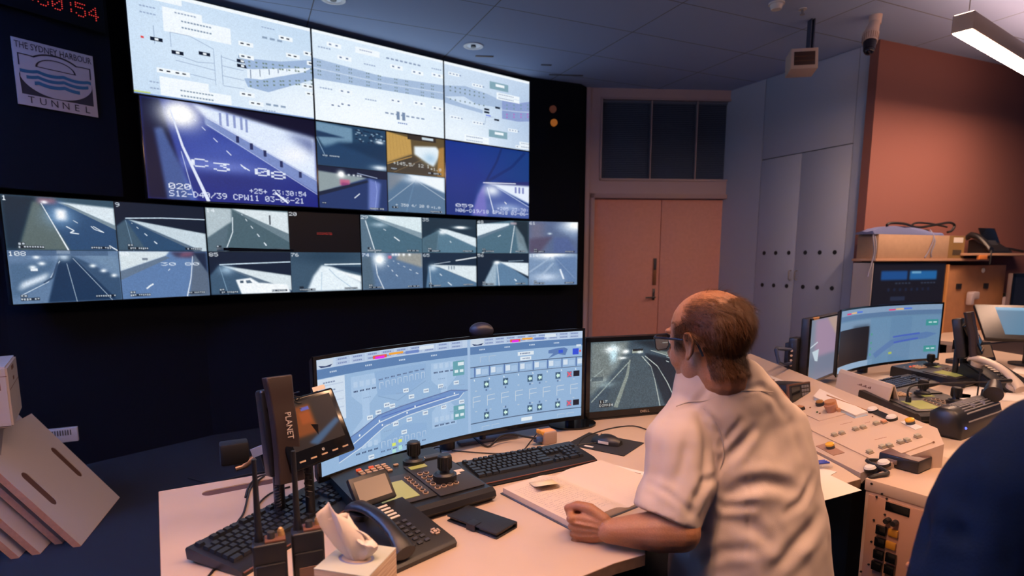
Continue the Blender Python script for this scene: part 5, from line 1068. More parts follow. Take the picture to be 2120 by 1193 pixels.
for (a, b_, lb) in (((990, 440), (1178, 520), 'two white puck knobs joined by a black bar above the button panel'), ((970, 1022), (1100, 972), 'two white puck knobs at the near corner of the console beside the black box')):
    pk = thing('puck_pair', sl(*zc(*a)), lb, 'knobs'); q0, q1 = sl(*zc(*a)), sl(*zc(*b_)); d_ = (q1-q0).normalized(); s_ = SN.cross(d_)*.012
    bb = B(); bb.hexa([q0-s_, q1-s_, q1+s_, q0+s_], [q0-s_+SN*.006, q1-s_+SN*.006, q1+s_+SN*.006, q0+s_+SN*.006]); child('bar', bb, BLK, pk)
    for q_ in (q0, q1):
        bb = B(); bb.cyl(q_, q_+SN*.010, .019, seg=24); child('base_ring', bb, BLK, pk); bb = B(); bb.cyl(q_+SN*.010, q_+SN*.016, .018, .014, 24); child('puck', bb, WHP, pk)
# radio set with keypad
q0 = sl(1633, 839); Mr = frame3(q0, azv(62), UP) @ Matrix.Rotation(math.radians(-8), 4, 'X') @ Matrix.Diagonal((1, 1.45, 1, 1))     # x along front, y up, z towards the viewer
rd = thing('radio_set', q0, 'black two-way radio set with small screen and keypad on the console behind the man', 'radio')
bb = B(Mr); bb.box(0, .145, .003, .060, -.16, 0, .006); child('body', bb, BLK, rd)
bb = B(Mr); bb.box(-.002, .147, .001, .062, -.008, .004, .003); child('front_frame', bb, mat('copper_frame', (.14, .07, .045), .35, .4), rd)
bb = B(Mr); bb.box(.004, .141, .006, .057, .003, .006, .001); child('front_panel', bb, BLK, rd)
bb = B(Mr); bb.box(.016, .07, .014, .052, .006, .0068); child('display', bb, BLG, rd)
b2 = B(); b2.box(-.0065, .0065, -.004, .004, 0, .003, .001); copies(b2, mat('grey_key', (.14, .15, .19), .4), 'keypad_key', rd, [Mr @ T_((.088+.0165*i, .015+.0115*j, .006)) for i in range(3) for j in range(4)])
bb = B(); bb.tube([sl(1622, 838, .03), sl(1616, 825, .04), sl(1610, 822, .03), sl(1605, 835, .004)], .0025, 6); child('cable', bb, CAB, rd)
mx_ = thing('folded_manual', sl(1745, 838), 'open white booklet lying on the console beside the radio set', 'booklet')
slab_on([zc(405, 310), zc(470, 235), zc(945, 465), zc(820, 500)], .010, 'pages', WPAP, mx_); slab_on([zc(405, 325), zc(465, 250), zc(940, 480), zc(815, 512)], .002, 'cover', mat('pale_blue_cover', (.35, .45, .55), .6), mx_)
fs = thing('printed_sheet', sl(1590, 790), 'white sheet with dark printed blocks lying behind the radio set', 'paper'); slab_on([(1560, 779), (1580, 772), (1665, 806), (1630, 822)], .0015, 'sheet', WPAP, fs); slab_on([(1572, 781), (1583, 778), (1605, 787), (1594, 792)], .0005, 'printed_block', mat('brown_ink', (0, 0, 0)), fs, .0018); slab_on([(1598, 793), (1612, 789), (1628, 797), (1612, 802)], .0005, 'printed_block', INK, fs, .0018)
bb = B(); bb.tube([sl(1712, 818, .012), sl(1800, 852, .006)], .0022, 8, smooth=False); single('pencil', bb, mat('pencil_brown', (.45, .22, .08), .5), 'brown pencil lying along the upper edge of the white booklet', 'pencil')
# rack unit with square keys, its top flush with the desk
RZ = .742; r0 = atz(1794, 991, RZ); r1 = atz(1891, 1019, RZ); rd_ = (r1-r0).normalized(); rn = Vector((-rd_.y, rd_.x, 0))
MR = frame3((r0.x, r0.y, 0), rd_, UP)           # x along the front, y up, z towards viewer
def rk(px, py): 
    n_ = Vector((rd_.y, -rd_.x, 0)); return MR.inverted() @ hit(px, py, r0, n_)
zr = lambda x, y: (1640+x/4.4167, 940+y/4.4167)
rack = thing('key_rack', (r0.x+.2, r0.y, 0), 'upright brown-pink metal cabinet with black square keys near the right foreground', 'cabinet')
yb_ = rk(*zr(650, 1085)).y
bb = B(MR); bb.box(0, .46, 0, RZ, -.42, 0, .003); child('body', bb, mat('rack_paint', (.52, .36, .29), .5), rack)
bb = B(MR); bb.box(-.002, .462, RZ-.035, RZ+.001, -.42, .004, .002); child('top_rim', bb, mat('rack_rim', (.56, .42, .33), .5), rack)
bb = B(MR); bb.box(.012, .45, yb_-.05, RZ-.045, 0, .006, .001); child('front_plate', bb, mat('rack_front', (.46, .26, .19), .5), rack)
b2 = B(); b2.box(-.014, .014, -.014, .014, 0, .012, .002)
copies(b2, BLG, 'square_key', rack, [MR @ T_((rk(*zr(x, y)).x, rk(*zr(x, y)).y, .006)) for x, y in ((832, 690), (820, 800), (808, 912), (790, 1015))]+[MR @ T_((rk(*zr(x, y)).x, rk(*zr(x, y)).y, .006)) for x, y in ((920, 945), (905, 1050))])
b2 = B(); b2.box(-.013, .013, -.011, .011, 0, .010, .002); copies(b2, mat('amber_key', (.50, .24, .03), .3, coat=.5), 'amber_key', rack, [MR @ T_((rk(*zr(x, y)).x, rk(*zr(x, y)).y, .006)) for x, y in ((940, 715), (918, 828))])
b2 = B(); b2.cyl((0, 0, 0), (0, 0, .022), .0085, .0075, 16); copies(b2, BLK, 'knob', rack, [MR @ T_((rk(*zr(x, y)).x, rk(*zr(x, y)).y, .006)) for x, y in ((893, 600), (958, 622))])
q_ = rk(*zr(965, 500)); bb = B(MR); bb.box(q_.x-.030, q_.x+.034, q_.y-.013, q_.y+.013, .005, .008, .001); child('dark_window', bb, BLG, rack)
b2 = B(); b2.cyl((0, 0, 0), (0, 0, .003), .0032, seg=10); copies(b2, BLK, 'screw_hole', rack, [MR @ T_((rk(*zr(x, y)).x, rk(*zr(x, y)).y, .006)) for x, y in ((832, 362), (783, 388), (876, 405), (858, 550), (758, 600), (735, 797), (710, 1005), (640, 1070))]+[MR @ T_((rk(*zr(733, 270)).x, rk(*zr(733, 270)).y, .003))])
# black power box
c4 = [atz(*p, RZ+.040) for p in ((1844, 946.5), (1895, 929), (1932, 935), (1889, 958))]; cc = (c4[0]+c4[2])/2
Mb = fr((cc.x-.028, cc.y-.004, RZ+.003), math.degrees(math.atan2((c4[3]-c4[0]).x, (c4[3]-c4[0]).y))); pbx = thing('power_box', Mb.translation, 'black power supply box with a thick cable on top of the key cabinet', 'power supply')
bb = B(Mb); bb.box(-.055, .06, -.045, .05, 0, .038, .004); child('body', bb, BLK, pbx)
bb = B(Mb); bb.box(-.053, .058, -.043, .048, .0375, .039, .001); child('lid', bb, mat('lid_brown', (.10, .05, .045), .45), pbx)
bb = B(Mb); bb.box(-.03, .0, -.049, -.044, .012, .026, .001); child('socket', bb, mat('socket_grey', (.2, .15, .14), .5), pbx)
bb = B(); qk = Mb @ Vector((-.04, -.05, .015)); bb.tube([qk, qk+Vector((-.05, .0, .0)), atz(1838, 978, RZ+.01), atz(1815, 985, RZ+.008), atz(1800, 990, RZ), atz(1790, 1000, .70), atz(1776, 1012, .62)], .006, 8); child('cable', bb, CAB, pbx)
# sheets and glasses on the desk beside the man
bb = B(); a4 = [atz(*p, D+.0035) for p in ((1682, 999), (1717, 984), (1784, 1016), (1693, 1041))]; bb.hexa(a4, [p+UP*.0012 for p in a4]); single('blank_sheet', bb, WPAP, 'blank white sheet overhanging the desk edge right of the man', 'paper', sm=False)
bb = B(); a4 = [atz(*p, D+.0006) for p in ((1640, 985), (1665, 962), (1732, 978), (1690, 1002))]; bb.hexa(a4, [p+UP*.0018 for p in a4]); single('note_pad', bb, WPAP, 'white note pad under the clear pen case beside the man', 'paper', sm=False)
qg = atz(1690, 966, D+.006); Mg = fr((qg.x, qg.y, D+.0026), 75); gl = thing('pen_case', qg, 'clear pen case with blue pens on the note pad beside the man', 'pen case')
bb = B(Mg); bb.box(-.05, .05, -.02, .02, 0, .012, .005, 3); child('case', bb, mat('clear_plastic', (.6, .6, .65), .2, alpha=.35), gl)
for y in (-.008, .002, .011): bb = B(Mg); bb.cyl((-.042, y, .016), (.042, y, .016), .0035, seg=8); child('pen', bb, mat('blue_pen', (.03, .06, .45), .3), gl)
# ================================================================ SECOND WORKSTATION
d2 = thing('side_desk', (2.3, 3.2, 0), 'beige side desk with cluttered second workstation behind the console ridge', 'desk')
P2 = [(1.42, 1.92), (1.425, 3.0), (1.62, 3.42), (2.5, 4.05), (3.6, 4.35), (3.7, 3.6), (3.0, 2.95), (2.55, 2.3), (2.1, 1.95)]
bb = B(); bb.prism(P2, D-.03, D); child('worktop', bb, DESK, d2, sm=False)
for x, y in ((1.6, 2.1), (1.7, 3.3), (3.3, 4.1), (3.2, 3.3)): bb = B(); bb.box(x-.03, x+.03, y-.03, y+.03, 0, D-.03, .004); child('leg', bb, DGR, d2)
d3 = thing('wall_bench', (4.0, 4.9, 0), 'far beige bench along the orange wall below the shelves', 'desk')
bA, bB_ = OP+ov*.35, OP+ov*3.6; nn_ = Vector((ov.y, -ov.x, 0))
bb = B(); bb.prism([(p.x, p.y) for p in (bA, bA+nn_*.62, bB_+nn_*.62, bB_)], D-.03, D); child('worktop', bb, DESK, d3, sm=False)
bb = B(); bb.prism([(p.x, p.y) for p in (bA+nn_*.56, bA+nn_*.60, bB_+nn_*.60, bB_+nn_*.56)], 0, D-.03); child('front_board', bb, mat('bench_board', (.42, .30, .24), .6), d3, sm=False)
def uw2_canvas():
    c = Cv(300, 150, (104, 140, 172)); c.rect(0, 0, 1, .1, (134, 160, 190)); c.rect(0, .1, 1, .18, (92, 124, 162)); c.rect(.0, .2, .4, .4, (120, 150, 180)); 
    for x in (.1, .57): c.rect(x, .06, x+.06, .085, (230, 60, 120)); c.rect(x+.065, .055, x+.13, .08, (240, 190, 130)); c.rect(x+.135, .05, x+.2, .075, (80, 120, 220))
    c.rect(.01, .32, .39, .9, (26, 20, 22), 1); c.rect(.2, .32, .39, .85, (8, 12, 22), soft=.02); c.rect(.0, .9, .45, 1, (150, 178, 206)); c.rect(.4, .2, 1, 1, (108, 146, 180), .8); c.rect(.6, .2, .78, 1, (100, 138, 174), .8)
    c.poly([(.45, .82), (.62, .6), (.9, .5), (.98, .54), (.9, .62), (.65, .68), (.48, .9)], (88, 124, 176), .9); c.line([(.63, .56), (.85, .52)], .03, (70, 100, 190)); c.line([(.64, .66), (.84, .61)], .03, (70, 100, 190))
    for y in (.28, .76): c.rect(.89, y, .98, y+.11, (60, 150, 150)); c.rect(.91, y+.04, .935, y+.06, (210, 235, 240)); c.rect(.945, y+.04, .97, y+.06, (210, 235, 240))
    for y in (.45, .6, .7, .8): c.rect(.415, y, .43, y+.04, (80, 160, 140))
    c.rect(.6, .82, .63, .86, (170, 190, 90)); c.grain(.02); return c
m2, m2f, M2M = curved_monitor('curved_monitor', 'smaller-looking curved monitor on the side desk with a dark window at its left', Vector((1.735, 3.095, 0)), Vector((2.655, 3.63, 0)), .078, .785, 1.122, uw2_canvas())
def mt_canvas():  # pinkish reflection of the room painted into the screen picture
    c = Cv(90, 120, (120, 132, 150)); c.poly([(.15, 0), (.6, 0), (1, .5), (1, 1), (.2, 1)], (156, 132, 156), soft=.05); c.poly([(.5, 0), (1, 0), (1, .5)], (176, 150, 140), soft=.03); c.rect(0, .62, 1, 1, (104, 118, 138), .8, .04); c.poly([(.1, .52), (.3, .5), (.28, .7), (.2, .68)], (190, 205, 215)); c.line([(.02, .45), (.25, .38)], .02, (200, 212, 220)); return c
ra, rb = ray(1676, 700), ray(1741, 700); pa = Vector((ra.x/ra.y*2.93, 2.93, 0)); pb_ = Vector((rb.x/rb.y*3.28, 3.28, 0))
azm = math.degrees(math.atan2((pb_-pa).x, (pb_-pa).y))
m3, M3 = flat_monitor('flat_monitor', 'flat monitor seen almost edge-on left of the side desk monitor', (pa.x, pa.y), azm, (pb_-pa).length, .34, .76, cv=mt_canvas(), bz=.008, bot=.012, smat=None)
bb = B(M3); bb.box(.03, .11, -.004, .001, .331, .345); child('sticker', bb, mat('peach_sticker', (.7, .42, .2), .5), m3)
bb = B(M3); bb.box(-.03, .06, .045, .09, .06, .24, .006); bb.box(-.01, .10, .05, .10, -.04, .12, .004); child('mount_plate', bb, BLK, m3)
for z in (.10, .125, .15, .175): bb = B(M3); bb.cyl((-.03, .07, z), (-.034, .07, z), .006, seg=10); child('round_button', bb, mat('pale_dot', (.6, .5, .42), .4), m3)
bb = B(M3); bb.tube([(-.02, .07, .18), (-.10, .12, .19), (-.16, .10, .19), (-.165, .08, .13), (-.10, .08, .11), (-.03, .07, .11)], .009, 8, smooth=False); child('bracket_arm', bb, mat('bracket_blue', (.04, .06, .12), .35, .4), m3)
bb = B(M3); bb.box(.06, .12, .1, .14, -.04, .2, .004); child('stand_column', bb, BLK, m3)
keyboard(fr((2.09, 3.085, D+.002), 57), 'black keyboard in front of the side desk monitor', .44, .15)
def T_to(src, loc, rot): return Matrix.Translation(Vector(loc)) @ Matrix.Rotation(math.radians(rot), 4, 'Z') @ Matrix.Translation(-Vector(src))
q = atz(1962, 783, D); copy_tree(jc, T_to(MJ.translation, (q.x, q.y, D), -6), 'camera control keyboard with pale buttons at the right end of the side desk monitor', 'camera control keyboards')
jc['group'] = 'camera control keyboards'
q = atz(1938, 852, D); copy_tree(jc, T_to(MJ.translation, (q.x, q.y, D), -30), 'camera control keyboard with green displays beside the gooseneck microphone', 'camera control keyboards')
q = atz(1990, 790, D); copy_tree(vp, T_to(vpP, (q.x, q.y, D), 0), 'black video telephone beside the right edge of the side desk monitor', 'video telephones')
q = atz(2068, 800, D); desk_phone(fr((q.x, q.y, D), 78, 12), 'desk telephone with a pale grey handset on the side desk', hs_mat=mat('pale_handset', (.62, .55, .50), .4), scale=1.35)
# gooseneck microphone
g0 = atz(1878, 856, D); Yg = g0.y
gm = thing('gooseneck_microphone', g0, 'black gooseneck microphone arching over the side desk', 'microphone')
bb = B(fr(g0, 100)); bb.box(-.06, .09, -.04, .04, 0, .02, .006); child('base', bb, mat('mic_base', (.07, .035, .03), .45), gm)
bb = B(); bb.cyl(g0+UP*.02, g0+UP*.075, .014, .010, 16); bb.tube([g0+UP*.07, atY(1879, 814, Yg), atY(1886, 801, Yg+.01), atY(1905, 797, Yg+.03), atY(1960, 794, Yg+.08), atY(2058, 790, Yg+.15)], .0042, 8); child('neck', bb, CAB, gm)
bb = B(); bb.cyl(atY(2056, 790, Yg+.15), atY(2092, 788.5, Yg+.17), .010, .010, 16); child('capsule', bb, BLK, gm)
bb = B(); bb.cyl(atY(2061, 790, Yg+.15), atY(2064, 790, Yg+.152), .0105, .0105, 16); child('capsule_ring', bb, mat('copper_cap', (0, 0, 0)), gm)
# long tent card behind the ridge
t0, t1_ = atz(1738, 812, D), atz(1846, 852, D); td = (t1_-t0).normalized(); Mt2 = frame3((t0.x, t0.y, D), td, Vector((-td.y, td.x, 0))); tl = (t1_-t0).length
tc_ = thing('tent_card', t0, 'long cream tent-shaped name card standing behind the console ridge', 'sign')
bb = B(Mt2); bb.loft([[(x, y, z) for y, z in ((-.03, 0), (-.012, .105), (-.004, .120), (.004, .120), (.05, 0), (.046, 0), (.002, .114), (-.002, .112), (-.026, 0))] for x in (0, tl)]); child('card', bb, PAP, tc_, sm=False)
bb = B(Mt2)
for k in range(9): bb.box(tl*.42+.011*k, tl*.42+.011*k+.008, -.0175, -.0150, .070, .076+.004*(k % 3))
for k in range(12): bb.box(tl*.36+.011*k, tl*.36+.011*k+.008, -.0205, -.0175, .05, .055)
child('printed_text', bb, mat('brown_ink', (0, 0, 0)), tc_, kind='stuff')
# louvred black unit with a cylindrical end
c0, c1 = atz(1955, 905, D), atz(2085, 858, D); cd_ = (c1-c0).normalized(); ML = frame3((c0.x, c0.y, D), cd_, Vector((-cd_.y, cd_.x, 0))); ll = .42
ML = ML @ Matrix.Scale(.92, 4)
lv = thing('heater_fan', c0, 'long black louvred desk fan in front of the second person', 'fan')
rings = []
for x, s_ in ((-.02, .75), (-.01, .95), (0, 1), (ll*.9, 1), (ll, .92), (ll+.012, .7)):
    rings.append([(x, .0+.06*s_*cy, .062+.062*s_*cz) for cy, cz in ((-1, -1), (-1.05, -.2), (-.8, .65), (-.3, 1), (.5, 1), (1, .6), (1, -1))])
bb = B(ML); bb.loft(rings); child('housing', bb, BLK, lv)
bb = B(ML)
for k in range(9):
    q_ = k/8; y = -.058+.075*q_; z = float(np.interp(y, [-.063, -.048, -.018, .03], [.05, .102, .124, .124])); bb.box(.06, ll-.015, y-.0016, y+.0016, z-.002, z+.0035)
for x in (.16, .26): bb.box(x, x+.003, -.04, .02, .10, .1275)
child('louvres', bb, mat('louvre_grey', (.26, .27, .32), .35), lv, kind='stuff')
bb = B(ML); bb.cyl((.37, -.03, .15), (.47, .0, .170), .036, .026, 20); bb.cyl((.345, -.04, .145), (.37, -.03, .15), .036, .036, 20); bb.cyl((.38, .0, .08), (.40, .0, .15), .022, seg=14); child('motor_end', bb, BLK, lv)
bb = B(ML); bb.sph((.02, -.064, .05), .005); child('blue_light', bb, emit('blue_led', (.1, .15, 1), 2.), lv)
bb = B(); a0 = atz(2021, 840, D); bb.cyl(a0, a0+UP*.02, .012, seg=12); bb.cyl(a0+UP*.015, a0+UP*.165, .0035, .003, 8); bb.cyl(a0+UP*.16, a0+UP*.175, .0055, seg=10); single('antenna', bb, BLK, 'short black antenna standing behind the louvred fan', 'antenna')
def paper(pts, label, z=D+.0006, m=WPAP, th=.0012):
    a = [atz(*p, z) for p in pts]; bb = B(); bb.hexa(a, [p+UP*th for p in a]); return single('paper_sheet', bb, m, label, 'paper', 'papers on the side desk', sm=False)
paper([(1985, 825), (2000, 800), (2060, 803), (2058, 822)], 'white sheet behind the antenna on the side desk')
paper([(1958, 838), (1972, 812), (2010, 818), (2006, 840)], 'white sheet beside the green-display control keyboard')
paper([(2075, 830), (2090, 800), (2120, 803), (2120, 832)], 'white sheet at the right edge of the side desk')
paper([(1805, 790), (1830, 778), (1918, 770), (1925, 779)], 'pale sheet under the side desk monitor', m=PAP)
paper([(2092, 770), (2104, 760), (2120, 762), (2120, 776)], 'white sheet right of the side desk telephone')
nb = atz(1846, 762, D+.03); bb = B(fr((nb.x, nb.y-.12, D), 60)); bb.box(-.03, .02, -.003, .003, 0, .055, .002, M=Matrix.Rotation(math.radians(15), 4, 'Y')); single('yellow_tag', bb, mat('tag_yellow', (.8, .5, .15), .5), 'small yellow tag below the side desk monitor', 'tag')
cable('orange-brown cable coiled below the side desk monitor', [atz(1858, 768, D+.004), atz(1880, 780, D+.004), atz(1905, 778, D+.004), atz(1920, 782, D+.004)], .004, mat('orange_cable', (.55, .25, .08), .5))
bb = B(fr(atz(1985, 750, D), 60)); bb.box(-.12, .12, -.03, .03, 0, .03, .008); single('cable_box', bb, BLK, 'black cable box behind the second video telephone', 'box')
# tilted touch screen at the right edge
t5 = thing('touch_screen', (3.15, 3.95, .72), 'black tilted touch screen with cyan picture at the right edge of the photo', 'monitor')
o5 = atY(2048, 700, 3.7); M5 = frame3(o5, azv(112), (.35, .62, .5))
bb = B(M5); bb.box(-.02, .55, 0, .34, -.03, 0, .008); child('housing', bb, BLK, t5)
q5 = lambda x, y: M5 @ Vector((x, y, .0008)); c5 = Cv(40, 30, (70, 120, 150)); c5.rect(0, 0, 1, .12, (120, 170, 200)); child('screen', screen_mesh('screen', c5, quad(q5(.09, .31), q5(.52, .31), q5(.09, .04), q5(.52, .04))), SCR, t5, sm=False)
bb = B(); m5 = M5 @ Vector((.26, .15, -.03)); bb.cyl((m5.x, m5.y, D), m5, .03, seg=16); bb.cyl((m5.x, m5.y, D), (m5.x, m5.y, D+.012), .1, seg=24); child('stand', bb, BLK, t5)
# ================================================================ ORANGE WALL: shelves and what they carry
def OW(s, z, off=0): return OP+ov*s+Vector((ov.y, -ov.x, 0))*off+UP*z
MO = frame3(OP, ov, -Vector((ov.y, -ov.x, 0)))      # x along the wall, y into the wall, z up
def os_(px, py, off=0):
    p = onwall(px, py, OP, OA, off); return (p-OP).dot(ov), p.z
SHM = mat('shelf_wood', (.50, .30, .20), .5)
TVO = .22
s0, z0 = os_(1813, 541, TVO); s1x, _ = os_(2050, 541, TVO)
bb = B(MO); bb.box(s0, s1x, -TVO, 0, 1.375, 1.398, .002); single('wall_shelf', bb, SHM, 'lower wall shelf on the orange wall carrying a long carton', 'shelf', 'wall shelves')
s2a, z2a = os_(2012, 527, .3); bb = B(MO); bb.box(s2a, s2a+1.2, -.30, 0, z2a-.01, z2a+.012, .002); single('wall_shelf', bb, SHM, 'upper wall shelf at the right edge carrying a telephone', 'shelf', 'wall shelves')
tvs0, tz0 = os_(1812, 549, TVO); tvs1, _ = os_(1965, 548, TVO)
tv = thing('television', OW((tvs0+tvs1)/2, .8, .2), 'dark television showing two blue reflections under the lower wall shelf', 'television')
bb = B(MO); bb.box(tvs0, tvs1, -TVO+.02, -.03, .72, 1.365, .006); child('housing', bb, mat('tv_navy', (.006, .01, .02), .3), tv)
def tv_canvas():
    c = Cv(140, 110, (7, 12, 24)); c.rect(.1, .1, .46, .23, (14, 70, 130), soft=.01); c.rect(.49, .1, .88, .23, (22, 92, 150), soft=.01); c.rect(.52, .11, .65, .14, (120, 170, 200), .8); specks(c, .3, .27, 5, .045, .03, .018, (50, 60, 80)); specks(c, .66, .27, 5, .045, .03, .018, (50, 60, 80))  # the two blue reflections are painted into the glowing picture
    specks(c, .2, .35, 8, .08, .03, .04, (14, 28, 52)); c.rect(.25, .47, .45, .53, (28, 38, 60)); specks(c, .2, .68, 8, .07, .04, .03, (12, 24, 44)); return c
q6 = lambda x, z: MO @ Vector((x, -TVO+.0185, z)); child('screen', screen_mesh('screen', tv_canvas(), quad(q6(tvs0+.02, 1.35), q6(tvs1-.02, 1.35), q6(tvs0+.02, .76), q6(tvs1-.02, .76))), SCR, tv, sm=False)
bb = B(MO); bb.box(tvs0-.012, tvs0-.004, -TVO+.01, -.03, .72, 1.36); child('side_trim', bb, mat('trim_pale', (.4, .38, .42), .4), tv)
w0, _ = os_(1968, 560, TVO); w1_, _ = os_(2045, 550, .02)
wb = thing('plywood_box', OW(w0, .72, .2), 'orange-brown plywood cabinet beside the dark television', 'cabinet')
bb = B(MO); bb.box(tvs1+.006, tvs1+.03, -TVO+.01, -.02, .72, 1.345); child('front_edge', bb, mat('ply_edge', (.62, .30, .10), .5), wb)
bb = B(MO); bb.box(tvs1+.03, w1_, -.18, -.02, .72, 1.335, .002); child('panel', bb, mat('plywood', (.40, .19, .09), .55, var=.08, scale=12), wb)
for px, py in ((1984, 593), (2040, 592)): s_, z_ = os_(px, py, .18); bb = B(MO); bb.box(s_-.035, s_+.035, -.190, -.18, z_-.025, z_+.025, .002); child('black_vent', bb, HOLE, wb)
s_, z_ = os_(2033, 560, .18); bb = B(MO); bb.sph((s_, -.19, z_), .02, (1, .6, 1.2)); child('white_knob', bb, WHP, wb)
# carton, blue cloth and cable loop on the lower shelf
cs0, _ = os_(1817, 520, .20); cs1, _ = os_(1995, 520, .20); csm, _ = os_(1963, 520, .20)
cb = thing('long_carton', OW((cs0+cs1)/2, 1.398, .15), 'long cardboard carton on the lower wall shelf', 'box')
bb = B(MO); bb.box(cs0, cs1, -.20, -.01, 1.399, 1.60, .002); child('carton', bb, mat('cardboard', (.42, .28, .19), .8, var=.05, scale=20), cb)
bb = B(MO); bb.box(csm, cs1+.001, -.202, -.199, 1.40, 1.599); child('end_panel', bb, mat('cardboard_dark', (.25, .15, .05), .8), cb)
bb = B(MO); bb.box(csm+.06, cs1-.03, -.2045, -.202, 1.54, 1.585); child('white_label', bb, WPAP, cb); bb = B(MO); bb.box(csm+.06, cs1-.04, -.2045, -.202, 1.43, 1.475); child('dark_print', bb, mat('dark_ink', (.06, .045, .03), .7), cb)
bb = B(MO); n = 12; rings = []
for i in range(15):
    q_ = i/14; x = cs0-.06+(csm-cs0-.02)*q_; h = .055*math.sin(math.pi*min(1, q_*1.15))**.6+.012
    rings.append([(x, -.20+.17*k/n, 1.602+(h*(.75+.3*math.sin(5*q_+k)) if 0 < k < n else 0)*.9+(.012 if k else 0)) for k in range(n+1)]+[(x, -.20+.17*k/n, 1.600) for k in range(n, -1, -1)])
bb.loft(rings); cloth = single('blue_cloth', bb, mat('blue_fabric', (.12, .15, .32), .9, bump=.6, scale=60), 'blue cloth bag draped over the long carton', 'cloth')
bb = B(MO)
for pts in ([(cs0-.05, -.18, 1.61), (cs0-.07, -.21, 1.52), (cs0-.06, -.21, 1.42), (cs0-.11, -.21, 1.25)], [(cs0-.03, -.18, 1.61), (cs0-.04, -.21, 1.50), (cs0-.045, -.21, 1.38)], [(csm-.20, -.15, 1.65), (csm-.23, -.208, 1.58), (csm-.28, -.21, 1.47), (csm-.33, -.21, 1.405)], [(csm-.19, -.15, 1.64), (csm-.21, -.208, 1.55), (csm-.25, -.21, 1.45), (csm-.24, -.21, 1.41)]): bb.tube(pts, .006, 6)
child('strap', bb, mat('strap_grey', (.22, .22, .3), .8), cloth)
lo = lambda px, py, off=.12: MO @ Vector((os_(px, py, off)[0], -off, os_(px, py, off)[1]))
bb = B(); bb.tube([lo(1920, 478), lo(1890, 478), lo(1850, 480), lo(1838, 472), lo(1840, 463, .16), lo(1870, 463, .16), lo(1900, 471), lo(1935, 466), lo(1965, 461), lo(1976, 467), lo(1970, 478), lo(1962, 481)], .011, 8); bb.tube([lo(1885, 472), lo(1895, 462, .14), lo(1925, 463), lo(1960, 470)], .009, 8)
single('cable_loop', bb, CAB, 'loop of thick black cable on top of the blue cloth', 'cable')
# phone on upper shelf
s_, z_ = os_(2052, 505, .18); zt_ = z2a+.012
Ms2 = MO @ T_((s_, -.17, zt_)); pt_ = thing('desk_telephone', Ms2.translation, 'black desk telephone with raised display on the upper wall shelf', 'telephone', 'desk telephones')
bb = B(Ms2); bb.loft([[(x, y, z) for y, z in ((-.1, 0), (-.1, .02), (.06, .13), (.09, .12), (.09, 0))] for x in (-.17, .17)]); child('body', bb, BLK, pt_)
bb = B(Ms2); bb.loft([[(-.19+.06*math.cos(a)*.6, y, z+.03*math.sin(a)) for a in [math.tau*k/12 for k in range(12)]] for y, z in ((-.12, .03), (-.06, .10), (.0, .15), (.06, .17), (.09, .15))]); child('handset', bb, BLK, pt_)
bb = B(Ms2); bb.box(-.08, .17, -.006, .006, 0, .16, .004, M=T_((.02, .02, .09)) @ Matrix.Rotation(math.radians(-22), 4, 'X')); child('display_head', bb, BLG, pt_)
bb = B(Ms2); bb.box(-.05, .11, -.012, -.008, .02, .08, M=T_((.0, -.02, .05)) @ Matrix.Rotation(math.radians(-35), 4, 'X')); child('grey_keys', bb, DGR, pt_)
bb = B(Ms2); bb.tube([(.15, -.09, .02), (.22, .0, .05), (.32, .04, .05), (.45, .04, .04), (.55, 0, .02)], .012, 8); child('cable', bb, CAB, pt_)
bb = B(Ms2); bb.tube([(-.16, -.1, .04), (-.21, -.13, .0), (-.22, -.135, -.1)], .008, 8); child('hanging_cord', bb, CAB, pt_)
bb = B(MO); s_, z_ = os_(2035, 533, .3); bb.box(s_-.06, s_+.06, -.306, -.28, z_-.02, z_+.02, .004); single('orange_bracket', bb, mat('bracket_orange', (.7, .24, .06), .5), 'orange clip under the front of the upper wall shelf', 'clip')
# wall sockets and trunking
GPM = mat('pale_socket', (.40, .26, .24), .5)
s_, z_ = os_(2010, 618, .2); s9, _ = os_(2100, 665, .02)
bb = B(MO); bb.box(w1_-.0, s9+.6, -.05, -.002, .78, .86, .004); single('cable_trunking', bb, GPM, 'pale cable trunking along the orange wall above the bench', 'trunking')
for px, py, lb in ((2012, 615, 'white plug in the wall beside the plywood cabinet'), (2085, 625, 'tall pale plug adapter left of the wall monitor')):
    s_, z_ = os_(px, py, .2); bb = B(MO); bb.box(s_-.07, s_+.05, -.24, -.19, z_-.02, z_+.05, .01); bb.box(s_-.09, s_-.04, -.25, -.2, z_-.07, z_+.04, .01); bb.box(s_-.02, s_+.02, -.2, -.0, z_-.0, z_+.03); single('wall_plug', bb, mat('plug_white', (.46, .40, .42), .5), lb, 'plug', 'plugs on the orange wall')
bb = B(MO)
s_, z_ = os_(2030, 650, .1); bb.tube([(s_-.05, -.15, z_+.1), (s_+.1, -.12, z_+.02), (s_+.3, -.08, z_+.03), (s_+.5, -.08, z_+.06)], .014, 8); bb.tube([(s_+.15, -.1, z_), (s_+.08, -.1, z_-.15), (s_+.1, -.1, z_-.3)], .008, 6); single('wall_cable', bb, mat('cable_pink', (.34, .17, .14), .5), 'sagging cables between the wall plugs', 'cable')
m6s, m6z = os_(2098, 570, .3)
wm, M6 = flat_monitor('flat_monitor', 'grey-framed dark monitor cut off by the right edge of the photo', tuple(MO @ Vector((m6s, -.30, 0)))[:2], OA+4, .5, .40, .86, cv=Cv(8, 8, (8, 10, 18)), bz=.035, bot=.035)
wm.children[1].data.materials[0] = mat('monitor_grey', (.16, .12, .12), .45)
bb = B(M6); bb.box(.22, .28, .04, .28, .1, .2, .01); child('wall_arm', bb, DGR, wm)
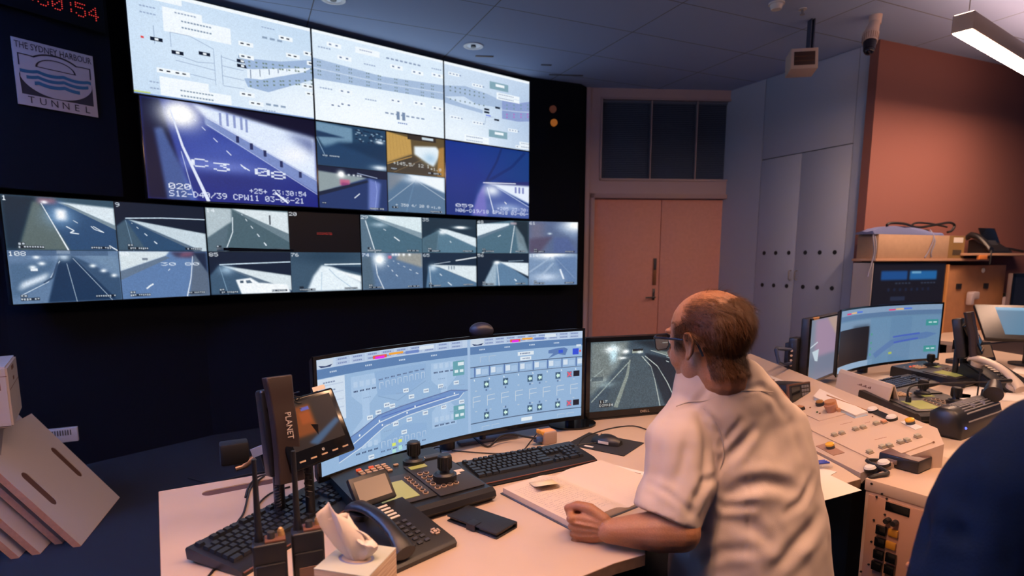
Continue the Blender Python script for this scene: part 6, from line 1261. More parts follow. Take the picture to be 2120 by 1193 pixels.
# ================================================================ CEILING FITTINGS
def downlight(px, py, label):
    q_ = atz(px, py, ZC); t = thing('downlight', q_, label, 'downlight', 'recessed downlights')
    bb = B(Matrix.Translation(q_)); bb.loft([[(r*math.cos(a), r*math.sin(a), z) for a in [math.tau*k/28 for k in range(28)]] for r, z in ((.085, -.001), (.085, -.006), (.066, -.008), (.05, -.001))], caps=False); child('rim', bb, mat('rim_silver', (.6, .62, .68), .3, .3), t)
    bb = B(Matrix.Translation(q_)); bb.cyl((0, 0, -.003), (0, 0, -.001), .064, seg=28); child('reflector', bb, mat('reflector', (.5, .55, .65), .2, .6), t)
    bb = B(Matrix.Translation(q_)); bb.cyl((0, 0, -.012), (0, 0, -.003), .022, seg=16); child('lamp', bb, mat('lamp_dark', (.05, .06, .08), .3), t)
downlight(980, 95, 'small round recessed downlight above the top right display'); downlight(690, -2, 'recessed downlight cut off by the top edge above the middle display')
for px, py, L, lb in ((1003, 116, .16, 'short brown ceiling slot near the downlight'), (1131, 134, .1, 'small grey ceiling plate left of the door wall'), (1172, 155, .34, 'thin dark ceiling slot just in front of the door wall')):
    q_ = atz(px, py, ZC); bb = B(fr((q_.x, q_.y, ZC-.006), 84)); bb.box(-L/2, L/2, -.012, .012, 0, .006, .001); single('ceiling_slot', bb, mat('slot_'+str(px), (.16, .13, .12) if px < 1100 else (.10, .11, .14), .6), lb, 'ceiling fitting', 'ceiling slots')
q_ = atz(1608, 6, ZC); t = thing('smoke_detector', q_, 'round smoke detector at the top edge right of centre', 'smoke detector'); bb = B(Matrix.Translation(q_)); bb.cyl((0, 0, -.012), (0, 0, 0), .055, seg=24); child('base', bb, WHP, t); bb = B(Matrix.Translation(q_)); bb.cyl((0, 0, -.045), (0, 0, -.012), .034, .046, 24); child('sensor_head', bb, WHP, t)
q_ = atz(1662, 18, ZC); t = thing('sprinkler', q_, 'small pale sprinkler head beside the smoke detector', 'sprinkler'); bb = B(Matrix.Translation(q_)); bb.cyl((0, 0, -.006), (0, 0, 0), .028, seg=20); child('collar', bb, WHP, t); bb = B(Matrix.Translation(q_)); bb.cyl((0, 0, -.04), (0, 0, -.006), .009, seg=10); bb.cyl((0, 0, -.042), (0, 0, -.038), .018, seg=14); child('head', bb, MET, t)
# speaker on bracket
SY = 4.78; cA = atY(1631, 120, SY); M7 = frame3(atY(1637, 143, SY-.05), azv(100), UP) @ Matrix.Rotation(math.radians(-8), 4, 'X') @ Matrix.Scale(.88, 4)
spk = thing('ceiling_speaker', M7.translation, 'small boxy cream speaker hanging from the ceiling in front of the cupboard', 'speaker')
bb = B(M7); bb.box(0, .22, 0, .175, -.18, 0, .004); child('box', bb, mat('speaker_cream', (.62, .48, .40), .5), spk)
bb = B(M7); bb.box(.025, .195, .03, .145, -.001, .003, .001); child('grille', bb, mat('speaker_dark', (.05, .02, .015), .6), spk)
for y in (.062, .10): bb = B(M7); bb.box(.03, .19, y, y+.006, .003, .006); child('grille_bar', bb, mat('bar_brown', (.14, .06, .03), .5), spk)
tp = M7 @ Vector((.17, .175, -.09)); bb = B(); bb.box(tp.x-.012, tp.x-.004, tp.y-.03, tp.y+.03, tp.z-.005, ZC); bb.box(tp.x+.012, tp.x+.02, tp.y-.03, tp.y+.03, tp.z-.005, ZC); bb.cyl((tp.x-.02, tp.y, tp.z+.02), (tp.x+.03, tp.y, tp.z+.02), .012, seg=12); child('bracket', bb, mat('bracket_dark', (.06, .08, .14), .4, .5), spk)
# CCTV camera on ceiling
cY = 4.72; t = thing('security_camera', atY(1805, 45, cY), 'orange-white dome security camera hanging above the cupboard edge', 'camera')
ct = atY(1812, 45, cY); cm = atY(1803, 70, cY-.04); cl2 = atY(1799, 104, cY-.1); CMW = mat('camera_white', (.66, .5, .42), .5)
bb = B(); bb.cyl(Vector((ct.x, ct.y, ZC)), ct-UP*.02, .045, .04, 20); bb.cyl(ct, cm, .035, .05, 20); child('mount', bb, CMW, t)
mid = cm.lerp(cl2, .55); bb = B(); bb.cyl(cm, mid, .055, .05, 24); child('body', bb, CMW, t)
bb = B(); dd = (mid-cm).normalized(); u_ = dd.orthogonal().normalized(); v_ = dd.cross(u_)
for k in range(22): a = k*math.tau/22; r_ = (u_*math.cos(a)+v_*math.sin(a)); bb.cyl(cm.lerp(mid, .25)+r_*.0535, cm.lerp(mid, .9)+r_*.0515, .0018, seg=5)
child('cooling_fins', bb, mat('fin_brown', (.25, .1, .04), .5), t, kind='stuff')
bb = B(); bb.cyl(mid, cl2, .045, .038, 24); bb.sph(cl2, .036); child('lens_dome', bb, mat('dome_dark', (.01, .008, .02), .15), t)
# ================================================================ LEFT FOREGROUND
bB1, bB2 = atz(248, 1030, .004), atz(168, 1130, .004)
e_ = (bB2-bB1).normalized(); hn = Vector((-e_.y, e_.x, 0));
if hn.x > 0: hn = -hn
best = None
for i in range(20, 80):
    ph = math.radians(i)
    for j in range(40, 200):
        s_ = j*.01; P_ = bB1+(hn*math.cos(ph)+UP*math.sin(ph))*s_ -CAM
        w_ = P_.y*math.cos(TH)-P_.z*math.sin(TH); u_ = P_.y*math.sin(TH)+P_.z*math.cos(TH)
        e2 = (CX+F*P_.x/w_-65)**2+(CY-F*u_/w_-857)**2
        if best is None or e2 < best[0]: best = (e2, ph, s_)
_, PHI, BL = best; LD = hn*math.cos(PHI)+UP*math.sin(PHI); BW = (bB2-bB1).length
BN = e_.cross(LD).normalized()
if BN.z < 0: BN = -BN
print('board', math.degrees(PHI), BL, BW, bB1, bB2)
BTOP = mat('board_top', (.50, .45, .44), .5); BEDG = mat('board_edge', (.50, .25, .15), .55, var=.1, scale=60)
MBd = Matrix(((e_.x, LD.x, BN.x, bB1.x), (e_.y, LD.y, BN.y, bB1.y), (e_.z, LD.z, BN.z, bB1.z), (0, 0, 0, 1)))
names = ['uppermost leaning desk board with two long cable slots', 'second leaning desk board just beneath the slotted top one', 'third leaning desk board in the stack at lower left', 'lowest leaning desk board, nearest the left edge']
for k, (px, py) in enumerate(((168, 1130), (130, 1124), (84, 1146), (40, 1154))):
    q_ = atz(px, py, .004); off = q_-bB2; off.z = 0; offd = off.dot(hn)*hn; offd = Vector((off.x, off.y, 0))
    Mk_ = Matrix.Translation(offd) @ MBd; t = thing('leaning_board', Mk_.translation, names[k], 'board', 'desk boards leaning in a stack')
    loops = [[(0, 0), (BW, 0), (BW, BL), (0, BL)]]
    if k == 0: loops += [pill(BW*.20, BL*.52, BL*.33, .052, math.pi/2), pill(BW*.80, BL*.50, BL*.33, .052, math.pi/2)]
    flat2d('panel', loops, .030, Mk_ @ Matrix.Translation((0, 0, .0)), BTOP, t)
    bb = B(Mk_)
    for a in ((0, BW, -.0012, 0), (0, BW, BL, BL+.0012), (-.0012, 0, 0, BL), (BW, BW+.0012, 0, BL)): bb.box(a[0], a[1], a[2], a[3], -.0295, -.0005)
    child('edge_band', bb, BEDG, t)
    if k == 0:
        for cx2, cy2 in ((.20, .52), (.80, .50)): bb = B(Mk_); bb.prism(pill(BW*cx2, BL*cy2, BL*.328, .050, math.pi/2), -.029, -.003); child('slot_shade', bb, mat('slot_brown', (0, 0, 0)), t)  # brown block sunk in each slot imitates the shade inside
# low grey cabinet with a printer on it, cut off by the left edge
Pc = atz(26, 1131, 0); fd = azv(20); ld = azv(290)
lc = thing('low_cabinet', Pc+ld*.3, 'grey cabinet cut off by the left edge in front of the leaning boards', 'cabinet')
A_ = atY(29, 884, Pc.y-.02); Bk = atz(46, 846, A_.z); dp_ = (Bk-A_); dp_.z = 0; lf = Vector((-dp_.y, dp_.x, 0)).normalized(); ph_ = atY(15, 760, A_.y).z-A_.z
bb = B(); Q = [Pc+Vector((0, 0, .0)), Pc+dp_*1.2, Pc+dp_*1.2+lf*.6, Pc+lf*.6]; bb.hexa([Vector((p.x, p.y, 0)) for p in Q], [Vector((p.x, p.y, A_.z-.002)) for p in Q]); child('body', bb, mat('cabinet_grey', (.30, .28, .32), .6), lc)
pt2 = thing('printer', A_+lf*.2, 'white office printer at the left edge above the leaning boards', 'printer')
Q = [A_, Bk, Bk+lf*.45, A_+lf*.45]; bb = B(); bb.hexa(Q, [p+UP*ph_ for p in Q]); bmesh.ops.bevel(bb.bm, geom=bb.bm.edges[:], offset=.008, segments=2, affect='EDGES'); child('casing', bb, mat('printer_white', (.60, .54, .53), .45), pt2)
Mpr = frame3(A_, dp_.normalized(), UP); dl_ = dp_.length
bb = B(Mpr); bb.box(dl_*.05, dl_*.95, ph_*.60, ph_*.61, -.001, .001); bb.box(dl_*.45, dl_*.55, ph_*.68, ph_*.74, -.001, .0015); bb.box(dl_*.4, dl_*.6, ph_*.86, ph_*.93, -.001, .0015); child('side_seams', bb, mat('notch_brown', (.2, .1, .07), .6), pt2, kind='stuff')
Mpf = frame3(A_, -lf, UP); bb = B(Mpf); bb.box(-.45, -.004, ph_*.84, ph_*.85, -.001, .001); bb.box(-.06, -.03, ph_*.62, ph_*.74, -.001, .0015); child('front_seams', bb, mat('notch_brown', (0, 0, 0)), pt2, kind='stuff')
bb = B(); qv = atY(132, 893, 3.55); Mv = fr(qv, 62)
bb.M = Mv; bb.box(-.13, .07, -.01, .02, -.07, .02, .003); vt = thing('vent_grille', qv, 'small white louvred grille behind the slotted board', 'grille'); child('frame', bb, mat('grille_white', (.5, .55, .66), .5), vt)
for k in range(12): bb = B(Mv); bb.box(-.11+.013*k, -.105+.013*k, -.013, -.009, -.025, .008); child('slot', bb, DGR, vt)
bb = B(Mv); bb.box(-.10, -.07, -.01, .01, -qv.z+.001, -.065); child('post', bb, DGR, vt)
# ================================================================ PEOPLE
from mathutils.bvhtree import BVHTree
def ell(bb, c, r, M=Matrix(), R_=None, seg=24):
    o = bmesh.ops.create_uvsphere(bb.bm, u_segments=seg, v_segments=seg//2+2, radius=1)
    Mx = M @ Matrix.Translation(Vector(c)) @ (R_ or Matrix()) @ Matrix.Diagonal((*r, 1)); bmesh.ops.transform(bb.bm, matrix=Mx, verts=o['verts'])
def limb(bb, pts, M=Matrix(), seg=16, flat=False):
    """chain of (point, radius): overlapping capsules"""
    P = [(M @ Vector(p), r) for p, r in pts]
    for (a, ra), (b_, rb) in zip(P, P[1:]):
        if (b_-a).length > 1e-5: bb.cyl(a, b_, ra, rb, seg)
    for a, ra in (P[:-1] if flat else P):
        o = bmesh.ops.create_uvsphere(bb.bm, u_segments=seg, v_segments=10, radius=ra); bmesh.ops.translate(bb.bm, vec=a, verts=o['verts'])
def head_geo(bb, M):
    ell(bb, (-.012, 0, .036), (.101, .080, .086), M); ell(bb, (.034, 0, .0), (.058, .064, .088), M)
    ell(bb, (.038, 0, -.068), (.048, .050, .044), M); ell(bb, (.074, 0, -.098), (.019, .022, .015), M)
    for s in (1, -1):
        ell(bb, (.052, s*.032, -.034), (.033, .026, .036), M); ell(bb, (.012, s*.043, -.058), (.036, .018, .036), M); ell(bb, (.080, s*.026, .030), (.014, .026, .009), M)
        ell(bb, (.073, s*.031, .006), (.0125, .0135, .0125), M); ell(bb, (.103, s*.010, -.034), (.009, .008, .007), M)
        # ear: shell, rim and lobe
        Re = Matrix.Rotation(math.radians(-14*s), 4, 'Z') @ Matrix.Rotation(math.radians(-10), 4, 'Y')
        Me = M @ Matrix.Translation((-.014, s*.079, -.004)) @ Re
        ell(bb, (0, s*.004, 0), (.015, .005, .026), Me)
        rim = [(.008, .004, -.022), (.010, .006, -.004), (.013, .010, .010), (.009, .014, .024), (-.003, .016, .031), (-.015, .016, .024), (-.019, .015, .008), (-.015, .012, -.008), (-.006, .009, -.022)]
        bb.tube([Me @ Vector((x, s*y, z)) for x, y, z in rim], .0042, 8); ell(bb, (.002, s*.008, -.027), (.0075, .005, .008), Me)
        bb.tube([Me @ Vector((x, s*y, z)) for x, y, z in ((.004, .008, .016), (-.008, .010, .010), (-.009, .009, -.006), (.003, .007, -.014))], .003, 8)
    bb.loft([[M @ Vector((x, w_*math.cos(a), z+w_*.4*math.sin(a))) for a in [math.tau*k/12 for k in range(12)]] for x, w_, z in ((.070, .012, .03), (.089, .009, .020), (.102, .0095, -.004), (.114, .011, -.026), (.100, .010, -.034))])
    ell(bb, (.110, 0, -.027), (.0115, .011, .0095), M); ell(bb, (.087, 0, -.056), (.010, .023, .0055), M); ell(bb, (.085, 0, -.067), (.010, .020, .006), M); ell(bb, (.078, 0, -.060), (.012, .030, .018), M)
def hand_geo(bb, M, side=1, curl=1.):
    """wrist at origin, x to the knuckles, z thumb side, y palm side"""
    rings = []
    for x, hz, hy, cz in ((-.03, .026, .021, 0), (0, .027, .019, 0), (.025, .034, .017, 0), (.055, .041, .016, -.001), (.082, .042, .0145, -.002), (.092, .038, .010, -.003)):
        rings.append([M @ Vector((x, .004+hy*math.copysign(abs(math.cos(a))**.8, math.cos(a)), cz+hz*math.copysign(abs(math.sin(a))**.85, math.sin(a)))) for a in [math.tau*k/20 for k in range(20)]])
    bb.loft(rings)
    for k, (z, r_, L) in enumerate(((.032, .0098, 1.), (.0105, .0102, 1.08), (-.0115, .0098, 1.0), (-.032, .0088, .82))):
        a1, a2, a3 = [math.radians(q*curl) for q in (62+5*k, 150+4*k, 225)]
        p = Vector((.088, .002, z)); P = [(tuple(p), r_*1.12)]
        for L_, a, rr in ((.044*L, a1, r_), (.027*L, a2, r_*.92), (.020*L, a3, r_*.82)):
            p = p+Vector((math.cos(a)*L_, math.sin(a)*L_, -.002)); P.append((tuple(p), rr))
        limb(bb, P, M, 12)
        ell(bb, (.089, -.004, z), (.012, .009, .0105), M, seg=14)
    limb(bb, [((.012, .010, .024), .016), ((.045, .020, .046), .0145), ((.076, .026, .050), .0118), ((.102, .024, .042), .0102)], M, 12)
    for z in (.028, .009, -.012): bb.tube([M @ Vector((.01, -.013, z*.5)), M @ Vector((.05, -.0135, z*.85)), M @ Vector((.085, -.0115, z))], .0022, 6)
SKIN = mat('skin', (.36, .16, .08), .48, bump=.35, scale=260, var=.10); SKIN.node_tree.nodes['Principled BSDF'].inputs['Subsurface Weight'].default_value = .08
SKIN.node_tree.nodes['Principled BSDF'].inputs['Subsurface Radius'].default_value = (.012, .004, .002)
SHIRT = mat('shirt_cotton', (.62, .52, .465), .85, bump=.25, scale=700)
NAVY = mat('navy_jacket', (.0015, .008, .028), .9, spec=.12, bump=.4, scale=300)
TRS = mat('dark_trousers', (.012, .014, .022), .8, bump=.2, scale=300)
def rings_body(bb, rows, s_ax, f_ax, p=2.5, n=40, tilt=False):
    R_ = []
    for z, cx, cy, a, b_ in rows:
        k_ = min(1, max(0, (z-1.0)/.12)) if tilt else 0
        R_.append([Vector((cx-.012*k_, cy, z+k_*(.020-.60*a*(math.cos(t)*(s_ax.x*.766+s_ax.y*.643)+math.sin(t)*(f_ax.x*.766+f_ax.y*.643)))))+s_ax*(a*math.copysign(abs(math.cos(t))**(2/p), math.cos(t)))+f_ax*(b_*math.copysign(abs(math.sin(t))**(2/p), math.sin(t))) for t in [math.tau*k/n for k in range(n)]])
    bb.loft(R_)
def crease(me, segs, noise_amp=.0, noise_sc=9.):
    """press folds along real 3D polylines: (points, depth, width); soft ridge beside each valley"""
    n = len(me.vertices); co = np.empty(n*3); me.vertices.foreach_get('co', co); co = co.reshape(-1, 3); no = np.empty(n*3); me.vertices.foreach_get('normal', no); no = no.reshape(-1, 3)
    d = np.zeros(n)
    for pts, dep, wd in segs:
        best = np.full(n, 1e9); tt = np.zeros(n); m = len(pts)-1
        for i in range(m):
            a, b_ = np.array(pts[i]), np.array(pts[i+1]); ab = b_-a; t = np.clip(((co-a)@ab)/(ab@ab), 0, 1); q = np.linalg.norm(co-(a+t[:, None]*ab), axis=1)
            w_ = q < best; best = np.where(w_, q, best); tt = np.where(w_, (i+t)/m, tt)
        fade = np.sin(np.clip(tt*.9+.05, 0, 1)*math.pi)**.5; x = best/wd
        d += .68*dep*fade*(-np.exp(-x*x)+.55*np.exp(-(x-1.7)**2))
    if noise_amp:
        for i in range(n):
            v = Vector(co[i]); d[i] += noise_amp*(noise.noise(v*noise_sc)+.5*noise.noise(v*noise_sc*2.3+Vector((5, 1, 2))))
    co += no*d[:, None]; me.vertices.foreach_set('co', co.ravel()); me.update()
def seated_person(name, label, cfg):
    t = thing(name, cfg['root'], label, 'person')
    s, f = cfg['s'], cfg['f']
    # ---- continuous body
    bb = B(); MH_ = cfg['head']; head_geo(bb, MH_)
    limb(bb, [(MH_ @ Vector((-.020, 0, -.03)), .063), (MH_ @ Vector((-.034, 0, -.085)), .060), (cfg['neck'], .066)])
    rings_body(bb, [(z, cx, cy, a-.018, b_-.018) for z, cx, cy, a, b_ in cfg['torso']], s, f)
    for arm in cfg['arms']: limb(bb, arm['chain'], seg=20); hand_geo(bb, arm['hand'], curl=arm.get('curl', 1.))
    me = bake(bb, [('REMESH', dict(mode='VOXEL', voxel_size=.0030, use_smooth_shade=True)), ('SMOOTH', dict(factor=.5, iterations=3))], 'body')
    child('body', me, SKIN, t)
    # ---- shirt
    bb = B(); rings_body(bb, cfg['torso'], s, f, tilt=cfg.get('tilt', False))
    for arm in cfg['arms']:
        limb(bb, arm['sleeve'], seg=28, flat=True)
        (pa_, ra_), (pb2, rb2) = arm['sleeve'][-2], arm['sleeve'][-1]; dd = (Vector(pb2)-Vector(pa_)).normalized()
        arm['hem'] = (Vector(pb2), dd, rb2)
    if cfg.get('collar'):
        cN, cR, cA = cfg['collar']; ux = s; uy = f
        for r0_, r1_, z0_, z1_ in cA: bb.loft([[cN+ux*(r*math.cos(a))+uy*(r*1.0*math.sin(a))+Vector((0, 0, z-.60*r*(math.cos(a)*(s.x*.766+s.y*.643)+math.sin(a)*(f.x*.766+f.y*.643)))) for a in [math.tau*k/32 for k in range(32)]] for r, z in ((r0_, z0_), (r1_, z1_))])
    vox = cfg.get('vox', .006)
    me = bake(bb, [('REMESH', dict(mode='VOXEL', voxel_size=vox, use_smooth_shade=True)), ('SMOOTH', dict(factor=.6, iterations=cfg.get('sm', 6)))], 'shirt')
    bvh = BVHTree.FromPolygons([v.co[:] for v in me.vertices], [p.vertices[:] for p in me.polygons])
    segs = []
    for pts, dep, wd in cfg.get('creases', []):
        Q = []
        for x, y in pts:
            h = bvh.ray_cast(CAM, ray(x, y).normalized())
            if h[0]: Q.append(tuple(h[0]))
        if len(Q) > 1: segs.append((Q, dep, wd))
    crease(me, segs, cfg.get('noise', .0025), cfg.get('nsc', 9.))
    sh = child(cfg.get('cloth', 'shirt'), me, cfg['cmat'], t)
    md = sh.modifiers.new('thick', 'SOLIDIFY'); md.thickness = .0016; md.offset = -1
    for Q, wd in [(c_[0], c_[1]) for c_ in cfg.get('seams', [])]:
        pts = []
        for x, y in Q:
            h = bvh.ray_cast(CAM, ray(x, y).normalized())
            if h[0]: pts.append(h[0]+h[1]*.0008)
        if len(pts) > 1: bb = B(); bb.tube(pts, wd, 5); child('seam', bb, cfg['smat'], t)
    # ---- trousers and shoes below the desk
    if cfg.get('legs'):
        for side, L_ in enumerate(cfg['legs']):
            bb = B(); limb(bb, L_, seg=20); me = bake(bb, [('REMESH', dict(mode='VOXEL', voxel_size=.01, use_smooth_shade=True)), ('SMOOTH', dict(factor=.6, iterations=4))], 'leg'); child('trouser_leg', me, TRS, t)
            ft = Vector(L_[-1][0]); bb = B(fr((ft.x, ft.y, 0), math.degrees(math.atan2(f.x, f.y))+90)); bb.loft([[(w_*math.cos(a), y, max(0, .0+h*.5+h*.5*math.sin(a))) for a in [math.tau*k/14 for k in range(14)]] for y, w_, h in ((-.07, .03, .07), (-.03, .04, .10), (.05, .045, .08), (.13, .045, .055), (.18, .03, .04))]); child('shoe', bb, BLK, t)
    return t, bvh
def office_chair(c, az, label, zs=.44, back=True):
    M = fr((c[0], c[1], 0), az); t = thing('office_chair', (c[0], c[1], 0), label, 'chair', 'operator chairs')
    bb = B(M); bb.box(-.23, .23, -.22, .22, zs-.07, zs, .03, 3); child('seat', bb, mat('chair_fabric', (.01, .012, .018), .9), t)
    bb = B(M); bb.cyl((0, 0, .09), (0, 0, zs-.07), .03, seg=16); child('column', bb, BLK, t)
    for k in range(5):
        a = k*math.tau/5; bb = B(M); bb.cyl((0, 0, .10), (.28*math.cos(a), .28*math.sin(a), .07), .022, .016, 10); bb.sph((.28*math.cos(a), .28*math.sin(a), .03), .03); child('base_leg', bb, BLK, t)
    return t
# ---------------- the seated operator
HF = azv(-36); HR = Vector((HF.y, -HF.x, 0))            # facing direction, his right
hc = atY(1465, 707, 1.415)
MHd = Matrix(((HF.x, -HR.x, 0, hc.x), (HF.y, -HR.y, 0, hc.y), (0, 0, 1, hc.z), (0, 0, 0, 1))) @ Matrix.Rotation(math.radians(7), 4, 'Y') @ Matrix.Scale(1.01, 4)
Sx = azv(62); Fx = azv(-28)
wr = atz(1262, 1108, .775); wr = atY(1262, 1100, 1.315)
el = atY(1408, 1101, 1.285); shd = atY(1420, 862, 1.42)
hx = (atY(1195, 1096, 1.345)-wr).normalized(); hz = Vector((-.10, -.25, 1)); hy = hz.cross(hx).normalized(); hy = -hy if hy.y < 0 else hy; hz = hx.cross(hy); hz = -hz if hz.z < 0 else hz
MHn = Matrix(((hx.x, hy.x, hz.x, wr.x), (hx.y, hy.y, hz.y, wr.y), (hx.z, hy.z, hz.z, wr.z), (0, 0, 0, 1)))
rs = Vector((.745, 1.575, .945)); re = Vector((.78, 1.68, .79)); rw = Vector((.64, 1.84, .765))
hx2 = (Vector((.5, 1.90, .755))-rw).normalized(); hz2 = Vector((.2, .3, 1)); hy2 = hz2.cross(hx2).normalized(); hz2 = hx2.cross(hy2)
MHr = Matrix(((hx2.x, hy2.x, hz2.x, rw.x), (hx2.y, hy2.y, hz2.y, rw.y), (hx2.z, hy2.z, hz2.z, rw.z), (0, 0, 0, 1)))
def Pp(x, y, Y): return tuple(atY(x, y, Y))
cfg = dict(root=(.62, 1.45, 0), s=Sx, f=Fx, head=MHd, neck=Vector((.542, 1.445, 1.05)),
    torso=[(.42, .625, 1.425, .195, .165), (.50, .622, 1.43, .205, .172), (.60, .62, 1.44, .208, .172), (.72, .615, 1.45, .204, .162), (.82, .605, 1.465, .200, .150), (.90, .600, 1.475, .203, .140), (.955, .592, 1.482, .205, .130), (1.00, .582, 1.478, .192, .120), (1.045, .570, 1.466, .165, .112), (1.085, .557, 1.455, .134, .102), (1.115, .547, 1.446, .106, .092), (1.135, .540, 1.440, .086, .082)],
    arms=[dict(chain=[(shd+Vector((.03, .02, 0)), .052), (atY(1398, 985, 1.35), .050), (el, .047), (el.lerp(wr, .3), .049), (el.lerp(wr, .65), .039), (wr, .029)], hand=MHn, curl=1.,
               sleeve=[(tuple(shd+Vector((.012, .0, -.005))), .070), (Pp(1403, 915, 1.375), .078), (Pp(1406, 1000, 1.345), .080), (Pp(1379, 1074, 1.32), .083)]),
          dict(chain=[(rs, .055), (rs.lerp(re, .5), .05), (re, .044), (re.lerp(rw, .35), .045), (rw, .029)], hand=MHr, curl=.5, sleeve=[(tuple(rs+Vector((-.01, -.01, 0))), .066), (tuple(rs.lerp(re, .45)), .068), (tuple(rs.lerp(re, .85)), .066)])],
    tilt=True, collar=(Vector((.528, 1.436, 1.136)), .07, [(.090, .078, -.035, .016)]),
    creases=[([(1457, 848), (1480, 875), (1493, 905), (1496, 945), (1488, 978)], .005, .007), ([(1507, 1028), (1540, 1006), (1585, 998), (1640, 1012)], .011, .017), ([(1470, 1036), (1500, 1050), (1560, 1046)], .007, .011), ([(1497, 958), (1525, 930), (1560, 890)], .007, .012), ([(1492, 925), (1512, 900), (1530, 870)], .004, .008),
             ([(1694, 1070), (1660, 1118), (1590, 1185)], .009, .018), ([(1685, 985), (1655, 1040), (1625, 1065)], .005, .012), ([(1436, 1170), (1500, 1142), (1560, 1138)], .006, .014), ([(1500, 1075), (1560, 1092), (1600, 1130)], .005, .016), ([(1640, 880), (1664, 950), (1672, 1010)], .005, .016), ([(1545, 960), (1552, 1080), (1545, 1180)], .002, .006),
             ([(1380, 870), (1362, 940), (1345, 1020)], .006, .014), ([(1450, 868), (1462, 930), (1452, 1010), (1430, 1060)], .008, .013), ([(1425, 900), (1412, 960), (1400, 1000)], .004, .010), ([(1478, 985), (1455, 1000), (1440, 1030)], .006, .010), ([(1340, 1000), (1380, 1020), (1430, 1060)], .003, .008),
             ([(1565, 790), (1600, 820), (1625, 860)], .004, .012), ([(1480, 800), (1530, 806), (1580, 800)], .003, .008), ([(1400, 850), (1440, 835), (1470, 800)], .003, .008)],
    seams=[([(1400, 842), (1430, 832), (1460, 830), (1502, 815), (1550, 809), (1600, 812), (1640, 826)], .0011), ([(1457, 846), (1480, 872), (1493, 902), (1498, 940), (1490, 976)], .0012)], smat=mat('seam_thread', (.46, .40, .37), .9),
    cmat=SHIRT, noise=.0055, nsc=10., vox=.0055,
    legs=[[((.56, 1.42, .50), .085), ((.38, 1.80, .50), .070), ((.40, 1.86, .14), .05)], [((.70, 1.50, .50), .085), ((.55, 1.88, .50), .070), ((.58, 1.94, .14), .05)]])
op, bvh = seated_person('person', 'seated man in a pale short-sleeved shirt and glasses, fist on the ledger', cfg)
office_chair((.635, 1.44), 62, 'black office chair under the seated man')
# sleeve hem band
for arm in cfg['arms'][:1]:
    c_, dd, r_ = arm['hem']; u_ = dd.orthogonal().normalized(); v_ = dd.cross(u_)
# hair: thin strands combed back over the head, dense at the sides and back
body = [o for o in C.objects if o.parent == op and o.name.startswith('body')][0]
Mi = MHd.inverted(); hv = [(v.co, v.normal) for v in body.data.vertices if (Mi @ v.co).length < .16]
pts, wts = [], []
for co_, no_ in hv:
    l = Mi @ co_; n_ = (Mi.to_3x3() @ no_)
    if l.z < -.075: continue
    back = l.x < .010-.25*max(0, -l.z)*1.2; hl = .070-.62*max(0, l.z-.005)       # hairline recedes towards the crown
    if l.z > .0: ok = l.x < (.050 if l.z < .055 else (.020 if abs(l.y) > .035 else -.005))
    else: ok = l.x < -.030-.18*(-l.z)
    if abs(l.y) > .083: ok = False                                    # leave the ears free
    if -.040 < l.z < .034 and l.x > -.042 and abs(l.y) > .066: ok = (l.z > .020 and l.x < .045)
    if not ok: continue
    dens = 1.0 if (l.z < .065 or l.x < -.075) else max(.0, 1-(l.z-.065)/.040)*.55+.08
    if l.x > .005 and l.z > .05: dens *= .5
    pts.append((co_.copy(), no_.copy(), l)); wts.append(dens)
wts = np.array(wts); wts /= wts.sum(); idx = rng.choice(len(pts), size=21000, p=wts)
V, Fc = [], []
for i in idx:
    co_, no_, l = pts[i]; j = Vector((rng.randn(), rng.randn(), rng.randn()))*.0012
    # combing direction in the head frame: back and down
    fl = Vector((-1, .0, -.55 if l.z > .05 else -1.5)) if l.x > -.06 else Vector((-.2, -.35*l.y/.08, -1.2))
    if l.z > .07: fl = Vector((-1, .35*(1 if l.y > 0 else -1)*.6, -.15))
    d = (MHd.to_3x3() @ fl).normalized(); d = (d-no_*d.dot(no_)); d = (d+Vector((rng.randn(), rng.randn(), rng.randn()))*.16).normalized(); L = .012+.012*rng.rand() if l.z < -.01 else .018+.018*rng.rand()
    lift = .0035+.003*rng.rand(); p0_ = co_+j; sd = d.cross(no_).normalized()*.00034
    P = [p0_-no_*.001, p0_+d*L*.35+no_*lift*.8, p0_+d*L*.7+no_*lift, p0_+d*L+no_*lift*(.5+.5*rng.rand())-(co_-hc).normalized()*.0*L]
    b0_ = len(V)
    for k, q_ in enumerate(P): w_ = 1-.25*k; V += [q_-sd*w_, q_+sd*w_]
    for k in range(3): Fc.append((b0_+2*k, b0_+2*k+1, b0_+2*k+3, b0_+2*k+2))
me = bpy.data.meshes.new('hair'); me.from_pydata([tuple(v) for v in V], [], Fc); me.update()
HAIR = mat('hair_brown', (.088, .034, .011), .5, spec=.25); child('hair', me, HAIR, op, kind='stuff', sm=False)
# closer under-layer of hair on the sides and back
bm = bmesh.new(); bm.from_mesh(body.data); keep = set()
for v in bm.verts:
    l = Mi @ v.co
    if (l.length < .16 and l.z > -.066 and l.z < .068-.35*max(0, l.x+.04) and abs(l.y) < .083 and (l.x < -.040-.12*max(0, -l.z) or (l.z > .022 and l.x < .040)) and not (-.040 < l.z < .022 and l.x > -.045)): keep.add(v)
bmesh.ops.delete(bm, geom=[v for v in bm.verts if v not in keep], context='VERTS')
for v in bm.verts:
    l = Mi @ v.co; e = min(1, max(0, (.068-.35*max(0, l.x+.04)-l.z)/.03))*min(1, max(0, (l.z+.066)/.02)); v.co += v.normal*(.0006+.0022*e+.0010*e*noise.noise(v.co*190))
me = bpy.data.meshes.new('hair_base'); bm.to_mesh(me); bm.free()
child('hair_base', me, mat('hair_dark', (.016, .008, .005), .9, spec=.1, bump=1., scale=350, stretch=(1, 1, .25)), op)
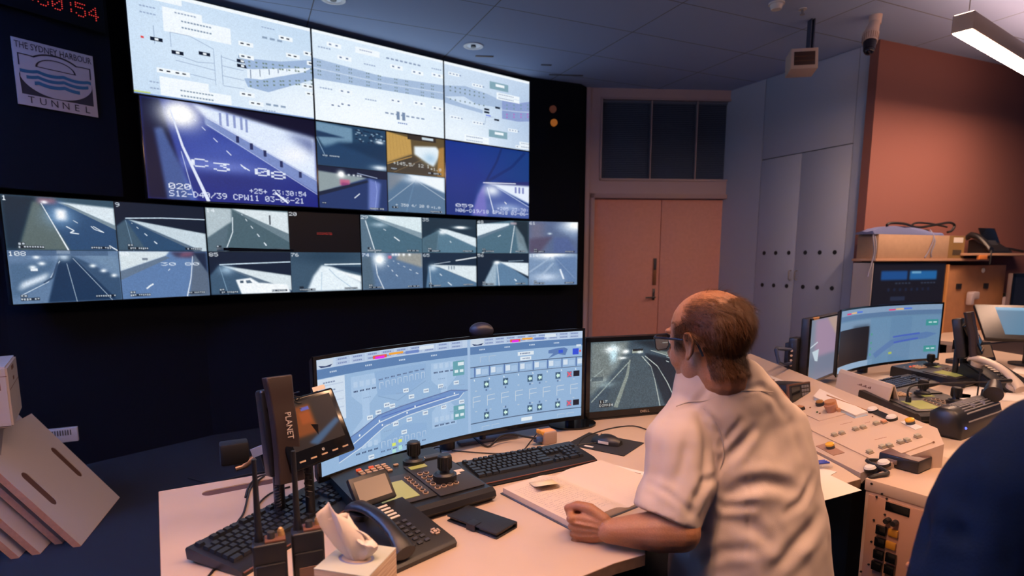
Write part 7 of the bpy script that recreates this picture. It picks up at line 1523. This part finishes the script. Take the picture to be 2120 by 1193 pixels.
# eyes and eyebrows
for s in (1, -1):
    bb = B(); ell(bb, (.0775, s*.031, .006), (.0108, .0108, .0108), MHd); e_o = child('eye', bb, mat('eye_white', (.7, .68, .66), .2), op)
    bb = B(); ell(bb, (.0865, s*.031, .006), (.003, .0052, .0052), MHd); child('iris', bb, mat('iris_dark', (.03, .02, .015), .1), e_o)
# glasses
gls = child('eyeglasses', (lambda b_: (b_.tube([MHd @ Vector(p) for p in ((.098, .074, .016), (.06, .082, .014), (.0, .086, .010), (-.030, .085, .004), (-.040, .083, -.014), (-.044, .081, -.028))], .0030, 8),
      b_.tube([MHd @ Vector(p) for p in ((.098, -.074, .016), (.06, -.082, .014), (.0, -.086, .010), (-.030, -.085, .004), (-.044, -.081, -.028))], .0030, 8), b_)[-1])(B()), mat('frame_black', (.01, .012, .025), .25), op)
for s in (1, -1):
    ring = [(.100+.010*(1-abs(y-.0)/.07), y*s, z) for y, z in ((.010, .012), (.014, .020), (.066, .020), (.073, .014), (.070, -.010), (.062, -.016), (.022, -.016), (.013, -.008), (.010, .012))]
    bb = B(); bb.tube([MHd @ Vector(p) for p in ring[:4]], .0034, 8, smooth=False); bb.tube([MHd @ Vector(p) for p in ring[3:]], .0014, 6, smooth=False); child('rim', bb, mat('frame_black', (0, 0, 0)), gls)
    bb = B(); bb.bm.faces.new([bb.bm.verts.new(MHd @ Vector(p)) for p in ring[:-1]]); child('lens', bb, mat('lens_glass', (.9, .9, .95), .03, alpha=.18), gls)
bb = B(); bb.tube([MHd @ Vector(p) for p in ((.109, .010, .014), (.113, 0, .016), (.109, -.010, .014))], .002, 8); child('bridge', bb, mat('frame_black', (0, 0, 0)), gls)
# ---------------- second person, navy jacket, close to the camera at the lower right
F2 = azv(40); S2 = azv(130); h2 = Vector((1.02, .90, 1.36))
MH2 = Matrix(((F2.x, -S2.x, 0, h2.x), (F2.y, -S2.y, 0, h2.y), (0, 0, 1, h2.z), (0, 0, 0, 1)))
ls = Vector((.735, .85, 1.045)); le = Vector((.625, .80, .78)); lw2 = Vector((.80, 1.04, .76))
ls2 = Vector((1.15, .62, 1.07)); le2 = Vector((1.25, .66, .80)); lw3 = Vector((1.28, .95, .78))
def hm(w_, d_, up=(0, 0, 1)):
    x = (Vector(d_)-Vector(w_)).normalized(); y = Vector(up).cross(x).normalized(); z = x.cross(y); return Matrix(((x.x, y.x, z.x, w_[0]), (x.y, y.y, z.y, w_[1]), (x.z, y.z, z.z, w_[2]), (0, 0, 0, 1)))
cfg2 = dict(root=(.93, .75, 0), s=S2, f=F2, head=MH2, neck=Vector((.985, .845, 1.20)), cloth='jacket',
    torso=[(.42, .95, .70, .20, .16), (.60, .955, .72, .215, .17), (.80, .965, .74, .215, .16), (.95, .97, .755, .225, .155), (1.06, .975, .77, .235, .145), (1.13, .975, .785, .22, .13), (1.18, .98, .80, .17, .11), (1.215, .985, .82, .11, .09), (1.24, .99, .83, .075, .075)],
    arms=[dict(chain=[(ls, .05), (le, .045), (lw2, .03)], hand=hm(lw2, (.9, 1.12, .745)), curl=.5, sleeve=[((.90, .83, 1.16), .085), ((.80, .84, 1.115), .082), (tuple(ls), .078), (tuple(ls.lerp(le, .5)), .074), (tuple(le), .068), (tuple(le.lerp(lw2, .55)), .055), (tuple(lw2), .042)]),
          dict(chain=[(ls2, .05), (le2, .045), (lw3, .03)], hand=hm(lw3, (1.30, 1.06, .765)), curl=.5, sleeve=[(tuple(ls2), .078), (tuple(le2), .065), (tuple(lw3), .042)])],
    creases=[([(1950, 960), (1920, 1060), (1900, 1150)], .010, .016), ([(2010, 930), (2000, 1050), (1990, 1150)], .010, .018), ([(1900, 1080), (1950, 1100), (2010, 1110)], .008, .014)], cmat=NAVY, noise=.006, nsc=7., vox=.008,
    legs=[[((.86, .80, .50), .085), ((.98, 1.16, .50), .07), ((1.0, 1.22, .14), .05)], [((.98, .66, .50), .085), ((1.25, .98, .50), .07), ((1.3, 1.03, .14), .05)]])
p2, _ = seated_person('person', 'second person in a dark navy jacket, only a shoulder showing at the lower right', cfg2)
office_chair((.90, .72), 130, 'black office chair under the person in navy')
body2 = [o for o in C.objects if o.parent == p2 and o.name.startswith('body')][0]
bm = bmesh.new(); bm.from_mesh(body2.data); Mi2 = MH2.inverted(); dl = []
for v in bm.verts:
    l = Mi2 @ v.co
    if not (l.length < .17 and l.z > -.06 and abs(l.y) < .083 and (l.x < -.03 or l.z > .07)): dl.append(v)
bmesh.ops.delete(bm, geom=dl, context='VERTS')
for v in bm.verts: v.co += v.normal*(.008+.004*noise.noise(v.co*80))
me = bpy.data.meshes.new('hair'); bm.to_mesh(me); bm.free(); child('hair', me, mat('hair_dark', (0, 0, 0)), p2)
# ================================================================ LIGHT, CAMERA
WARM = (1, .60, .40)
lamp_m = emit('lamp_diffuser', (1, .55, .31), 76.0)
LB = mat('lamp_body', S(214, 190, 170), .45)
def linear_lamp(loc, az, L, label, z=2.75, dm=None):
    M = frame3((loc[0], loc[1], z), azv(az), (-azv(az).y, azv(az).x, 0)); t = thing('linear_pendant_lamp', (loc[0], loc[1], z), label, 'ceiling lamp', 'linear pendant lamps')
    bb = B(M); bb.box(0, L, -.055, .055, .0, .10, .002); child('housing', bb, LB, t)
    bb = B(M); bb.box(.006, L-.006, -.049, .049, -.004, .001); child('diffuser', bb, dm or lamp_m, t)
    if dm is COOL_FILL: bb = B(M); bb.box(.006, L-.006, -.049, .049, .099, .103); child('uplight', bb, emit('cool_fill_uplight', (.34, .58, 1.0), 520), t)
    else: bb = B(M); bb.box(.006, L-.006, -.049, .049, .099, .103); child('uplight', bb, emit('warm_uplight', (1, .55, .40), 16.0), t)
    for x in (.08, L-.3):
        bb = B(M); bb.cyl((x, 0, .1), (x, 0, ZC-z), .003, seg=6); bb.cyl((x, 0, ZC-z-.03), (x, 0, ZC-z), .03, seg=16); child('wire', bb, MET, t)
    return t
COOL_FILL = emit('cool_fill_diffuser', (.42, .62, 1.0), 8.0)
linear_lamp((2.70, 3.77), 54.5, 2.2, 'white linear pendant lamp glowing at the top right', dm=emit('pendant_diffuser', (1, .60, .40), 95.0))
linear_lamp((-.45, .45), 54.5, 2.4, 'linear pendant lamp hanging above the main desk')
linear_lamp((-1.9, -.35), 54.5, 2.4, 'linear pendant lamp hanging behind the photographer at left', dm=emit('dim_diffuser', (1, .50, .34), 45.0))
linear_lamp((2.0, 1.1), 54.5, 2.0, 'linear pendant lamp hanging over the right console')
linear_lamp((-3.9, -.4), 20, 2.4, 'added unseen cool lamp along the left wall', dm=COOL_FILL)  # invented lamp out of view, put in to light the ceiling blue
w = bpy.data.worlds.new('room'); bpy.context.scene.world = w; w.use_nodes = True
w.node_tree.nodes['Background'].inputs[0].default_value = (.22, .42, 1, 1); w.node_tree.nodes['Background'].inputs[1].default_value = .08
cd = bpy.data.cameras.new('camera'); co = bpy.data.objects.new('camera', cd); C.objects.link(co)
co.location = CAM; co.rotation_euler = (math.pi/2-TH, 0, 0)
cd.sensor_width = 36; cd.sensor_fit = 'HORIZONTAL'; cd.lens = F/2120*36; cd.shift_x = (1060-CX)/2120; cd.shift_y = (CY-596.5)/2120
cd.clip_start = .05; cd.dof.use_dof = True; cd.dof.focus_distance = 1.9; cd.dof.aperture_fstop = 3.2
sc = bpy.context.scene; sc.camera = co
sc.view_settings.view_transform = 'Standard'; sc.view_settings.look = 'None'; sc.view_settings.gamma = 1; sc.view_settings.exposure = 0; sc.cycles.max_bounces = 6; sc.cycles.caustics_reflective = False; sc.cycles.caustics_refractive = False; sc.view_settings.use_curve_mapping = False
